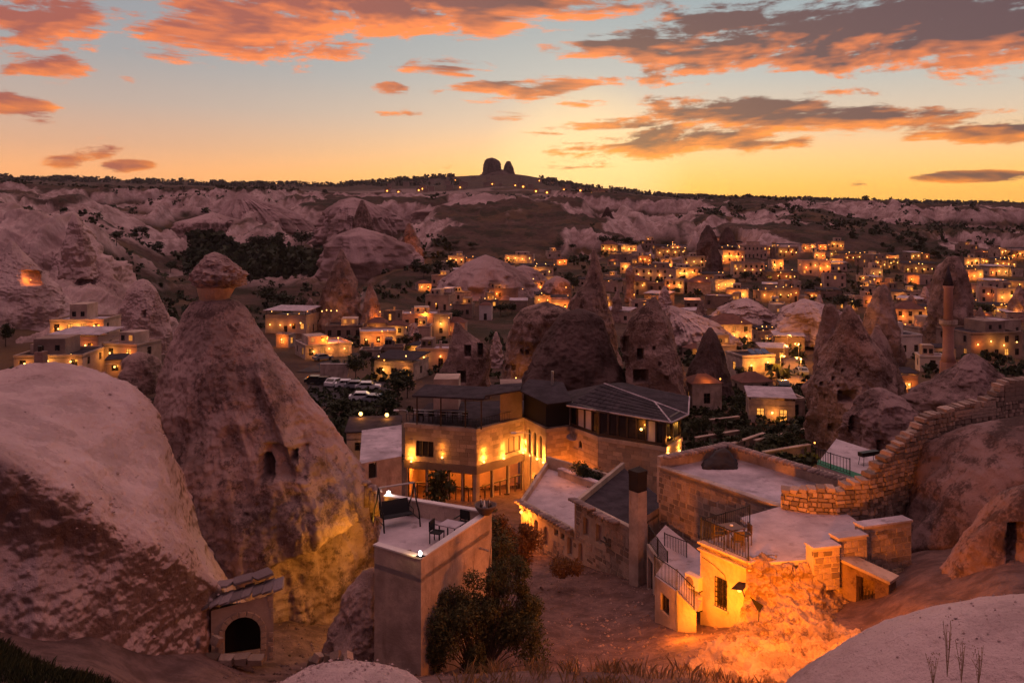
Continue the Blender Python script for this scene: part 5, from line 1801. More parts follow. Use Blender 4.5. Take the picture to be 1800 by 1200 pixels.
# ---------------------------------------------------------------- right stone house with flat roof
FL, BL, BR, FR = XY(1158, 48), XY(1277, 51), XY(1520, 43), XY(1374, 41)
zfl, zpp, zb_ = -14.4, -13.65, -21
T = Thing('stone_house', (FL[0], FL[1], -19.3), 'rough stone house with a bare flat roof edged by ridge tiles', 'house')
Wf, Wb1, Wb2 = Wall(FL, FR), Wall(FL, BL), Wall(BL, BR)
mb = MB()
Wf.face(mb, zb_, zfl + .12)
Wf.back(mb, zfl - .3, zfl + .12, .25)
T.part('wall', mb, 'stone_wall')
stones(T, Wf, -19.5, zfl - .12, .46, .29, [], STONES, .2, .03, 300, seed=8)
mb = MB()
Wf.slab(mb, -.05, Wf.L, zfl + .124, zfl + .2, -.3, .12)
T.part('roof_edge', mb, 'plaster')
T.part('roof_floor', MB().prism([FL, FR, BR, BL], zfl - .25, zfl), 'roof_concrete')
mb = MB()
for w_ in (Wb1, Wb2):
    w_.slab(mb, 0, w_.L, zfl - 2, zpp, -.16, .14)
T.part('parapet', mb, 'plaster')
for w_ in (Wb1, Wb2):
    n = int(w_.L / .27)
    for k in range(n):
        T.inst('ridge_tile', TILE, w_.pt((k + .5) * w_.L / n, zpp + .05 + .02 * (k % 2), .3), None, (R(-88), 0, math.atan2(w_.d.y, w_.d.x) + math.pi + .1 * (rng.random() - .5)), (1.05, 1.05, 1.15))
o = rock_px('tarp_heap', 'black tarpaulin heap in the back corner of the bare roof', 48.5,
            [(788, 1268, 1276), (793, 1256, 1284), (802, 1248, 1290), (810, 1236, 1298), (818, 1230, 1300), (826, 1228, 1302)], 'tarp', cat='tarpaulin', amp=0.12, nth=60, nz=30, ratio=.7, seed=5)

# ---------------------------------------------------------------- orange-lit house with corner terrace
P1, P3, P2 = XY(1231, 36.2), XY(1318, 34), XY(1318, 38.2)
zt = -14.2
T = Thing('terrace_house', (P1[0], P1[1], -17), 'orange floodlit house with a railed corner terrace and a barred window', 'house')
OH = T
Wo = Wall(P1, P3)
wop = Wo.op(1258, 1278, 1016, 1068)
mb = MB()
Wo.face(mb, -18.5, zt, [wop], .25)
Ws = Wall((P1[0] + .9, P1[1] + 3.2), P1)
Ws.face(mb, -18.5, zt, [], .25)
T.part('wall', mb, 'plaster')
mb = MB()
Wo.slab(mb, -.08, Wo.L + .1, zt - .28, zt - .2, -.05, .12)
Wo.slab(mb, -.08, Wo.L + .1, zt + .003, zt + .09, -.3, .12)
T.part('cornice', mb, 'plaster')
window(T, Wo, wop, 'wood_dark', 'glass_dark', .12, 1, grille=True, fw=.05, sill='plaster')
T.part('terrace_floor', MB().prism([P1, P3, XY(1440, 34.5), XY(1535, 37.5), XY(1470, 41), XY(1372, 41), (P2[0] - .1, P2[1] + 1.2), P2], zt - .2, zt), 'terrace_floor')
T.part('canopy', MB().add([Wo.pt(2.15, -15.15, .05), Wo.pt(2.75, -15.0, .05), Wo.pt(2.8, -15.15, .6), Wo.pt(2.2, -15.3, .6)], [(0, 1, 2, 3), (3, 2, 1, 0)]).tube([Wo.pt(2.2, -15.15, .02), Wo.pt(2.9, -15.35, .6)], .03, 5), 'slate')
T.inst('canopy_lamp', ball(.09, 'bulb_warm'), Wo.pt(2.5, -15.28, .42))
T.light(Wo.pt(2.3, -15.6, 1.5), 260, (1.0, .235, .004), .12)
T.light(Wo.pt(1.0, -16.6, 2.3), 260, (1.0, .235, .004), .2)
T.part('cable', MB().tube([Wo.pt(.1, -14.75, .03), Wo.pt(.8, -14.9, .03), Wo.pt(1.4, -15.15, .03), Wo.pt(1.55, -15.6, .03)], .015, 4), 'iron')
for k in range(2):
    z = Zp(1041, 36) - k * .88 + .05
    o = empty('air_conditioner', Wo.pt(-.28, z, .12), math.atan2(Wo.d.y, Wo.d.x), f'pale air conditioner unit, {"upper" if k == 0 else "lower"} of the two left of the barred window', 'air conditioner')
    MB().box(-.4, .4, -.15, .15, 0, .6).build('casing', MATS['plaster_white'], o)
    MB().lathe([(.22, 0), (.22, .02), (.18, .025), (.02, .025)], 18).build('fan_grille', MATS['town_dark'], o, True)
    o.children[-1].rotation_euler = (R(90), 0, 0)
    o.children[-1].location = (-.1, -.152, .3)
    MB().box(-.42, .42, -.05, .3, -.05, -.003).build('bracket', MATS['iron'], o)
railing('black iron railing on the terrace edge above the barred window', [(P1[0] + .05, P1[1] + .05, zt + .09), ((P1[0] + P3[0]) / 2, (P1[1] + P3[1]) / 2 + .05, zt + .09), (P3[0] - .05, P3[1] + .05, zt + .09)], 1.0, .14)
railing('black iron railing on the rear terrace edge behind the wooden table', [(P1[0] + .08, P1[1] + .2, zt + .01), ((P1[0] + P2[0]) / 2, (P1[1] + P2[1]) / 2, zt + .01), (P2[0], P2[1], zt + .01)], 1.0, .14)
tc_ = on_floor(1285, 955, zt + .0)
table('wooden table in the railed terrace corner', tc_, R(20), .95, .85, .78, 'wood', 'wood_dark')
chair('dark wooden chair left of the terrace corner table', tc_ + Vector((-.55, .1, 0)), R(90), 'wood_dark', 'wood_dark')
chair('dark wooden chair in front of the terrace corner table', tc_ + Vector((.1, -.7, 0)), R(180), 'wood_dark', 'wood_dark')
chair('dark wooden chair right of the terrace corner table', tc_ + Vector((.62, .0, 0)), R(-85), 'wood_dark', 'wood_dark')
mb = MB().lathe([(.08, 0), (.08, .03), (.02, .04)], 8)
o = mb.build('dish', MATS['white_paint'])
o.location = tc_ + Vector((.05, .1, .78))
tag(o, 'tiny white dish on the terrace corner table', 'dish')

# lower annex with stairs and railings
T = Thing('annex', P(1185, 1090, 36), 'low annex with a small window and railed stair roof beside the lit house', 'annex')
Wn = Wall(XY(1151, 37.6), XY(1190, 35.6))
Wn2 = Wall(XY(1190, 35.6), XY(1224, 35.0))
nop = Wn.op(1161, 1176, 1046, 1078)
mb = MB()
Wn.face(mb, -19, (Zp(1012, 37.6), Zp(1040, 35.6)), [nop], .25)
Wn2.face(mb, -19, (Zp(1040, 35.6), Zp(1075, 35.0)), [], .25)
T.part('wall', mb, 'plaster')
window(T, Wn, nop, 'wood_dark', 'glass_dark', .12, 1)
a_, b_, c_ = P(1151, 1012, 37.6), P(1190, 1040, 35.6), P(1224, 1075, 35.0)
T.part('stair_roof', MB().add([tuple(a_), tuple(b_), tuple(c_), (c_.x + .8, c_.y + 1.7, c_.z), (b_.x + .8, b_.y + 1.7, b_.z), (a_.x + .8, a_.y + 1.7, a_.z)], [(0, 1, 4, 5), (1, 2, 3, 4)]), 'terrace_floor')
T.part('drain_pipe', MB().tube([Wn2.pt(.05, -16, .08), Wn2.pt(.05, -18, .08), Wn2.pt(.6, -18.1, .3)], .04, 6), 'steel')
railing('black stair railing descending beside the air conditioners', [a_ + Vector((0, 0, .0)), b_, c_ + Vector((-.1, 0, .1))], .95, .13)
T = Thing('passage_wall', P(1140, 1040, 41), 'wall with a dark doorway at the street side of the tall chimney', 'wall')
Wd = Wall(XY(1137, 43), XY(1170, 39.5))
dop = Wd.op(1123 + 15, 1150, 985, 1042)
dop = (0.15, 1.15, Zp(1046, 42), Zp(988, 42), False)
mb = MB()
Wd.face(mb, -21, Zp(985, 42) + .5, [dop], .25)
Wd.back(mb, -18, Zp(985, 42) + .5, .25)
T.part('wall', mb, 'plaster')
door(T, Wd, dop, 'dark_in')
T.part('landing', MB().prism([Wd.p0[:], Wd.p1[:], XY(1232, 36.8), XY(1232, 42), XY(1170, 46)], -17.25, -17.0), 'terrace_floor')
zq = Zp(985, 42) + .5
railing('black landing railing right beside the tall chimney', [Wd.pt(0, zq, -.1), Wd.pt(Wd.L * .5, zq, -.1), Wd.pt(Wd.L, zq, -.1)], .95, .13)
railing('freestanding black railing panel between landing and stone wall', [P(1168, 968, 43), P(1207, 984, 41.5)], .95, .12)

# rough rock face and floodlit ground
rock_mat('tuff_ochre', (0.44, 0.29, 0.20, 1), (0.32, 0.20, 0.13, 1), (0.10, 0.055, 0.035, 1), 0.55, 1.9, 1.0)
patch('rough_outcrop', 'rough floodlit orange rock face under the terrace with ragged holes', [
    [(1312, 975, 36), (1360, 975, 36), (1400, 980, 36), (1440, 975, 36.5), (1480, 985, 36), (1530, 1010, 36), (1590, 1000, 36)],
    [(1312, 984, 34.2), (1360, 978, 34.3), (1395, 1000, 34.3), (1432, 985, 34.6), (1478, 1000, 35.6), (1530, 1025, 35.4), (1590, 1020, 35)],
    [(1310, 1020, 33.9), (1355, 1015, 33.9), (1395, 1025, 33.9), (1432, 1020, 34.1), (1478, 1035, 35.0), (1530, 1050, 35.0), (1590, 1050, 34.4)],
    [(1305, 1065, 33.5), (1350, 1055, 33.4), (1395, 1060, 33.2), (1432, 1062, 33), (1478, 1075, 33.6), (1530, 1086, 33.6), (1590, 1080, 33)],
    [(1290, 1100, 32.6), (1345, 1095, 32.2), (1395, 1100, 31.6), (1432, 1102, 31.3), (1478, 1105, 31.6), (1530, 1108, 31.6), (1590, 1100, 31)],
    [(1240, 1140, 30.8), (1320, 1140, 30), (1395, 1145, 29.2), (1432, 1145, 29), (1478, 1140, 28.8), (1530, 1135, 28.4), (1590, 1125, 28)],
    [(1180, 1210, 28), (1290, 1215, 27), (1380, 1220, 26), (1430, 1215, 26), (1478, 1205, 26), (1530, 1195, 26), (1590, 1180, 26)],
], 'tuff_ochre', nu=240, nv=190, amp=0.30, freq=1.0, seed=31, fine=0.10, sharp=0.9)
for i, (x, y, rx, ry) in enumerate([(1345, 1010, .3, .25), (1400, 1078, .8, .35), (1365, 1088, .4, .22)]):
    pass
T = Thing('warning_flag', P(1338, 1085, 32.6), 'small dark triangular plate on a thin stake in the floodlit rock', 'sign')
a_ = P(1318, 1048, 32.7)
T.part('plate', MB().add([tuple(a_), tuple(P(1342, 1064, 32.6)), tuple(P(1334, 1077, 32.6)), tuple(a_ + Vector((0, .03, 0))), tuple(P(1342, 1064, 32.63)), tuple(P(1334, 1077, 32.63))], [(0, 2, 1), (3, 4, 5), (0, 1, 4, 3), (1, 2, 5, 4), (2, 0, 3, 5)]), 'iron')
T.part('stake', MB().tube([P(1333, 1100, 32.4), P(1334, 1070, 32.6)], .02, 5), 'iron')
c = P(1262, 1222, 23.6)
T = Thing('floodlight', c, 'ground floodlight on the grassy bank aimed at the rock face', 'floodlight')
T.part('housing', MB().box(c.x - .18, c.x + .18, c.y - .12, c.y + .1, c.z + .05, c.z + .3), 'iron')
T.part('bracket', MB().box(c.x - .03, c.x + .03, c.y - .03, c.y + .03, c.z - .6, c.z + .06), 'iron')
T.part('lens', MB().box(c.x - .15, c.x + .15, c.y + .102, c.y + .11, c.z + .08, c.z + .27), 'bulb_warm')
T.light(c + Vector((0.1, 1.2, 1.0)), 10500, (1.0, .235, .004), .25, 44, P(1335, 1005, 34))
T.light(P(1300, 1020, 28.6), 1050, (1.0, .235, .004), .3)  # this and the next: bare lights added without fixtures to spread the orange
T.light(P(1440, 1010, 29.2), 820, (1.0, .235, .004), .3)
# stepped wall and ruined doorway on the right
T = Thing('stepped_wall', P(1500, 1000, 36), 'stepped stone wall climbing to the dark hillside', 'wall')
for (xa, xb, pt_, pb, Da, Db, sd) in ((1430, 1476, 963, 1012, 33.9, 34.2, 1), (1474, 1524, 945, 1012, 34.6, 35.0, 2), (1518, 1602, 922, 1000, 35.6, 36.4, 3)):
    W_ = Wall(XY(xa, Da), XY(xb, Db))
    z1, z0 = Zp(pt_, (Da + Db) / 2), Zp(pb, (Da + Db) / 2) - .6
    mb = MB()
    W_.slab(mb, 0, W_.L, z0, z1, -.55, .0)
    c_ = T.part('wall_step', mb, 'stone_wall')
    stones(T, W_, z0, z1 - .04, .38, .24, [], STONES, .14, .03, 90, seed=sd)
    cp = MB()
    W_.slab(cp, -.04, W_.L + .04, z1 + .003, z1 + .09, -.6, .06)
    T.part('coping', cp, 'roof_concrete')
T = Thing('ruined_doorway', P(1520, 1085, 33.6), 'ruined stone doorway with a black barred gap under a slanting slab', 'doorway')
W_ = Wall(XY(1478, 34.5), XY(1562, 33.0))
dop = W_.op(1505, 1538, 1016, 1084)
mb = MB()
W_.face(mb, -17.2, (Zp(985, 34.5), Zp(1024, 33.0)), [dop], .5)
W_.back(mb, -16, (Zp(985, 34.5), Zp(1024, 33.0)), .7)
T.part('wall', mb, 'tuff_ochre')
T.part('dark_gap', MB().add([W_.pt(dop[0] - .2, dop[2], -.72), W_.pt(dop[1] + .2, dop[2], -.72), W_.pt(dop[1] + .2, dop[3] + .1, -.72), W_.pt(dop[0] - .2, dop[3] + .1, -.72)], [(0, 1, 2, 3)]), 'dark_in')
gr_ = MB()
for k in range(6):
    s = dop[0] + (dop[1] - dop[0]) * (k + .5) / 6
    W_.slab(gr_, s - .012, s + .012, dop[2], dop[2] + 1.1, -.2, -.17)
T.part('bars', gr_, 'iron')
ls = MB()
W_.slab(ls, -.1, W_.L + .1, 0, .12, -.8, .12)
ls.v = [(v[0], v[1], v[2] + (Zp(985, 34.5) + (Zp(1024, 33.0) - Zp(985, 34.5)) * ((Vector(v[:2]) - W_.p0).dot(W_.d) / W_.L))) for v in ls.v]
T.part('lintel_slab', ls, 'stone_wall')

# curved dry-stone wall
cw = [(1372, 40.6, 866, 950), (1420, 40.0, 864, 965), (1469, 39.8, 862, 975), (1527, 40.2, 846, 962), (1553, 40.8, 812, 935), (1590, 41.8, 779, 880), (1630, 43.0, 737, 832),
      (1677, 44.2, 720, 790), (1750, 45.6, 702, 770), (1765, 46.0, 674, 768), (1830, 47.2, 668, 765)]
T = Thing('curved_stone_wall', P(1527, 960, 40.2), 'long curving wall of rough stones climbing to the right edge', 'stone wall')
tot = 0
for k, (a, b) in enumerate(zip(cw[:-1], cw[1:])):
    W_ = Wall(XY(a[0], a[1]), XY(b[0], b[1]))
    za, zb2, ya, yb = Zp(a[2], a[1]), Zp(b[2], b[1]), Zp(a[3], a[1]), Zp(b[3], b[1])
    core = MB()
    V = [W_.pt(0, ya - .8, -.1), W_.pt(W_.L, yb - .8, -.1), W_.pt(W_.L, zb2 - .1, -.1), W_.pt(0, za - .1, -.1), W_.pt(0, ya - .8, -.6), W_.pt(W_.L, yb - .8, -.6), W_.pt(W_.L, zb2 - .1, -.6), W_.pt(0, za - .1, -.6)]
    core.add(V, [(0, 1, 2, 3), (3, 2, 6, 7), (5, 4, 7, 6), (1, 5, 6, 2), (4, 0, 3, 7)])
    T.part('core', core, 'stone_wall')
    tot += stones(T, W_, min(ya, yb) - .1, lambda s, W_=W_, za=za, zb2=zb2: za + (zb2 - za) * s / W_.L + .05 * math.sin(s * 5), .36, .23, [], STONES, .3, .06, 80, seed=40 + k,
                  zbot=lambda s, W_=W_, ya=ya, yb=yb: ya + (yb - ya) * s / W_.L - .2)
    n = max(2, int(W_.L / .4))
    for j in range(n):
        s = (j + .5) * W_.L / n
        if rng.random() < .85:
            T.inst('cap_stone', STONES[rng.randrange(8)], W_.pt(s, za + (zb2 - za) * s / W_.L + .02 + .06 * rng.random(), -.22), None, (.1, .1 * rng.random(), math.atan2(W_.d.y, W_.d.x) + .3 * (rng.random() - .5)), (.42, .55, .22))

# green carpet terrace behind the right house
T = Thing('carpet_terrace', P(1490, 830, 52), 'small railed terrace with a green carpet strip and an orange lit niche', 'terrace')
T.part('floor', MB().prism([XY(1436, 50), XY(1520, 46.5), XY(1560, 52), XY(1470, 56)], -14.9, -14.7), 'terrace_floor')
T.part('carpet', MB().prism([XY(1436, 49.9), XY(1520, 46.6), XY(1522, 47.6), XY(1438, 51)], -14.696, -14.68), 'green_carpet')
T.part('lit_niche', MB().add([tuple(P(1480, 788, 57)), tuple(P(1530, 788, 57)), tuple(P(1530, 815, 57)), tuple(P(1480, 815, 57))], [(3, 2, 1, 0)]), 'town_stone')
T.light(P(1505, 800, 55.8), 30, ORANGE, .2)
T.inst('bulb', ball(.08, 'bulb'), P(1505, 796, 56.4))
railing('thin black railing along the green carpet', [Vector((*XY(1434, 50.2), -14.7)), Vector((*XY(1460, 49), -14.7)), Vector((*XY(1494, 47.8), -14.7))], .95, .2)
railing('thin black railing in front of the lit niche', [P(1467, 818, 55.5), P(1540, 822, 53)], 1.0, .2)
o = empty('barbecue', Vector((*XY(1527, 50), -14.7)), .4, 'black trough barbecue on thin legs on the carpet terrace', 'barbecue')
MB().box(-.7, .7, -.2, .2, .55, .8).build('trough', MATS['iron'], o)
for sx in (-.55, .55):
    for sy in (-.15, .15):
        MB().tube([(sx, sy, .55), (sx * 1.15, sy * 1.4, 0)], .02, 5).build('leg', MATS['iron'], o)

# big leafy bush by the terrace wall
def bush(name, label, base, blobs, n, leaf, mat, seed, stems=30, upright=.55):
    q = np.random.RandomState(seed)
    k = q.choice(len(blobs), n, p=np.array([b[4] for b in blobs]) / sum(b[4] for b in blobs))
    Bc = np.array([b[:3] for b in blobs], float)[k]
    Br = np.array([b[3] for b in blobs], float)[k]
    d = q.normal(size=(n, 3))
    d /= np.linalg.norm(d, axis=1, keepdims=True)
    p = Bc + d * (Br * (0.35 + 0.75 * q.rand(n) ** .6))[:, None]
    p[:, 2] = np.maximum(p[:, 2], 0.02)
    a = q.normal(size=(n, 3)) * (1, 1, upright * 2)
    a /= np.linalg.norm(a, axis=1, keepdims=True)
    b = np.cross(a, d)
    b /= np.linalg.norm(b, axis=1, keepdims=True) + 1e-9
    s = leaf * (.6 + .8 * q.rand(n, 1))
    V = np.stack([p - a * s, p - b * s * .35, p + a * s, p + b * s * .35], 1).reshape(-1, 3)
    me = grid_mesh('crown', V, np.arange(n * 4).reshape(n, 4))
    me.polygons.foreach_set('use_smooth', np.zeros(n, dtype=bool))
    me.materials.append(MATS[mat])
    o = empty(name, base, 0, label, 'bush')
    link('crown', me, None, o)
    st = MB()
    for i in range(stems):
        bb = blobs[q.randint(len(blobs))]
        tip = np.array(bb[:3]) + q.normal(size=3) * bb[3] * .6
        st.tube([(tip[0] * .15, tip[1] * .15, -.2), (tip[0] * .5, tip[1] * .5, tip[2] * .5), (tip[0], tip[1], max(.1, tip[2] * 1.12))], [.03, .018, .006], 4)
    st.build('stems', MATS['twig'], o)
    return o


bb = P(840, 1175, 31)
_q = np.random.RandomState(11)
_bl = [(-1.9 + 4.2 * _q.rand(), -.5 + 1.2 * _q.rand(), .2 + 2.3 * _q.rand(), .35 + .4 * _q.rand(), 1.4) for _ in range(34)]
_bl += [(-1.5 + 3.4 * t_, .2 + .4 * _q.rand(), 1.9 + 2.2 * _q.rand() * (.5 + .5 * t_), .22 + .25 * _q.rand(), .55) for t_ in _q.rand(30)]
_bl += [(.2 + 1.5 * t_, .4 + .5 * _q.rand(), 3.0 + 1.4 * _q.rand(), .15 + .16 * _q.rand(), .12) for t_ in _q.rand(10)]
bush('large_bush', 'large dense green bush against the terrace wall by the street', bb, _bl, 42000, .06, 'leaf_bush', 4, 110)
bb = P(905, 1000, 40)
bush('large_bush', 'reddish lit shrub behind the large bush at the street edge', bb, [(-.9 + 2.0 * _q.rand(), .5 * _q.rand(), .3 + 2.1 * _q.rand(), .2 + .3 * _q.rand(), 1) for _ in range(16)], 7000, .08, 'leaf_autumn', 5, 26)
bb = P(985, 1010, 44)
bush('low_bush', 'low dry brown shrub on the street verge', bb, [(0, 0, .4, .6, 2), (.8, .2, .3, .5, 1)], 2200, .07, 'leaf_autumn', 6, 14)
bb = P(870, 1050, 36)
bush('low_bush', 'green creeper clump between the bush and the terrace corner', bb, [(0, 0, 1.2, .8, 2), (.3, .3, 2.2, .7, 1), (-.2, .6, 2.9, .5, .6)], 5000, .07, 'leaf_bush', 7, 20)

# dry grass on the near bank and weeds on the corner dome
def grass(name, label, spots, h, kind='stuff', mat='dry_grass', seed=1):
    q = np.random.RandomState(seed)
    base = Vector(spots[0][:3])
    S = np.repeat(np.array([(p[0], p[1], p[4]) for p in spots]), [p[3] for p in spots], axis=0)
    n = len(S)
    a, b = q.rand(n) * 6.28, S[:, 2] * np.sqrt(q.rand(n))
    x, y = S[:, 0] + b * np.cos(a), S[:, 1] + b * np.sin(a)
    z = ground(x, y)
    hh = h * (.5 + q.rand(n) * .8)
    lx, ly = q.normal(size=n) * hh * .3, q.normal(size=n) * hh * .3
    t = q.rand(n) * 6.28
    wx, wy = np.cos(t) * .009, np.sin(t) * .009
    V = np.stack([np.stack([x - wx, y - wy, z - .03], -1), np.stack([x + wx, y + wy, z - .03], -1),
                  np.stack([x + lx * .4 + wx * .7, y + ly * .4, z + hh * .6], -1), np.stack([x + lx, y + ly, z + hh], -1)], 1).reshape(-1, 3) - np.array(base)
    o = link(name, grid_mesh(name, V, np.arange(n * 4).reshape(n, 4)), MATS[mat], None, base)
    return tag(o, label, 'grass', None, kind)


sp = []
q = np.random.RandomState(3)
for i in range(85):
    D_ = 19 + 8 * q.rand()
    x_ = X(770 + 640 * q.rand(), D_)
    sp.append((x_, D_, float(ground(x_, D_)), 20, .3))
grass('dry_grass', 'dry straw grass on the bank at the bottom of the street', sp, .42)
sp = []
for i in range(420):
    D_ = 16 + 6.5 * q.rand()
    x_ = X(-40 + 300 * q.rand() * (22.5 - D_) / 5, D_)
    sp.append((x_, D_, -9.0, 34, .5))
grass('dark_scrub', 'dark low scrub on the bank in the lower left corner', sp, .22, mat='leaf_dark', seed=5)
for i, (x, y, h) in enumerate([(1665, 1175, .55), (1690, 1185, .4), (1720, 1190, .36), (1640, 1190, .3)]):
    b = P(x, y + 14, 7.2)
    tw = MB()
    q = random.Random(i)
    for k in range(7):
        dx = (q.random() - .5) * .12
        tw.tube([b, b + Vector((dx * .5, 0, h * .5)), b + Vector((dx, .02, h * (.6 + .4 * q.random())))], .0022, 4)
    for k in range(34):
        t = q.random()
        c = b + Vector(((q.random() - .5) * .14 * t, (q.random() - .5) * .05, h * (.25 + .75 * t)))
        tw.add([(c.x - .006, c.y, c.z), (c.x, c.y - .003, c.z - .005), (c.x + .006, c.y, c.z), (c.x, c.y, c.z + .006)], [(0, 1, 2, 3)])
    T = Thing('dry_weed', b, ['tallest dry seed stalk on the corner dome', 'dry seed stalk just right of the tallest one on the corner dome', 'rightmost thin dry stalk on the corner dome', 'leftmost thin dry stalk on the corner dome'][i], 'plant')
    T.part('stalks', tw, 'dry_grass')


# pebbles lying on the near rock and on the lane
def pebbles(name, label, pts, size, mat, seed):
    q = np.random.RandomState(seed)
    n = len(pts)
    oc = np.array([(1, 0, 0), (0, 1, 0), (-1, 0, 0), (0, -1, 0), (0, 0, .8), (0, 0, -.6)], float)
    s_ = size * (.35 + q.rand(n, 1, 1) ** 2.5 * 1.6)
    V = pts[:, None, :] + oc[None] * s_ * (.7 + .6 * q.rand(n, 6, 1))
    fc = np.array([(0, 1, 4), (1, 2, 4), (2, 3, 4), (3, 0, 4), (1, 0, 5), (2, 1, 5), (3, 2, 5), (0, 3, 5)])
    T_ = (fc[None] + (np.arange(n) * 6)[:, None, None]).reshape(-1, 3)
    base = Vector(pts[0])
    me = grid_mesh(name, V.reshape(-1, 3) - np.array(base), np.zeros((0, 4), int), T_)
    me.polygons.foreach_set('use_smooth', np.zeros(len(T_), dtype=bool))
    return tag(link(name, me, MATS[mat], None, base), label, 'pebbles', None, 'stuff')


def surf(o, n, seed, lo=0.3):
    me = o.data
    v = np.zeros(len(me.vertices) * 3)
    me.vertices.foreach_get('co', v)
    nr_ = np.zeros(len(me.vertices) * 3)
    me.vertices.foreach_get('normal', nr_)
    v, nr_ = v.reshape(-1, 3), nr_.reshape(-1, 3)
    ok = np.where(np.abs(nr_[:, 2]) > lo)[0]
    k = np.random.RandomState(seed).choice(ok, n)
    return v[k] + np.array(o.location) + (np.random.RandomState(seed + 1).rand(n, 3) - .5) * (.12, .12, 0)


_ob = {o.get('label', ''): o for o in bpy.data.objects}
pebbles('gravel', 'pebbles strewn over the pale mound', surf(_ob['pale rounded rock mound with a stub chimney and a shadowed cliff below'], 900, 1), .045, 'tuff_pale', 2)
pebbles('gravel', 'pebbles on the corner dome', surf(_ob['large smooth pinkish rock dome in the bottom right corner'], 1200, 3), .011, 'tuff_pale', 4)
pebbles('gravel', 'pebbles on the hump at the bottom edge', surf(_ob['pale pebbly rock hump at the bottom edge below the stone porch'], 1200, 5), .014, 'tuff_pale', 6)
q = np.random.RandomState(9)
D_ = 26 + 32 * q.rand(6000)
px_ = 380 + 900 * q.rand(6000)
xx_ = (px_ - 900) / F * D_
pebbles('gravel', 'loose stones and gravel on the lane', np.stack([xx_, D_, ground(xx_, D_)], -1), .055, 'tuff_mid', 7)

# ================================================================== the town
def _unit_window():
    fr = MB()
    for a, b, c, d in ((-.5, -.42, 0, 1), (.42, .5, 0, 1), (-.42, .42, 0, .06), (-.42, .42, .94, 1), (-.04, .04, .06, .94), (-.42, .42, .6, .65)):
        fr.box(a, b, -.04, .02, c, d)
    return fr.mesh('window'), MB().add([(-.5, 0, 0), (.5, 0, 0), (.5, 0, 1), (-.5, 0, 1)], [(0, 1, 2, 3)])


WFR, wp_ = _unit_window()
WFR.materials.append(MATS['wood_dark'])
WPN = {}
for m in ('glass_dark', 'pane_lit', 'pane_lit_soft'):
    WPN[m] = wp_.mesh('pane')
    WPN[m].materials.append(MATS[m])
hr = random.Random(21)
PLACED = []
ORD = ['first', 'second', 'third', 'fourth', 'fifth', 'sixth', 'seventh', 'eighth', 'ninth', 'tenth', 'eleventh', 'twelfth']


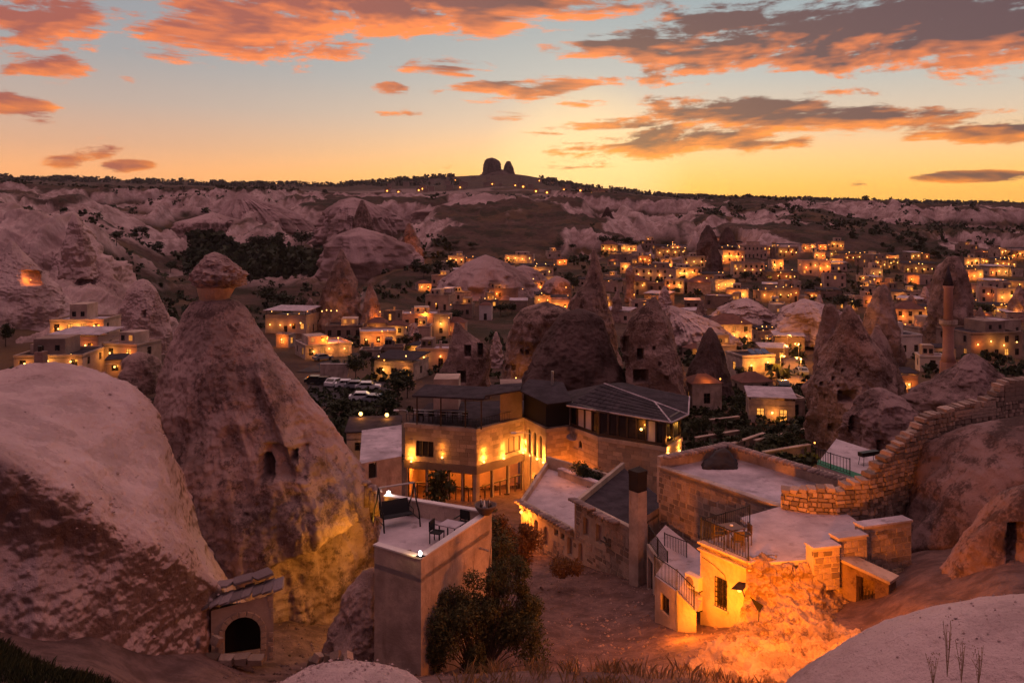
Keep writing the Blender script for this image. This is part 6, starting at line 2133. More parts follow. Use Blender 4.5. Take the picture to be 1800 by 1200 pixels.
def house(label, px, py, wpx, hpx, mat='town_stone', roof='flat', lit=0, string=0, glow=.15, rot=0.0, name='house', cols=None, rows=None, D=None, arches=False, cat='house'):
    base = hit(px, py) if D is None else Vector((X(px, D), D, Zp(py, D)))
    D = base.y
    m = D / F
    w_, h = wpx * m, hpx * m
    dp = max(3.0, w_ * .8)
    ca, sa = math.cos(rot), math.sin(rot)
    hw = w_ / 2 * (.9 if rot else 1.0)
    p0 = (base.x - hw * ca, base.y - hw * sa)
    p1 = (base.x + hw * ca, base.y + hw * sa)
    bk = (-sa * dp, ca * dp)
    p2, p3 = (p1[0] + bk[0], p1[1] + bk[1]), (p0[0] + bk[0], p0[1] + bk[1])
    T = Thing(name, base, label, cat)
    PLACED.append((px, py, wpx, hpx))
    z0, z1 = base.z - 4.0, base.z + h
    body_top = z1 if roof in ('flat', 'hip', 'solar') else base.z + h * (.72 if roof in ('white', 'dark') else 1)
    W0 = Wall(p0, p1)
    W1, W3 = Wall(p1, p2), Wall(p3, p0)
    rows = rows or max(1, min(3, int((body_top - base.z) / 2.6)))
    cols = cols or max(1, min(6, int(w_ / 2.6)))
    mb = MB()
    win = []
    for W_, nc_ in ((W0, cols), (W1, max(1, int(cols * .6))), (W3, max(1, int(cols * .6)))):
        ops = []
        st = (body_top - base.z) / rows
        ww, wh = min(1.0, W_.L / nc_ * .45), min(1.5, st * .5)
        for r in range(rows):
            for c in range(nc_):
                if hr.random() < .12:
                    continue
                s = W_.L * (c + .5) / nc_
                za = base.z + r * st + st * .28
                if r == 0 and hr.random() < .25:
                    za = base.z + .02
                    hh = min(2.1, st * .75)
                else:
                    hh = wh
                ops.append((s - ww / 2, s + ww / 2, za, za + hh, arches))
        W_.face(mb, z0, body_top, ops, .22)
        win += [(W_, o) for o in ops]
    Wall(p2, p3).face(mb, z0, body_top)
    T.part('wall', mb, mat)
    for W_, o in win:
        q = T.inst('window', WFR, W_.pt((o[0] + o[1]) / 2, o[2], -.16), None, (0, 0, math.atan2(W_.d.y, W_.d.x)), (o[1] - o[0], 1, o[3] - o[2]))
        pm_ = 'glass_dark' if hr.random() > glow else ('pane_lit' if hr.random() < .5 else 'pane_lit_soft')
        pn = bpy.data.objects.new('pane', WPN[pm_])
        COL.objects.link(pn)
        pn.parent = q
    ov = .06 * w_
    if roof in ('flat', 'solar'):
        T.part('roof', MB().prism([p0, p1, p2, p3], body_top - .35, body_top - .2), 'roof_concrete' if hr.random() < .5 else 'slate')
        pr = MB()
        for W_ in (W0, W1, W3, Wall(p2, p3)):
            W_.slab(pr, -.05, W_.L + .05, body_top - .12, body_top + .22, -.22, .08)
        T.part('parapet', pr, mat)
        if roof == 'flat' and w_ > 5 and hr.random() < .6:
            t0_ = .05 + .45 * hr.random()
            t1_ = t0_ + .3 + .2 * hr.random()
            hh2 = 1.6 + 1.2 * hr.random()
            ub = MB()
            W0.slab(ub, W0.L * t0_, W0.L * min(t1_, .95), body_top - .2, body_top + hh2, -dp * .85, -dp * .25)
            u_ = T.part('roof_room', ub, hr.choice(['town_dark', 'town_stone', mat]))
            for k in range(2):
                s_2 = W0.L * (t0_ + (min(t1_, .95) - t0_) * (k + .5) / 2)
                T.inst('roof_window', WPN[hr.choice(['glass_dark', 'glass_dark', 'pane_lit_soft'])], W0.pt(s_2, body_top + .5, -dp * .25 + .01), u_, (0, 0, math.atan2(W0.d.y, W0.d.x)), (.7, 1, .9))
        if hr.random() < .35:
            cq = W0.pt(W0.L * hr.random(), body_top, -dp * .5)
            T.part('chimney', MB().box(cq[0] - .25, cq[0] + .25, cq[1] - .25, cq[1] + .25, body_top - .3, body_top + 1.3), mat)
        if roof == 'solar':
            for k in range(3):
                a = W0.L * (.35 + .2 * k)
                q = MB()
                q.add([W0.pt(a, z1 + .3, -.8), W0.pt(a + W0.L * .17, z1 + .3, -.8), W0.pt(a + W0.L * .17, z1 + .9, -2.6), W0.pt(a, z1 + .9, -2.6)], [(0, 1, 2, 3)])
                T.part('solar_panel', q, 'blue_panel')
    elif roof == 'hip':
        e = [(p[0] + (p[0] - base.x - bk[0] / 2) * .1, p[1] + (p[1] - base.y - bk[1] / 2) * .1) for p in (p0, p1, p2, p3)]
        c0 = ((p0[0] * .65 + p1[0] * .35) + bk[0] / 2, (p0[1] * .65 + p1[1] * .35) + bk[1] / 2)
        c1 = ((p0[0] * .35 + p1[0] * .65) + bk[0] / 2, (p0[1] * .35 + p1[1] * .65) + bk[1] / 2)
        zh = body_top + w_ * .22
        V = [(x, y, body_top) for x, y in e] + [(*c0, zh), (*c1, zh)]
        T.part('roof', MB().add(V, [(0, 1, 5, 4), (1, 2, 5), (2, 3, 4, 5), (3, 0, 4), (3, 2, 1, 0)]), 'red_roof')
    else:      # roof terrace under a canopy
        T.part('terrace_floor', MB().prism([p0, p1, p2, p3], body_top - .2, body_top), 'terrace_floor')
        pr = MB()
        for W_ in (W0, W1, W3):
            W_.slab(pr, 0, W_.L, body_top + .004, body_top + .55, -.12, .02)
        T.part('parapet', pr, mat)
        for p in (p0, p1, p2, p3):
            x, y = p[0] + (base.x + bk[0] / 2 - p[0]) * .04, p[1] + (base.y + bk[1] / 2 - p[1]) * .04
            T.part('canopy_post', MB().box(x - .07, x + .07, y - .07, y + .07, body_top, z1 - .05), 'wood_dark')
        e = [(p[0] + (p[0] - base.x - bk[0] / 2) * .08, p[1] + (p[1] - base.y - bk[1] / 2) * .08) for p in (p0, p1, p2, p3)]
        T.part('canopy', MB().prism(e, [z1 - .05] * 2 + [z1 + .35] * 2, [z1 + .06] * 2 + [z1 + .46] * 2), 'roof_concrete' if roof == 'white' else 'slate')
        if lit:
            T.light((base.x + bk[0] * .4, base.y + bk[1] * .4, z1 - .5), 60 * lit, GOLD, .3)
    big = max(.13, D * .00048)
    if lit:
        n = max(1, min(4, int(w_ / 3.2)))
        for k in range(n):
            s = W0.L * (k + .5) / n
            z = base.z + (body_top - base.z) * (.45 + .25 * hr.random())
            T.inst('wall_lamp', ball(round(big, 2), 'bulb'), W0.pt(s, z, .25))
            if k < 2 or n <= 2 or k % 2 == 0:
                T.light(W0.pt(s + .2, z - .1, .75 + .0015 * D), lit * (70 + .42 * D), hr.choice([GOLD, ORANGE, YELL]), .2)
    for k in range(string):
        if hr.random() < .3:
            continue
        s = W0.L * (k + 1.4 * hr.random() - .2) / string
        z = z1 + (hr.random() - .75) * (1.0 + .006 * D)
        T.inst('terrace_bulb', ball(round(big * .85, 2), hr.choice(['bulb', 'bulb_warm'])), W0.pt(s, z, -.3 - 1.2 * hr.random()))
    if string and not lit:
        T.light(W0.pt(W0.L * .5, z1 + .8, 0), 60 + .2 * D, GOLD, .3)
    return T


H = [  # label, px, py, w, h, mat, roof, lit, string, glow, rot
 ('cave hotel front with three glowing arches under the white rock apron', 135, 590, 100, 27, 'town_stone', 'flat', 1.3, 0, .5, 0.1, 147),
 ('low house with a broad white canopy roof below the cave hotel arches', 130, 620, 98, 32, 'town_pink', 'white', .4, 0, .1, -.05, 138),
 ('house with a dark slab roof right of the white canopy roof', 210, 634, 80, 28, 'town_stone', 'flat', .7, 2, .2, -.25, 132),
 ('long low flat-roofed house just above the pale mound', 85, 652, 128, 26, 'town_stone', 'flat', .5, 2, .1, .1, 124),
 ('tiny lit pavilion beside the round boulder', 202, 652, 34, 20, 'town_dark', 'dark', .6, 3, .3, 0, 120),
 ('two-level house with a white pyramid canopy and lit upper terrace', 502, 586, 84, 40, 'town_stone', 'white', .35, 4, .1, -.15),
 ('small brilliantly lit arcade left of the road', 496, 611, 28, 22, 'town_stone', 'flat', 1.4, 0, .8, -.3),
 ('long low arcade with a row of lamps along the road', 578, 630, 92, 24, 'plaster', 'flat', .8, 6, .4, .5),
 ('dark-roofed house behind the lamp arcade', 604, 598, 72, 24, 'town_dark', 'flat', 0, 2, .1, .1),
 ('low white-roofed house at the foot of the plastered cone', 582, 576, 62, 16, 'town_stone', 'dark', 0, 6, .2, 0),
 ('yellow floodlit house with a lamp-lit roof terrace above the car park', 692, 667, 84, 36, 'plaster', 'dark', 1.0, 7, .15, -.3),
 ('pale house right of the yellow floodlit house', 760, 648, 66, 34, 'town_pink', 'flat', .3, 3, .2, -.1),
 ('restaurant with warm lamps behind the dark tree', 665, 610, 70, 26, 'town_stone', 'flat', .7, 5, .4, .2),
 ('low house with a long roof left of the ruined cone', 740, 575, 72, 22, 'town_pink', 'flat', 0, 1, .05, 0),
 ('narrow tower house glowing orange left of the ruined cone', 775, 592, 30, 38, 'town_pink', 'flat', 1.3, 2, .4, 0),
 ('reddish house with lamps above the ruined cone', 800, 590, 40, 22, 'town_pink', 'hip', .5, 2, .3, 0),
 ('small house carved into the foot of the cracked mound', 768, 546, 48, 26, 'town_stone', 'flat', 0, 0, .05, 0),
 ('slim house with a white pavilion roof on the cracked mound', 786, 541, 20, 34, 'town_stone', 'white', 0, 1, .1, 0),
 ('little white house with a pyramid roof behind the ruined cone', 853, 563, 24, 26, 'plaster_white', 'hip', 0, 0, .1, 0),
 ('grey house in the lee of the cracked mound', 885, 528, 58, 20, 'town_dark', 'flat', 0, 1, .1, 0),
 ('house with tall yellow windows right of the pyramid roof', 873, 528, 28, 17, 'town_stone', 'flat', 1.2, 2, .9, 0),
 ('long hotel front with lit tall windows at the town top', 912, 464, 56, 15, 'town_pink', 'flat', .9, 3, .8, 0),
 ('terraced hotel with string lamps below the town top', 945, 484, 62, 17, 'town_pink', 'dark', .9, 6, .5, 0),
 ('row of terrace lamps on a low house left of the town top', 845, 465, 56, 11, 'town_dark', 'dark', .8, 8, .4, 0),
 ('bright arched house with columns of light', 935, 517, 50, 23, 'town_stone', 'flat', 1.3, 4, .7, 0),
 ('house squeezed beside the orange-lit boulder', 960, 505, 32, 18, 'town_stone', 'flat', .6, 3, .3, 0),
 ('intensely lit orange house left of the rock spire', 985, 548, 36, 25, 'town_pink', 'dark', 1.7, 7, .6, 0),
 ('lamp-covered house just above the intensely lit one', 955, 536, 34, 18, 'town_stone', 'dark', .9, 5, .4, 0),
 ('upper terrace house with a string of round lamps', 1180, 453, 60, 20, 'town_dark', 'dark', .5, 8, .2, 0),
 ('wide pale house under the upper terrace', 1150, 495, 82, 22, 'town_pink', 'flat', .4, 2, .15, 0),
 ('small house front glowing deep orange above the mushroom stump', 1099, 481, 20, 18, 'town_pink', 'flat', 2.0, 0, .3, 0),
 ('tower glowing deep orange below the upper terrace', 1172, 475, 22, 19, 'town_pink', 'flat', 2.0, 1, .4, 0),
 ('house with round lamps left of the dark cone', 1220, 471, 42, 19, 'town_stone', 'flat', .3, 4, .2, 0),
 ('orange washed stone house below the dark cone', 1212, 492, 48, 20, 'town_stone', 'flat', 1.5, 2, .4, 0),
 ('bright yellow terrace hotel with two rows of lamps', 1290, 462, 44, 28, 'town_stone', 'dark', 1.7, 9, .6, 0),
 ('plain pinkish house right of the bright terrace hotel', 1328, 454, 46, 22, 'town_pink', 'flat', 0, 0, .05, 0),
 ('two-storey arched house under the bright terrace hotel', 1316, 487, 60, 24, 'town_stone', 'flat', .2, 1, .1, 0),
 ('dark restaurant roof hung with lamps in the mid town', 1255, 494, 46, 13, 'town_dark', 'dark', .3, 7, .1, 0),
 ('yellow windowed house left of the smooth dome', 1275, 511, 40, 19, 'town_stone', 'flat', 1.4, 2, .8, 0),
 ('glowing yellow loggia house above the smooth dome', 1296, 526, 42, 17, 'town_stone', 'flat', 1.8, 2, .8, 0),
 ('dark terrace with two lamp strings right of the mid town', 1375, 494, 62, 15, 'town_dark', 'dark', .5, 10, .2, 0),
 ('high terrace house with lamps near the far right cliff', 1386, 454, 42, 22, 'town_dark', 'dark', .5, 6, .3, 0),
 ('orange fronted house under the high terrace', 1367, 477, 24, 20, 'town_stone', 'flat', 1.6, 0, .5, 0),
 ('tall pale house with an arched orange doorway', 1425, 484, 34, 26, 'town_pink', 'flat', .8, 1, .3, 0),
 ('red-orange glowing house right of the arched doorway', 1448, 484, 28, 25, 'town_pink', 'flat', 1.8, 1, .4, 0),
 ('corner house with a cave-like lit porch', 1350, 530, 32, 18, 'town_dark', 'flat', .9, 1, .5, 0),
 ('lone lit kiosk on the pale ridge', 1395, 552, 18, 14, 'town_stone', 'flat', 1.0, 2, 1.0, 0),
 ('white house with four dark arches below the smooth dome', 1333, 568, 42, 17, 'plaster_white', 'flat', 0, 0, 0, 0),
 ('grey house with arched windows right of the white arches', 1378, 573, 46, 21, 'town_stone', 'flat', 0, 0, .05, 0),
 ('house with small twin windows left of the white block', 1400, 584, 34, 21, 'town_dark', 'flat', 0, 0, .05, 0),
 ('plain white block house left of the twin-peaked tower', 1425, 598, 26, 22, 'plaster_white', 'flat', 0, 0, 0, 0),
 ('large bright terrace house with red roof and glowing balustrade', 1290, 608, 74, 38, 'plaster', 'hip', 1.4, 9, .5, 0),
 ('lamp-lit cafe right of the large terrace house', 1348, 602, 36, 24, 'town_pink', 'dark', 1.0, 7, .5, 0),
 ('dark pergola restaurant hung with lamps above the orange street', 1388, 617, 56, 26, 'town_dark', 'white', .3, 8, .1, 0),
 ('low house with a long white roof left of the pergola', 1362, 630, 52, 18, 'town_dark', 'white', 0, 0, .1, 0),
 ('corner house with solar panels glowing orange on the street side', 1334, 664, 72, 38, 'plaster', 'solar', 1.2, 3, .4, .25),
 ('maroon hip-roofed house in front of the solar panels', 1332, 692, 64, 20, 'town_stone', 'hip', 0, 0, .05, .2),
 ('maroon hip-roofed house right behind the cone house', 1243, 724, 60, 50, 'plaster', 'hip', 0, 1, .05, .15),
 ('single-storey cafe with a white canopy and orange lit columns', 1357, 744, 86, 44, 'plaster', 'white', .7, 0, .3, -.2),
 ('flat-roofed annex right of the white canopy cafe', 1398, 742, 40, 38, 'plaster', 'flat', 0, 0, .05, .1),
 ('roof terrace with a line of lamps below the right cliff', 1505, 460, 52, 14, 'town_dark', 'dark', .3, 9, .2, 0),
 ('house with scattered lamps in the upper right town', 1560, 474, 62, 18, 'town_dark', 'flat', .4, 6, .3, 0),
 ('long low house with lamp row left of the rough pillar', 1617, 480, 58, 17, 'town_dark', 'dark', .4, 8, .3, 0),
 ('little orange gable house left of the rough pillar', 1602, 499, 16, 15, 'town_pink', 'hip', 1.8, 0, .5, 0),
 ('pinkish house right of the little orange gable', 1629, 502, 32, 15, 'town_pink', 'flat', 0, 0, .1, 0),
 ('pale corner house below the dark cypress', 1468, 507, 40, 25, 'town_pink', 'flat', 0, 0, .05, -.2),
 ('dazzling lit terrace right of the rough pillar', 1712, 494, 42, 24, 'town_stone', 'dark', 1.6, 6, .5, 0),
 ('terrace with ring of lamps high on the right', 1768, 470, 42, 15, 'town_dark', 'dark', .9, 8, .3, 0),
 ('narrow house below the dazzling terrace', 1705, 522, 26, 22, 'town_pink', 'flat', .4, 1, .2, 0),
 ('tall plain house right of the narrow house', 1737, 534, 30, 28, 'town_pink', 'flat', .3, 1, .1, 0),
 ('orange corner house near the right edge', 1770, 537, 36, 28, 'town_pink', 'flat', 1.5, 1, .3, -.2),
 ('restaurant terrace crowned by yellow lamps at the right edge', 1762, 554, 46, 17, 'town_dark', 'dark', 1.0, 10, .3, 0),
 ('white plastered house with one black window right of the twin-peaked tower', 1590, 630, 74, 40, 'plaster_white', 'flat', 0, 0, 0, .12),
 ('grey house with a railed roof behind the white plastered house', 1640, 602, 60, 26, 'town_stone', 'flat', 0, 0, .05, 0),
 ('low whitewashed house left of the minaret base', 1640, 654, 46, 26, 'plaster_white', 'flat', 0, 0, .05, 0),
 ('long stone house with a flat roof right of the minaret', 1768, 594, 72, 30, 'town_stone', 'flat', 0, 0, .1, 0),
 ('wide stone house with four wall lamps at the right edge', 1752, 632, 112, 46, 'town_dark', 'flat', .6, 0, .15, 0),
 ('lamp-lit shop tucked between twin-peaked tower and knoll', 1597, 692, 38, 36, 'town_dark', 'dark', .8, 6, .5, 0),
]
for h_ in H:
    lab, px_, py_, w_, hh_, mt, rf_, lt, sg, gl, rt = h_[:11]
    house(lab, px_, py_, w_, hh_, mt, rf_, lt, sg, gl, rt or .6 * (hr.random() - .5), D=h_[11] if len(h_) > 11 else None)

PLACED.append((1388, 645, 70, 110))
# smaller houses between the named ones
zones = [(1070, 1240, 440, 520, 16, 'uphill of the mushroom stump'), (1240, 1480, 438, 545, 17, 'between terrace hotel and twin-peaked tower'),
         (1480, 1640, 455, 560, 17, 'uphill left of the rough pillar'), (1690, 1795, 450, 600, 15, 'right of the rough pillar'),
         (745, 1000, 452, 560, 16, 'around the cracked pale mound'), (1215, 1430, 520, 640, 15, 'below the smooth dome'), (560, 760, 560, 640, 10, 'between valley cone and ruined cone'),
         (1580, 1700, 520, 640, 8, 'around the foot of the minaret'),
         (1000, 1200, 500, 600, 8, 'behind the slender spire')]
for (xa, xb, ya, yb, n, where) in zones:
    got = []
    for tries in range(400):
        if len(got) >= n:
            break
        px_, py_ = xa + (xb - xa) * hr.random(), ya + (yb - ya) * hr.random()
        w_ = (22 + 22 * hr.random()) * (.8 + (py_ - 440) / 300)
        hh_ = w_ * (.42 + .2 * hr.random())
        if any(abs(px_ - a) < (w_ + c) * .42 and abs(py_ - b) < (hh_ + d) * .40 for a, b, c, d in PLACED):
            continue
        got.append((px_, py_, w_, hh_))
        PLACED.append((px_, py_, w_, hh_))
    got.sort()
    for k, (px_, py_, w_, hh_) in enumerate(got):
        PLACED.pop()
        nth_ = (ORD + ['thirteenth', 'fourteenth', 'fifteenth', 'sixteenth', 'seventeenth'])[k]
        mt = hr.choice(['town_stone', 'town_dark', 'town_pink', 'town_dark', 'plaster'])
        rf_ = hr.choice(['flat', 'flat', 'flat', 'dark', 'hip', 'white'])
        rfn = {'flat': 'flat roof', 'dark': 'dark terrace canopy', 'hip': 'hipped roof', 'white': 'pale terrace canopy'}[rf_]
        house(f'small house with {rfn}, {nth_} from left {where}', px_, py_, w_, hh_, mt, rf_, hr.choice([0, 0, 0, .5, .9, 1.2]), hr.choice([0, 1, 2, 4]), .2, 1.2 * (hr.random() - .5))

# distant village under the castle rock
MINI = MB().box(-.5, .5, -.5, .5, 0, 1).prism([(-.5, -.5), (.5, -.5), (.5, .5), (-.5, .5)], 1.0, 1.12).mesh('house')
MINI.materials.append(MATS['town_dark'])
vr = random.Random(5)
for k in range(46):
    px_ = 680 + 380 * vr.random()
    t = vr.random()
    sky_ = float(np.interp(px_, [650, 750, 830, 900, 960, 1050, 1100], [325, 317, 310, 309, 320, 335, 342]))
    p_ = hit(px_, sky_ + 2 + 20 * t, 1500, 3100)
    s_ = 9 + 9 * vr.random()
    o = link('village_house', MINI, None, None, p_ + Vector((0, 0, -2)))
    o.scale = (s_, s_, s_ * .8)
    tag(o, 'tiny dark house on the distant hill below the castle rock', 'house', 'houses of the distant hill village')
    if vr.random() < .55:
        b_ = bpy.data.objects.new('lamp', ball(1.6, 'bulb_warm'))
        COL.objects.link(b_)
        b_.parent = o
        b_.location = (0, -.62, .5)
        b_.scale = (1 / s_, 1 / s_, 1 / (s_ * .8))

# lamps added at random spots to light the ground and houses
lr = random.Random(77)
_pts = []
for k in range(34):
    zx = [(1070, 1450, 455, 540), (1480, 1790, 465, 600), (760, 990, 470, 560), (560, 760, 570, 640)][k % 4 if k < 24 else k % 2]
    x, y = zx[0] + (zx[1] - zx[0]) * lr.random(), zx[2] + (zx[3] - zx[2]) * lr.random()
    _pts.append((x, y))
TENS = ORD + ['thirteenth', 'fourteenth', 'fifteenth', 'sixteenth', 'seventeenth', 'eighteenth', 'nineteenth', 'twentieth'] + ['twenty-' + o for o in ORD[:9]] + ['thirtieth'] + ['thirty-' + o for o in ORD[:9]]
_pts.sort()
for k, (x, y) in enumerate(_pts):
    p_ = hit(x, y)
    T = Thing('street_lamp', p_, f'small warm lamp added at random among the town houses, {TENS[k]} from the left', 'street lamp', 'lamps added to light the town')
    T.part('pole', MB().tube([p_ - Vector((0, 0, 1)), p_ + Vector((0, 0, 4.0))], .06, 5), 'iron')
    T.inst('bulb', ball(round(max(.15, p_.y * .0006), 2), 'bulb_warm'), p_ + Vector((0, -.1, 4.2)))
    T.light(p_ + Vector((0, -.5, 3.6)), 350 + 1.2 * p_.y, ORANGE, .3)

# lit caves and floodlit rocks
def cave_lamp(label, px, py, D, power, col=ORANGE, r=.25, bulb='bulb_warm', off=(0, 0, 0)):
    p_ = P(px, py, D)
    T = Thing('wall_lantern', p_, label, 'lamp')
    T.part('bracket', MB().tube([p_ + Vector((0, .3, -.1)), p_ + Vector((0, .05, -.1))], .03, 5), 'iron')
    T.inst('bulb', ball(round(max(.08, D * .0006), 2), bulb), p_)
    T.light(p_ + Vector((0, -.35, .25)) + Vector(off), power, col, r)


cave_lamp('lamp inside the orange cave room of the left slope', 54, 492, 169.3, 260)
cave_lamp('floodlamp at the foot of the orange-lit far cone', 722, 447, 452, 5200, off=(0, -4, 2))
cave_lamp('floodlamp on the brown slope below the wide pale house', 1195, 505, 300, 2200, off=(0, -2, 2))
cave_lamp('lamp on the small sharp cone by the valley', 668, 548, 224, 160)
cave_lamp('orange lamp glowing on the side of the pale boulder', 995, 505, 292, 700, off=(1, -1, 1))
cave_lamp('lamp below the ochre face of the small grey cone', 1238, 668, 118, 160, off=(0, -1, 0))
cave_lamp('yellow lamp at the foot of the twin-peaked tower', 1432, 778, 80, 190, YELL)
cave_lamp('street lamp by the crag with small windows', 907, 664, 132, 120, GOLD, bulb='bulb')
for k, (x, y) in enumerate([(566, 547), (574, 545), (582, 546), (592, 546)]):
    cave_lamp(f'small lamp at the foot of the plastered cone, {ORD[k]} from the left', x, y, 222, 70, GOLD, bulb='bulb')
# strong yellow spill on the big cone's undercut comes from the terrace corner floodlight
T = Thing('floodlight', P(655, 1010, 31.5), 'hidden yellow floodlight between the terrace wall and the big cone', 'floodlight')
c = P(668, 1040, 32.2)
T.part('housing', MB().box(c.x - .12, c.x + .12, c.y - .08, c.y + .08, c.z, c.z + .18), 'iron')
T.light(P(652, 985, 35.3), 260, (1.0, .44, .045), .15)
T.light(P(640, 960, 35.9), 110, (1.0, .44, .045), .12)

# orange street in the middle of the town
def sheet(name, label, pts, mat, up=.06, n=14):
    a, b, c, d = [Vector((p.x, p.y, 0)) for p in pts]
    V, Q = [], []
    for i in range(n + 1):
        for j in range(n + 1):
            q = a.lerp(b, i / n).lerp(d.lerp(c, i / n), j / n)
            V.append((q.x, q.y))
    A_ = np.array(V)
    zz = ground(A_[:, 0], A_[:, 1]) + up
    base = a
    V = [(v[0] - base.x, v[1] - base.y, z - pts[0].z) for v, z in zip(V, zz)]
    for i in range(n):
        for j in range(n):
            k = i * (n + 1) + j
            Q.append((k, k + n + 1, k + n + 2, k + 1))
    o = link(name, mesh_from(name, V, Q, True), MATS[mat], None, Vector((base.x, base.y, pts[0].z)))
    return tag(o, label, None, None, 'structure')


sheet('street', 'steep street glowing orange between the solar house and the pergola', [hit(1362, 690), hit(1412, 690), hit(1405, 600), hit(1388, 600)], 'paving', .15)
for k, (x, y) in enumerate([(1372, 668), (1408, 672), (1378, 645), (1404, 640), (1384, 622)]):
    p_ = hit(x, y)
    street_lamp(f'warm street lamp on the steep orange street, {ORD[k]} from the bottom', x, HR - (p_.z + 4.2) * F / p_.y, HR - p_.z * F / p_.y, p_.y, .7 if k % 2 == 0 else -.7, True, 1500)
sheet('road', 'grey asphalt road curving past the lamp arcade', [hit(520, 655), hit(600, 655), hit(650, 615), hit(585, 628)], 'asphalt', .12)
sheet('car_park', 'grey car park behind the big cone', [hit(545, 715), hit(700, 715), hit(680, 668), hit(540, 668)], 'asphalt', .12)
0 and sheet('street', 'paved street between the bush and the old stone house', [Vector((*XY(960, 36), 0)), Vector((*XY(1105, 40), 0)), Vector((*XY(960, 62), 0)), Vector((*XY(880, 64), 0))], 'paving', .05)


# cars
def car_meshes(body):
    b = MB()
    prof = [(-2.1, .35), (2.1, .35), (2.15, .62), (2.0, .82), (1.05, .92), (.45, 1.38), (-1.15, 1.42), (-1.75, .98), (-2.12, .9)]
    b.extrude_xz(prof, -.86, .86)
    body_me = b.mesh('body')
    body_me.materials.append(MATS[body])
    g = MB()
    g.add([(1.08, -.78, .93), (1.08, .78, .93), (.52, .72, 1.35), (.52, -.72, 1.35)], [(0, 1, 2, 3)])
    g.add([(-1.72, -.75, 1.02), (-1.72, .75, 1.02), (-1.2, .7, 1.39), (-1.2, -.7, 1.39)], [(3, 2, 1, 0)])
    g.v = [(v[0] + (.03 if v[0] > 0 else -.03), v[1], v[2] + .03) for v in g.v]
    for s in (-1, 1):
        g.add([(.85, s * .868, .95), (.42, s * .868, 1.32), (-1.05, s * .868, 1.34), (-1.5, s * .868, 1.0)], [(0, 1, 2, 3) if s < 0 else (3, 2, 1, 0)])
    gm = g.mesh('windows')
    gm.materials.append(MATS['glass_dark'])
    return body_me, gm


CARM = {k: car_meshes(k) for k in ('car_white', 'car_silver', 'car_black')}
WH = MB().tube([(0, -.1, 0), (0, .1, 0)], .32, 12).mesh('wheel')
WH.materials.append(MATS['rubber'])
HL = MB().box(-.03, .03, -.16, .16, -.07, .07).mesh('headlight')
HL.materials.append(MATS['white_paint'])


def car(label, px, py, col, rz, D=None, van=False):
    p_ = hit(px, py)
    p_.z += .16
    o = empty('parked_car', p_, rz, label, 'car', 'cars parked below the town')
    bm, gm = CARM[col]
    b = link('body', bm, None, o)
    link('windows', gm, None, o)
    if van:
        for ch in o.children:
            ch.scale = (1.3, 1.15, 1.5)
    for sx in (-1.35, 1.35):
        for sy in (-.8, .8):
            link('wheel', WH, None, o, (sx, sy, .32))
    for sy in (-.6, .6):
        link('headlight', HL, None, o, (2.12, sy, .68))


for lab, x, y, c, r in [('leftmost black car at the wall of the car park', 557, 676, 'car_black', .1), ('second black car right beside the leftmost one', 574, 677, 'car_black', .2),
                        ('small white hatchback right of the two black cars', 589, 680, 'car_white', 1.2), ('white car in the middle of the car park row', 611, 683, 'car_white', .2),
                        ('silver car between two white cars in the row', 627, 686, 'car_silver', .15), ('white car at the right end of the car park row', 647, 688, 'car_white', .1),
                        ('silver car climbing the road near the arcade', 567, 634, 'car_silver', .7), ('white car at the top of the road by the lamp pole', 594, 626, 'car_white', .4),
                        ('white car parked alone below the row', 638, 706, 'car_white', .1), ('pale car beside the lone white one', 662, 712, 'car_silver', -.2),
                        ('dark car at the foot of the orange street', 1376, 684, 'car_black', 1.4), ('silver car on the right side of the orange street', 1408, 660, 'car_silver', 1.5)]:
    car(lab, x, y, c, r)
for lab, x, y in (('white minibus parked on the far pale ledge, left one', 685, 428), ('white minibus parked on the far pale ledge, right one', 697, 431)):
    car(lab, x, y, 'car_white', .1, van=True)

# car park retaining wall
T = Thing('retaining_wall', hit(585, 668), 'plain mauve retaining wall behind the parked cars', 'wall')
a_, b_ = hit(563, 668), hit(612, 668)
W_ = Wall((a_.x, a_.y), (b_.x, b_.y))
mb = MB()
W_.slab(mb, 0, W_.L, a_.z - 1, a_.z + 2.9, -.3, 0)
T.part('wall', mb, 'plaster')
mb = MB()
W_.slab(mb, -.05, W_.L + .05, a_.z + 2.905, a_.z + 3.0, -.36, .06)
T.part('coping', mb, 'plaster_white')

# minaret
D_ = 150
c = P(1667, 655, D_)
T = Thing('minaret', c, 'slim pink stone minaret with one balcony', 'minaret')
r_ = 9.5 * D_ / F
zz = lambda y: Zp(y, D_)
T.part('base', MB().prism([(c.x + r_ * 1.5 * math.cos(a), c.y + r_ * 1.5 * math.sin(a)) for a in np.linspace(.2, .2 + 2 * math.pi, 8, endpoint=False)], zz(690), zz(636)), 'minaret_stone')
T.part('lower_shaft', MB().lathe([(r_ * 1.35, zz(636)), (r_, zz(622)), (r_ * .92, zz(578)), (r_ * 1.25, zz(572))], 20, (c.x, c.y, 0)), 'minaret_stone', smooth=True)
T.part('balcony', MB().lathe([(r_ * 1.3, zz(572)), (r_ * 1.55, zz(569)), (r_ * 1.55, zz(562)), (r_ * 1.45, zz(562)), (r_ * 1.45, zz(568)), (r_ * .7, zz(568))], 20, (c.x, c.y, 0)), 'plaster')
T.part('upper_shaft', MB().lathe([(r_ * .82, zz(568)), (r_ * .78, zz(508)), (r_ * .92, zz(505)), (r_ * .92, zz(502))], 18, (c.x, c.y, 0)), 'minaret_stone', smooth=True)
T.part('cone_cap', MB().lathe([(r_ * .95, zz(502)), (r_ * .5, zz(485)), (.03, zz(466))], 18, (c.x, c.y, 0)), 'slate', smooth=True)

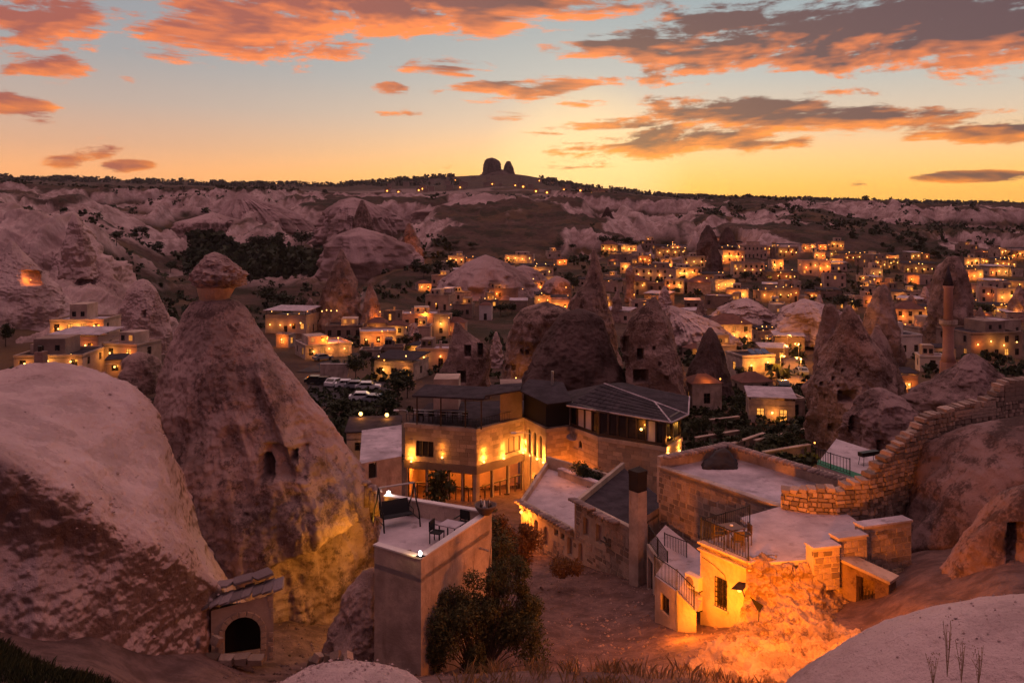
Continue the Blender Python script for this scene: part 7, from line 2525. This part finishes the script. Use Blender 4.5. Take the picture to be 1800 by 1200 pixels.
# garden cafe and lilac terrace left of the hotel
T = Thing('terrace_house', P(668, 860, 62), 'low lilac-roofed house with a black door and thin rail left of the hotel', 'house')
Wt = Wall(XY(634, 60), XY(706, 62))
dop = Wt.op(648, 662, 813, 840)
mb = MB()
Wt.face(mb, -25, Zp(808, 61), [dop], .25)
T.part('wall', mb, 'plaster')
door(T, Wt, dop, 'dark_in', .15)
T.part('roof', MB().prism([XY(632, 60.1), XY(706, 62.1), XY(706, 72), XY(636, 70)], Zp(808, 61) - .15, Zp(808, 61) - .02), 'roof_concrete')
for x, y in ((634, 727), (680, 729), (663, 740), (645, 750), (611, 753)):
    D_ = 84
    p_ = P(x, y, D_)
    T = Thing('garden_lamp', P(x, y + 60, D_), f'globe garden lamp left of the hotel, the one {"highest left" if x == 634 else "highest right" if x == 680 else "in the middle" if x == 663 else "lower middle" if x == 645 else "nearest the big cone"}', 'lamp')
    T.part('pole', MB().tube([(p_.x, p_.y, p_.z - 3.2), (p_.x, p_.y, p_.z - .2)], .04, 6), 'iron')
    T.inst('globe', ball(.2, 'bulb'), p_)
    T.light(p_ + Vector((.1, -.4, -.1)), 60, GOLD, .2)
house('garden pavilion with orange columns behind the globe lamps', 655, 800, 100, 42, 'plaster', 'dark', .35, 2, .3, .1, D=80)
for k, (x, y) in enumerate([(645, 858), (655, 866), (663, 872)]):
    c = P(x, y + 14, 38 - .3 * k)
    T = Thing('vent_chimney', c, f'small mushroom vent chimney on the cone flank, {ORD[k]} from the left', 'chimney')
    T.part('shaft', MB().lathe([(.16, -.5), (.13, .55)], 10, c), 'tuff_mid', smooth=True)
    T.part('cap', MB().lathe([(.13, .55), (.26, .6), (.2, .72), (.03, .76)], 10, c), 'tuff_mid', smooth=True)

# trees
TR = [(625, 668, 48, 46), (700, 712, 70, 62), (716, 700, 52, 40), (680, 735, 50, 60), (640, 640, 26, 30), (655, 600, 30, 30), (715, 612, 26, 24), (735, 605, 24, 20), (590, 650, 20, 24),
      (600, 735, 40, 60), (640, 745, 34, 60), (690, 770, 34, 40), (500, 545, 34, 50), (470, 540, 40, 50), (440, 500, 40, 30), (425, 480, 46, 26), (535, 545, 22, 30),
      (745, 490, 30, 40), (770, 482, 26, 36), (790, 478, 24, 30), (730, 478, 24, 30), (800, 566, 24, 30), (880, 556, 26, 36), (900, 552, 22, 26), (878, 470, 18, 22), (1008, 512, 30, 26), (1000, 500, 22, 24),
      (1080, 436, 22, 30), (1100, 438, 24, 30), (1116, 440, 20, 24), (1060, 432, 18, 24), (1190, 520, 14, 28), (1310, 496, 22, 28), (1285, 505, 14, 16), (1322, 660, 34, 50), (1300, 668, 26, 30), (1300, 640, 20, 26),
      (1345, 690, 22, 26), (1310, 720, 30, 40), (1480, 545, 30, 40), (1505, 548, 24, 34), (1440, 500, 14, 24), (1730, 556, 26, 50), (1710, 560, 22, 30), (1565, 600, 22, 26), (1240, 770, 44, 26), (1225, 765, 34, 20), (1370, 560, 18, 22), (1220, 775, 40, 22), (1400, 775, 30, 50), (1360, 790, 30, 60),
      (350, 440, 22, 40), (400, 446, 24, 40), (450, 442, 30, 44), (490, 440, 32, 46), (530, 436, 34, 44), (565, 430, 30, 36), (300, 480, 24, 30), (250, 420, 20, 30), (205, 430, 26, 34), (280, 445, 22, 34), (10, 610, 44, 34), (30, 660, 20, 30), (160, 655, 26, 16), (270, 610, 26, 40), (150, 510, 12, 14), (60, 455, 10, 14), (830, 440, 14, 24), (800, 436, 14, 20), (985, 436, 14, 20), (1005, 440, 12, 20), (1170, 436, 12, 20), (1640, 455, 16, 30), (1655, 445, 14, 24), (1690, 440, 12, 22), (1560, 440, 10, 18), (1610, 640, 20, 20), (1600, 560, 22, 26), (1620, 575, 20, 22)]
TR.sort()
for k, (x, y, h_, w_) in enumerate(TR):
    p_ = hit(x, y)
    m_s = p_.y / F
    where = 'by the left slope' if x < 320 else 'in the terraced valley' if x < 560 else 'around the car park' if x < 740 else 'around the cracked mound' if x < 1050 else 'left of the smooth dome' if x < 1260 else 'between dome and twin-peaked tower' if x < 1470 else 'near the minaret side of town'
    cnt = sum(1 for a in TR[:k] if (('by the left slope' if a[0] < 320 else 'in the terraced valley' if a[0] < 560 else 'around the car park' if a[0] < 740 else 'around the cracked mound' if a[0] < 1050 else 'left of the smooth dome' if a[0] < 1260 else 'between dome and twin-peaked tower' if a[0] < 1470 else 'near the minaret side of town') == where))
    nth_ = (ORD + ['thirteenth', 'fourteenth', 'fifteenth', 'sixteenth', 'seventeenth', 'eighteenth', 'nineteenth', 'twentieth'])[cnt]
    tree(f'dark leafy tree {where}, {nth_} from the left', p_, h_ * m_s, w_ * m_s, group='dark trees of the town')
p_ = hit(1508, 492)
tree('slim dark cypress below the upper right terrace lamps', p_, 30 * p_.y / F, 12 * p_.y / F, 'cypress', True)

# low garden walls and steps between the hotel and the twin-peaked tower
for k, (xa, ya, xb, yb, lb) in enumerate([(1225, 785, 1300, 772, 'low garden wall right behind the slate roof'), (1275, 800, 1345, 778, 'longest low garden wall below the white canopy cafe'),
                                          (1330, 790, 1420, 770, 'low garden wall under the cafe terrace'), (1345, 812, 1425, 800, 'low garden wall closest to the bare roof'), (1250, 752, 1300, 748, 'short garden wall by the maroon roofed house')]):
    a_, b_ = hit(xa, ya), hit(xb, yb)
    T = Thing('garden_wall', a_, lb, 'wall')
    W_ = Wall((a_.x, a_.y), (b_.x, b_.y))
    zz_ = max(a_.z, b_.z)
    mb = MB()
    W_.slab(mb, 0, W_.L, zz_ - 2.5, zz_ + .9, -.35, 0)
    T.part('wall', mb, 'town_dark')
    mb = MB()
    W_.slab(mb, -.05, W_.L + .05, zz_ + .903, zz_ + 1.0, -.42, .06)
    T.part('coping', mb, 'town_stone')
for k, (x, y, h_, w_) in enumerate([(1262, 778, 26, 30), (1290, 790, 30, 34), (1318, 772, 24, 40), (1342, 800, 24, 44), (1385, 790, 34, 46), (1408, 800, 28, 34), (1272, 745, 22, 26), (1230, 800, 30, 26), (1425, 770, 30, 24), (1300, 765, 20, 30)]):
    p_ = hit(x, y)
    tree(f'dark garden shrub between the hotel and the twin-peaked tower, {ORD[k]} listed', p_, h_ * p_.y / F, w_ * p_.y / F, 'garden_shrub', group='dark garden shrubs right of the hotel').__setitem__('label', f'dark garden shrub right of the hotel, {["third", "fifth", "seventh", "eighth", "ninth", "tenth", "fourth", "first", "farthest right", "sixth"][k]} from the left')

# treeline on the plateau rim and scrub on the far slopes
q = np.random.RandomState(8)
V, n = [], 15000
pxs = q.rand(n) * 2000 - 100
ds = np.where(q.rand(n) < .25, 2500 + 480 * q.rand(n), np.where(q.rand(n) < .3, 110 + 380 * q.rand(n), 480 + 900 * q.rand(n) ** .8))
gm = (q.rand(n) < .10)                    # garden weeds around the hotel
pxs = np.where(gm, np.where(q.rand(n) < .6, 1190 + 240 * q.rand(n), 540 + 160 * q.rand(n)), pxs)
ds = np.where(gm, 74 + 60 * q.rand(n), ds)
dm = q.rand(n) < .10                      # the dense dark wood in the side valley
pxs = np.where(dm, 335 + 265 * q.rand(n), pxs)
ds = np.where(dm, 430 + 130 * q.rand(n), ds)
xs = (pxs - 900) / F * ds
cl = vnoise(xs * .012, ds * .008, 0, 3) + .6 * vnoise(xs * .05, ds * .04, 0, 4)
keep = (cl > np.where(ds > 2000, -.1, np.where(dm | (gm & (ds < 140)), -.25, .30))) & ~((np.abs(pxs - 880) < 70) & (ds > 2000))
xs, ds, dm = xs[keep], ds[keep], dm[keep]
zs = ground(xs, ds)
n = len(xs)
rr = np.where(dm, 2 + 2.2 * q.rand(n), 0)
rr = np.where(dm, rr, np.where(ds > 2000, 4.0 + 5 * q.rand(n), np.where(ds < 140, .2 + .45 * q.rand(n), np.where(ds < 460, .5 + 1.1 * q.rand(n), 1.0 + 1.7 * q.rand(n)))))
t = q.rand(n, 14, 3) * 2 - 1
cen = np.stack([xs, ds, zs + rr * .7], -1)[:, None, :] + t * rr[:, None, None] * (1, 1, .8)
a = q.normal(size=(n, 14, 3))
a /= np.linalg.norm(a, axis=-1, keepdims=True)
b = np.cross(a, q.normal(size=(n, 14, 3)))
b /= np.linalg.norm(b, axis=-1, keepdims=True)
s = (rr * .55)[:, None, None]
V = np.stack([cen - a * s, cen - b * s, cen + a * s, cen + b * s], 2).reshape(-1, 3)
me = grid_mesh('treeline', V, np.arange(len(V)).reshape(-1, 4))
me.polygons.foreach_set('use_smooth', np.zeros(len(V) // 4, dtype=bool))
tag(link('treeline', me, MATS['leaf_dark']), 'dark scrub and treeline on the far slopes and plateau rim', 'trees', None, 'stuff')


# thin evening haze over valley and hills
m_, t_, b_ = base_mat('haze_air')
m_.node_tree.nodes.remove(b_)
pv = t_.n('ShaderNodeVolumePrincipled')
pv.inputs['Color'].default_value = (0.86, 0.74, 0.76, 1)
pv.inputs['Density'].default_value = 0.00005
t_.put([n for n in m_.node_tree.nodes if n.type == 'OUTPUT_MATERIAL'][0].inputs['Volume'], pv.outputs[0])
tag(MB().box(-5600, 5600, -60, 7100, -48, 300).build('haze', m_), 'thin dusk haze hanging over the valley and far hills', 'haze', None, 'stuff')
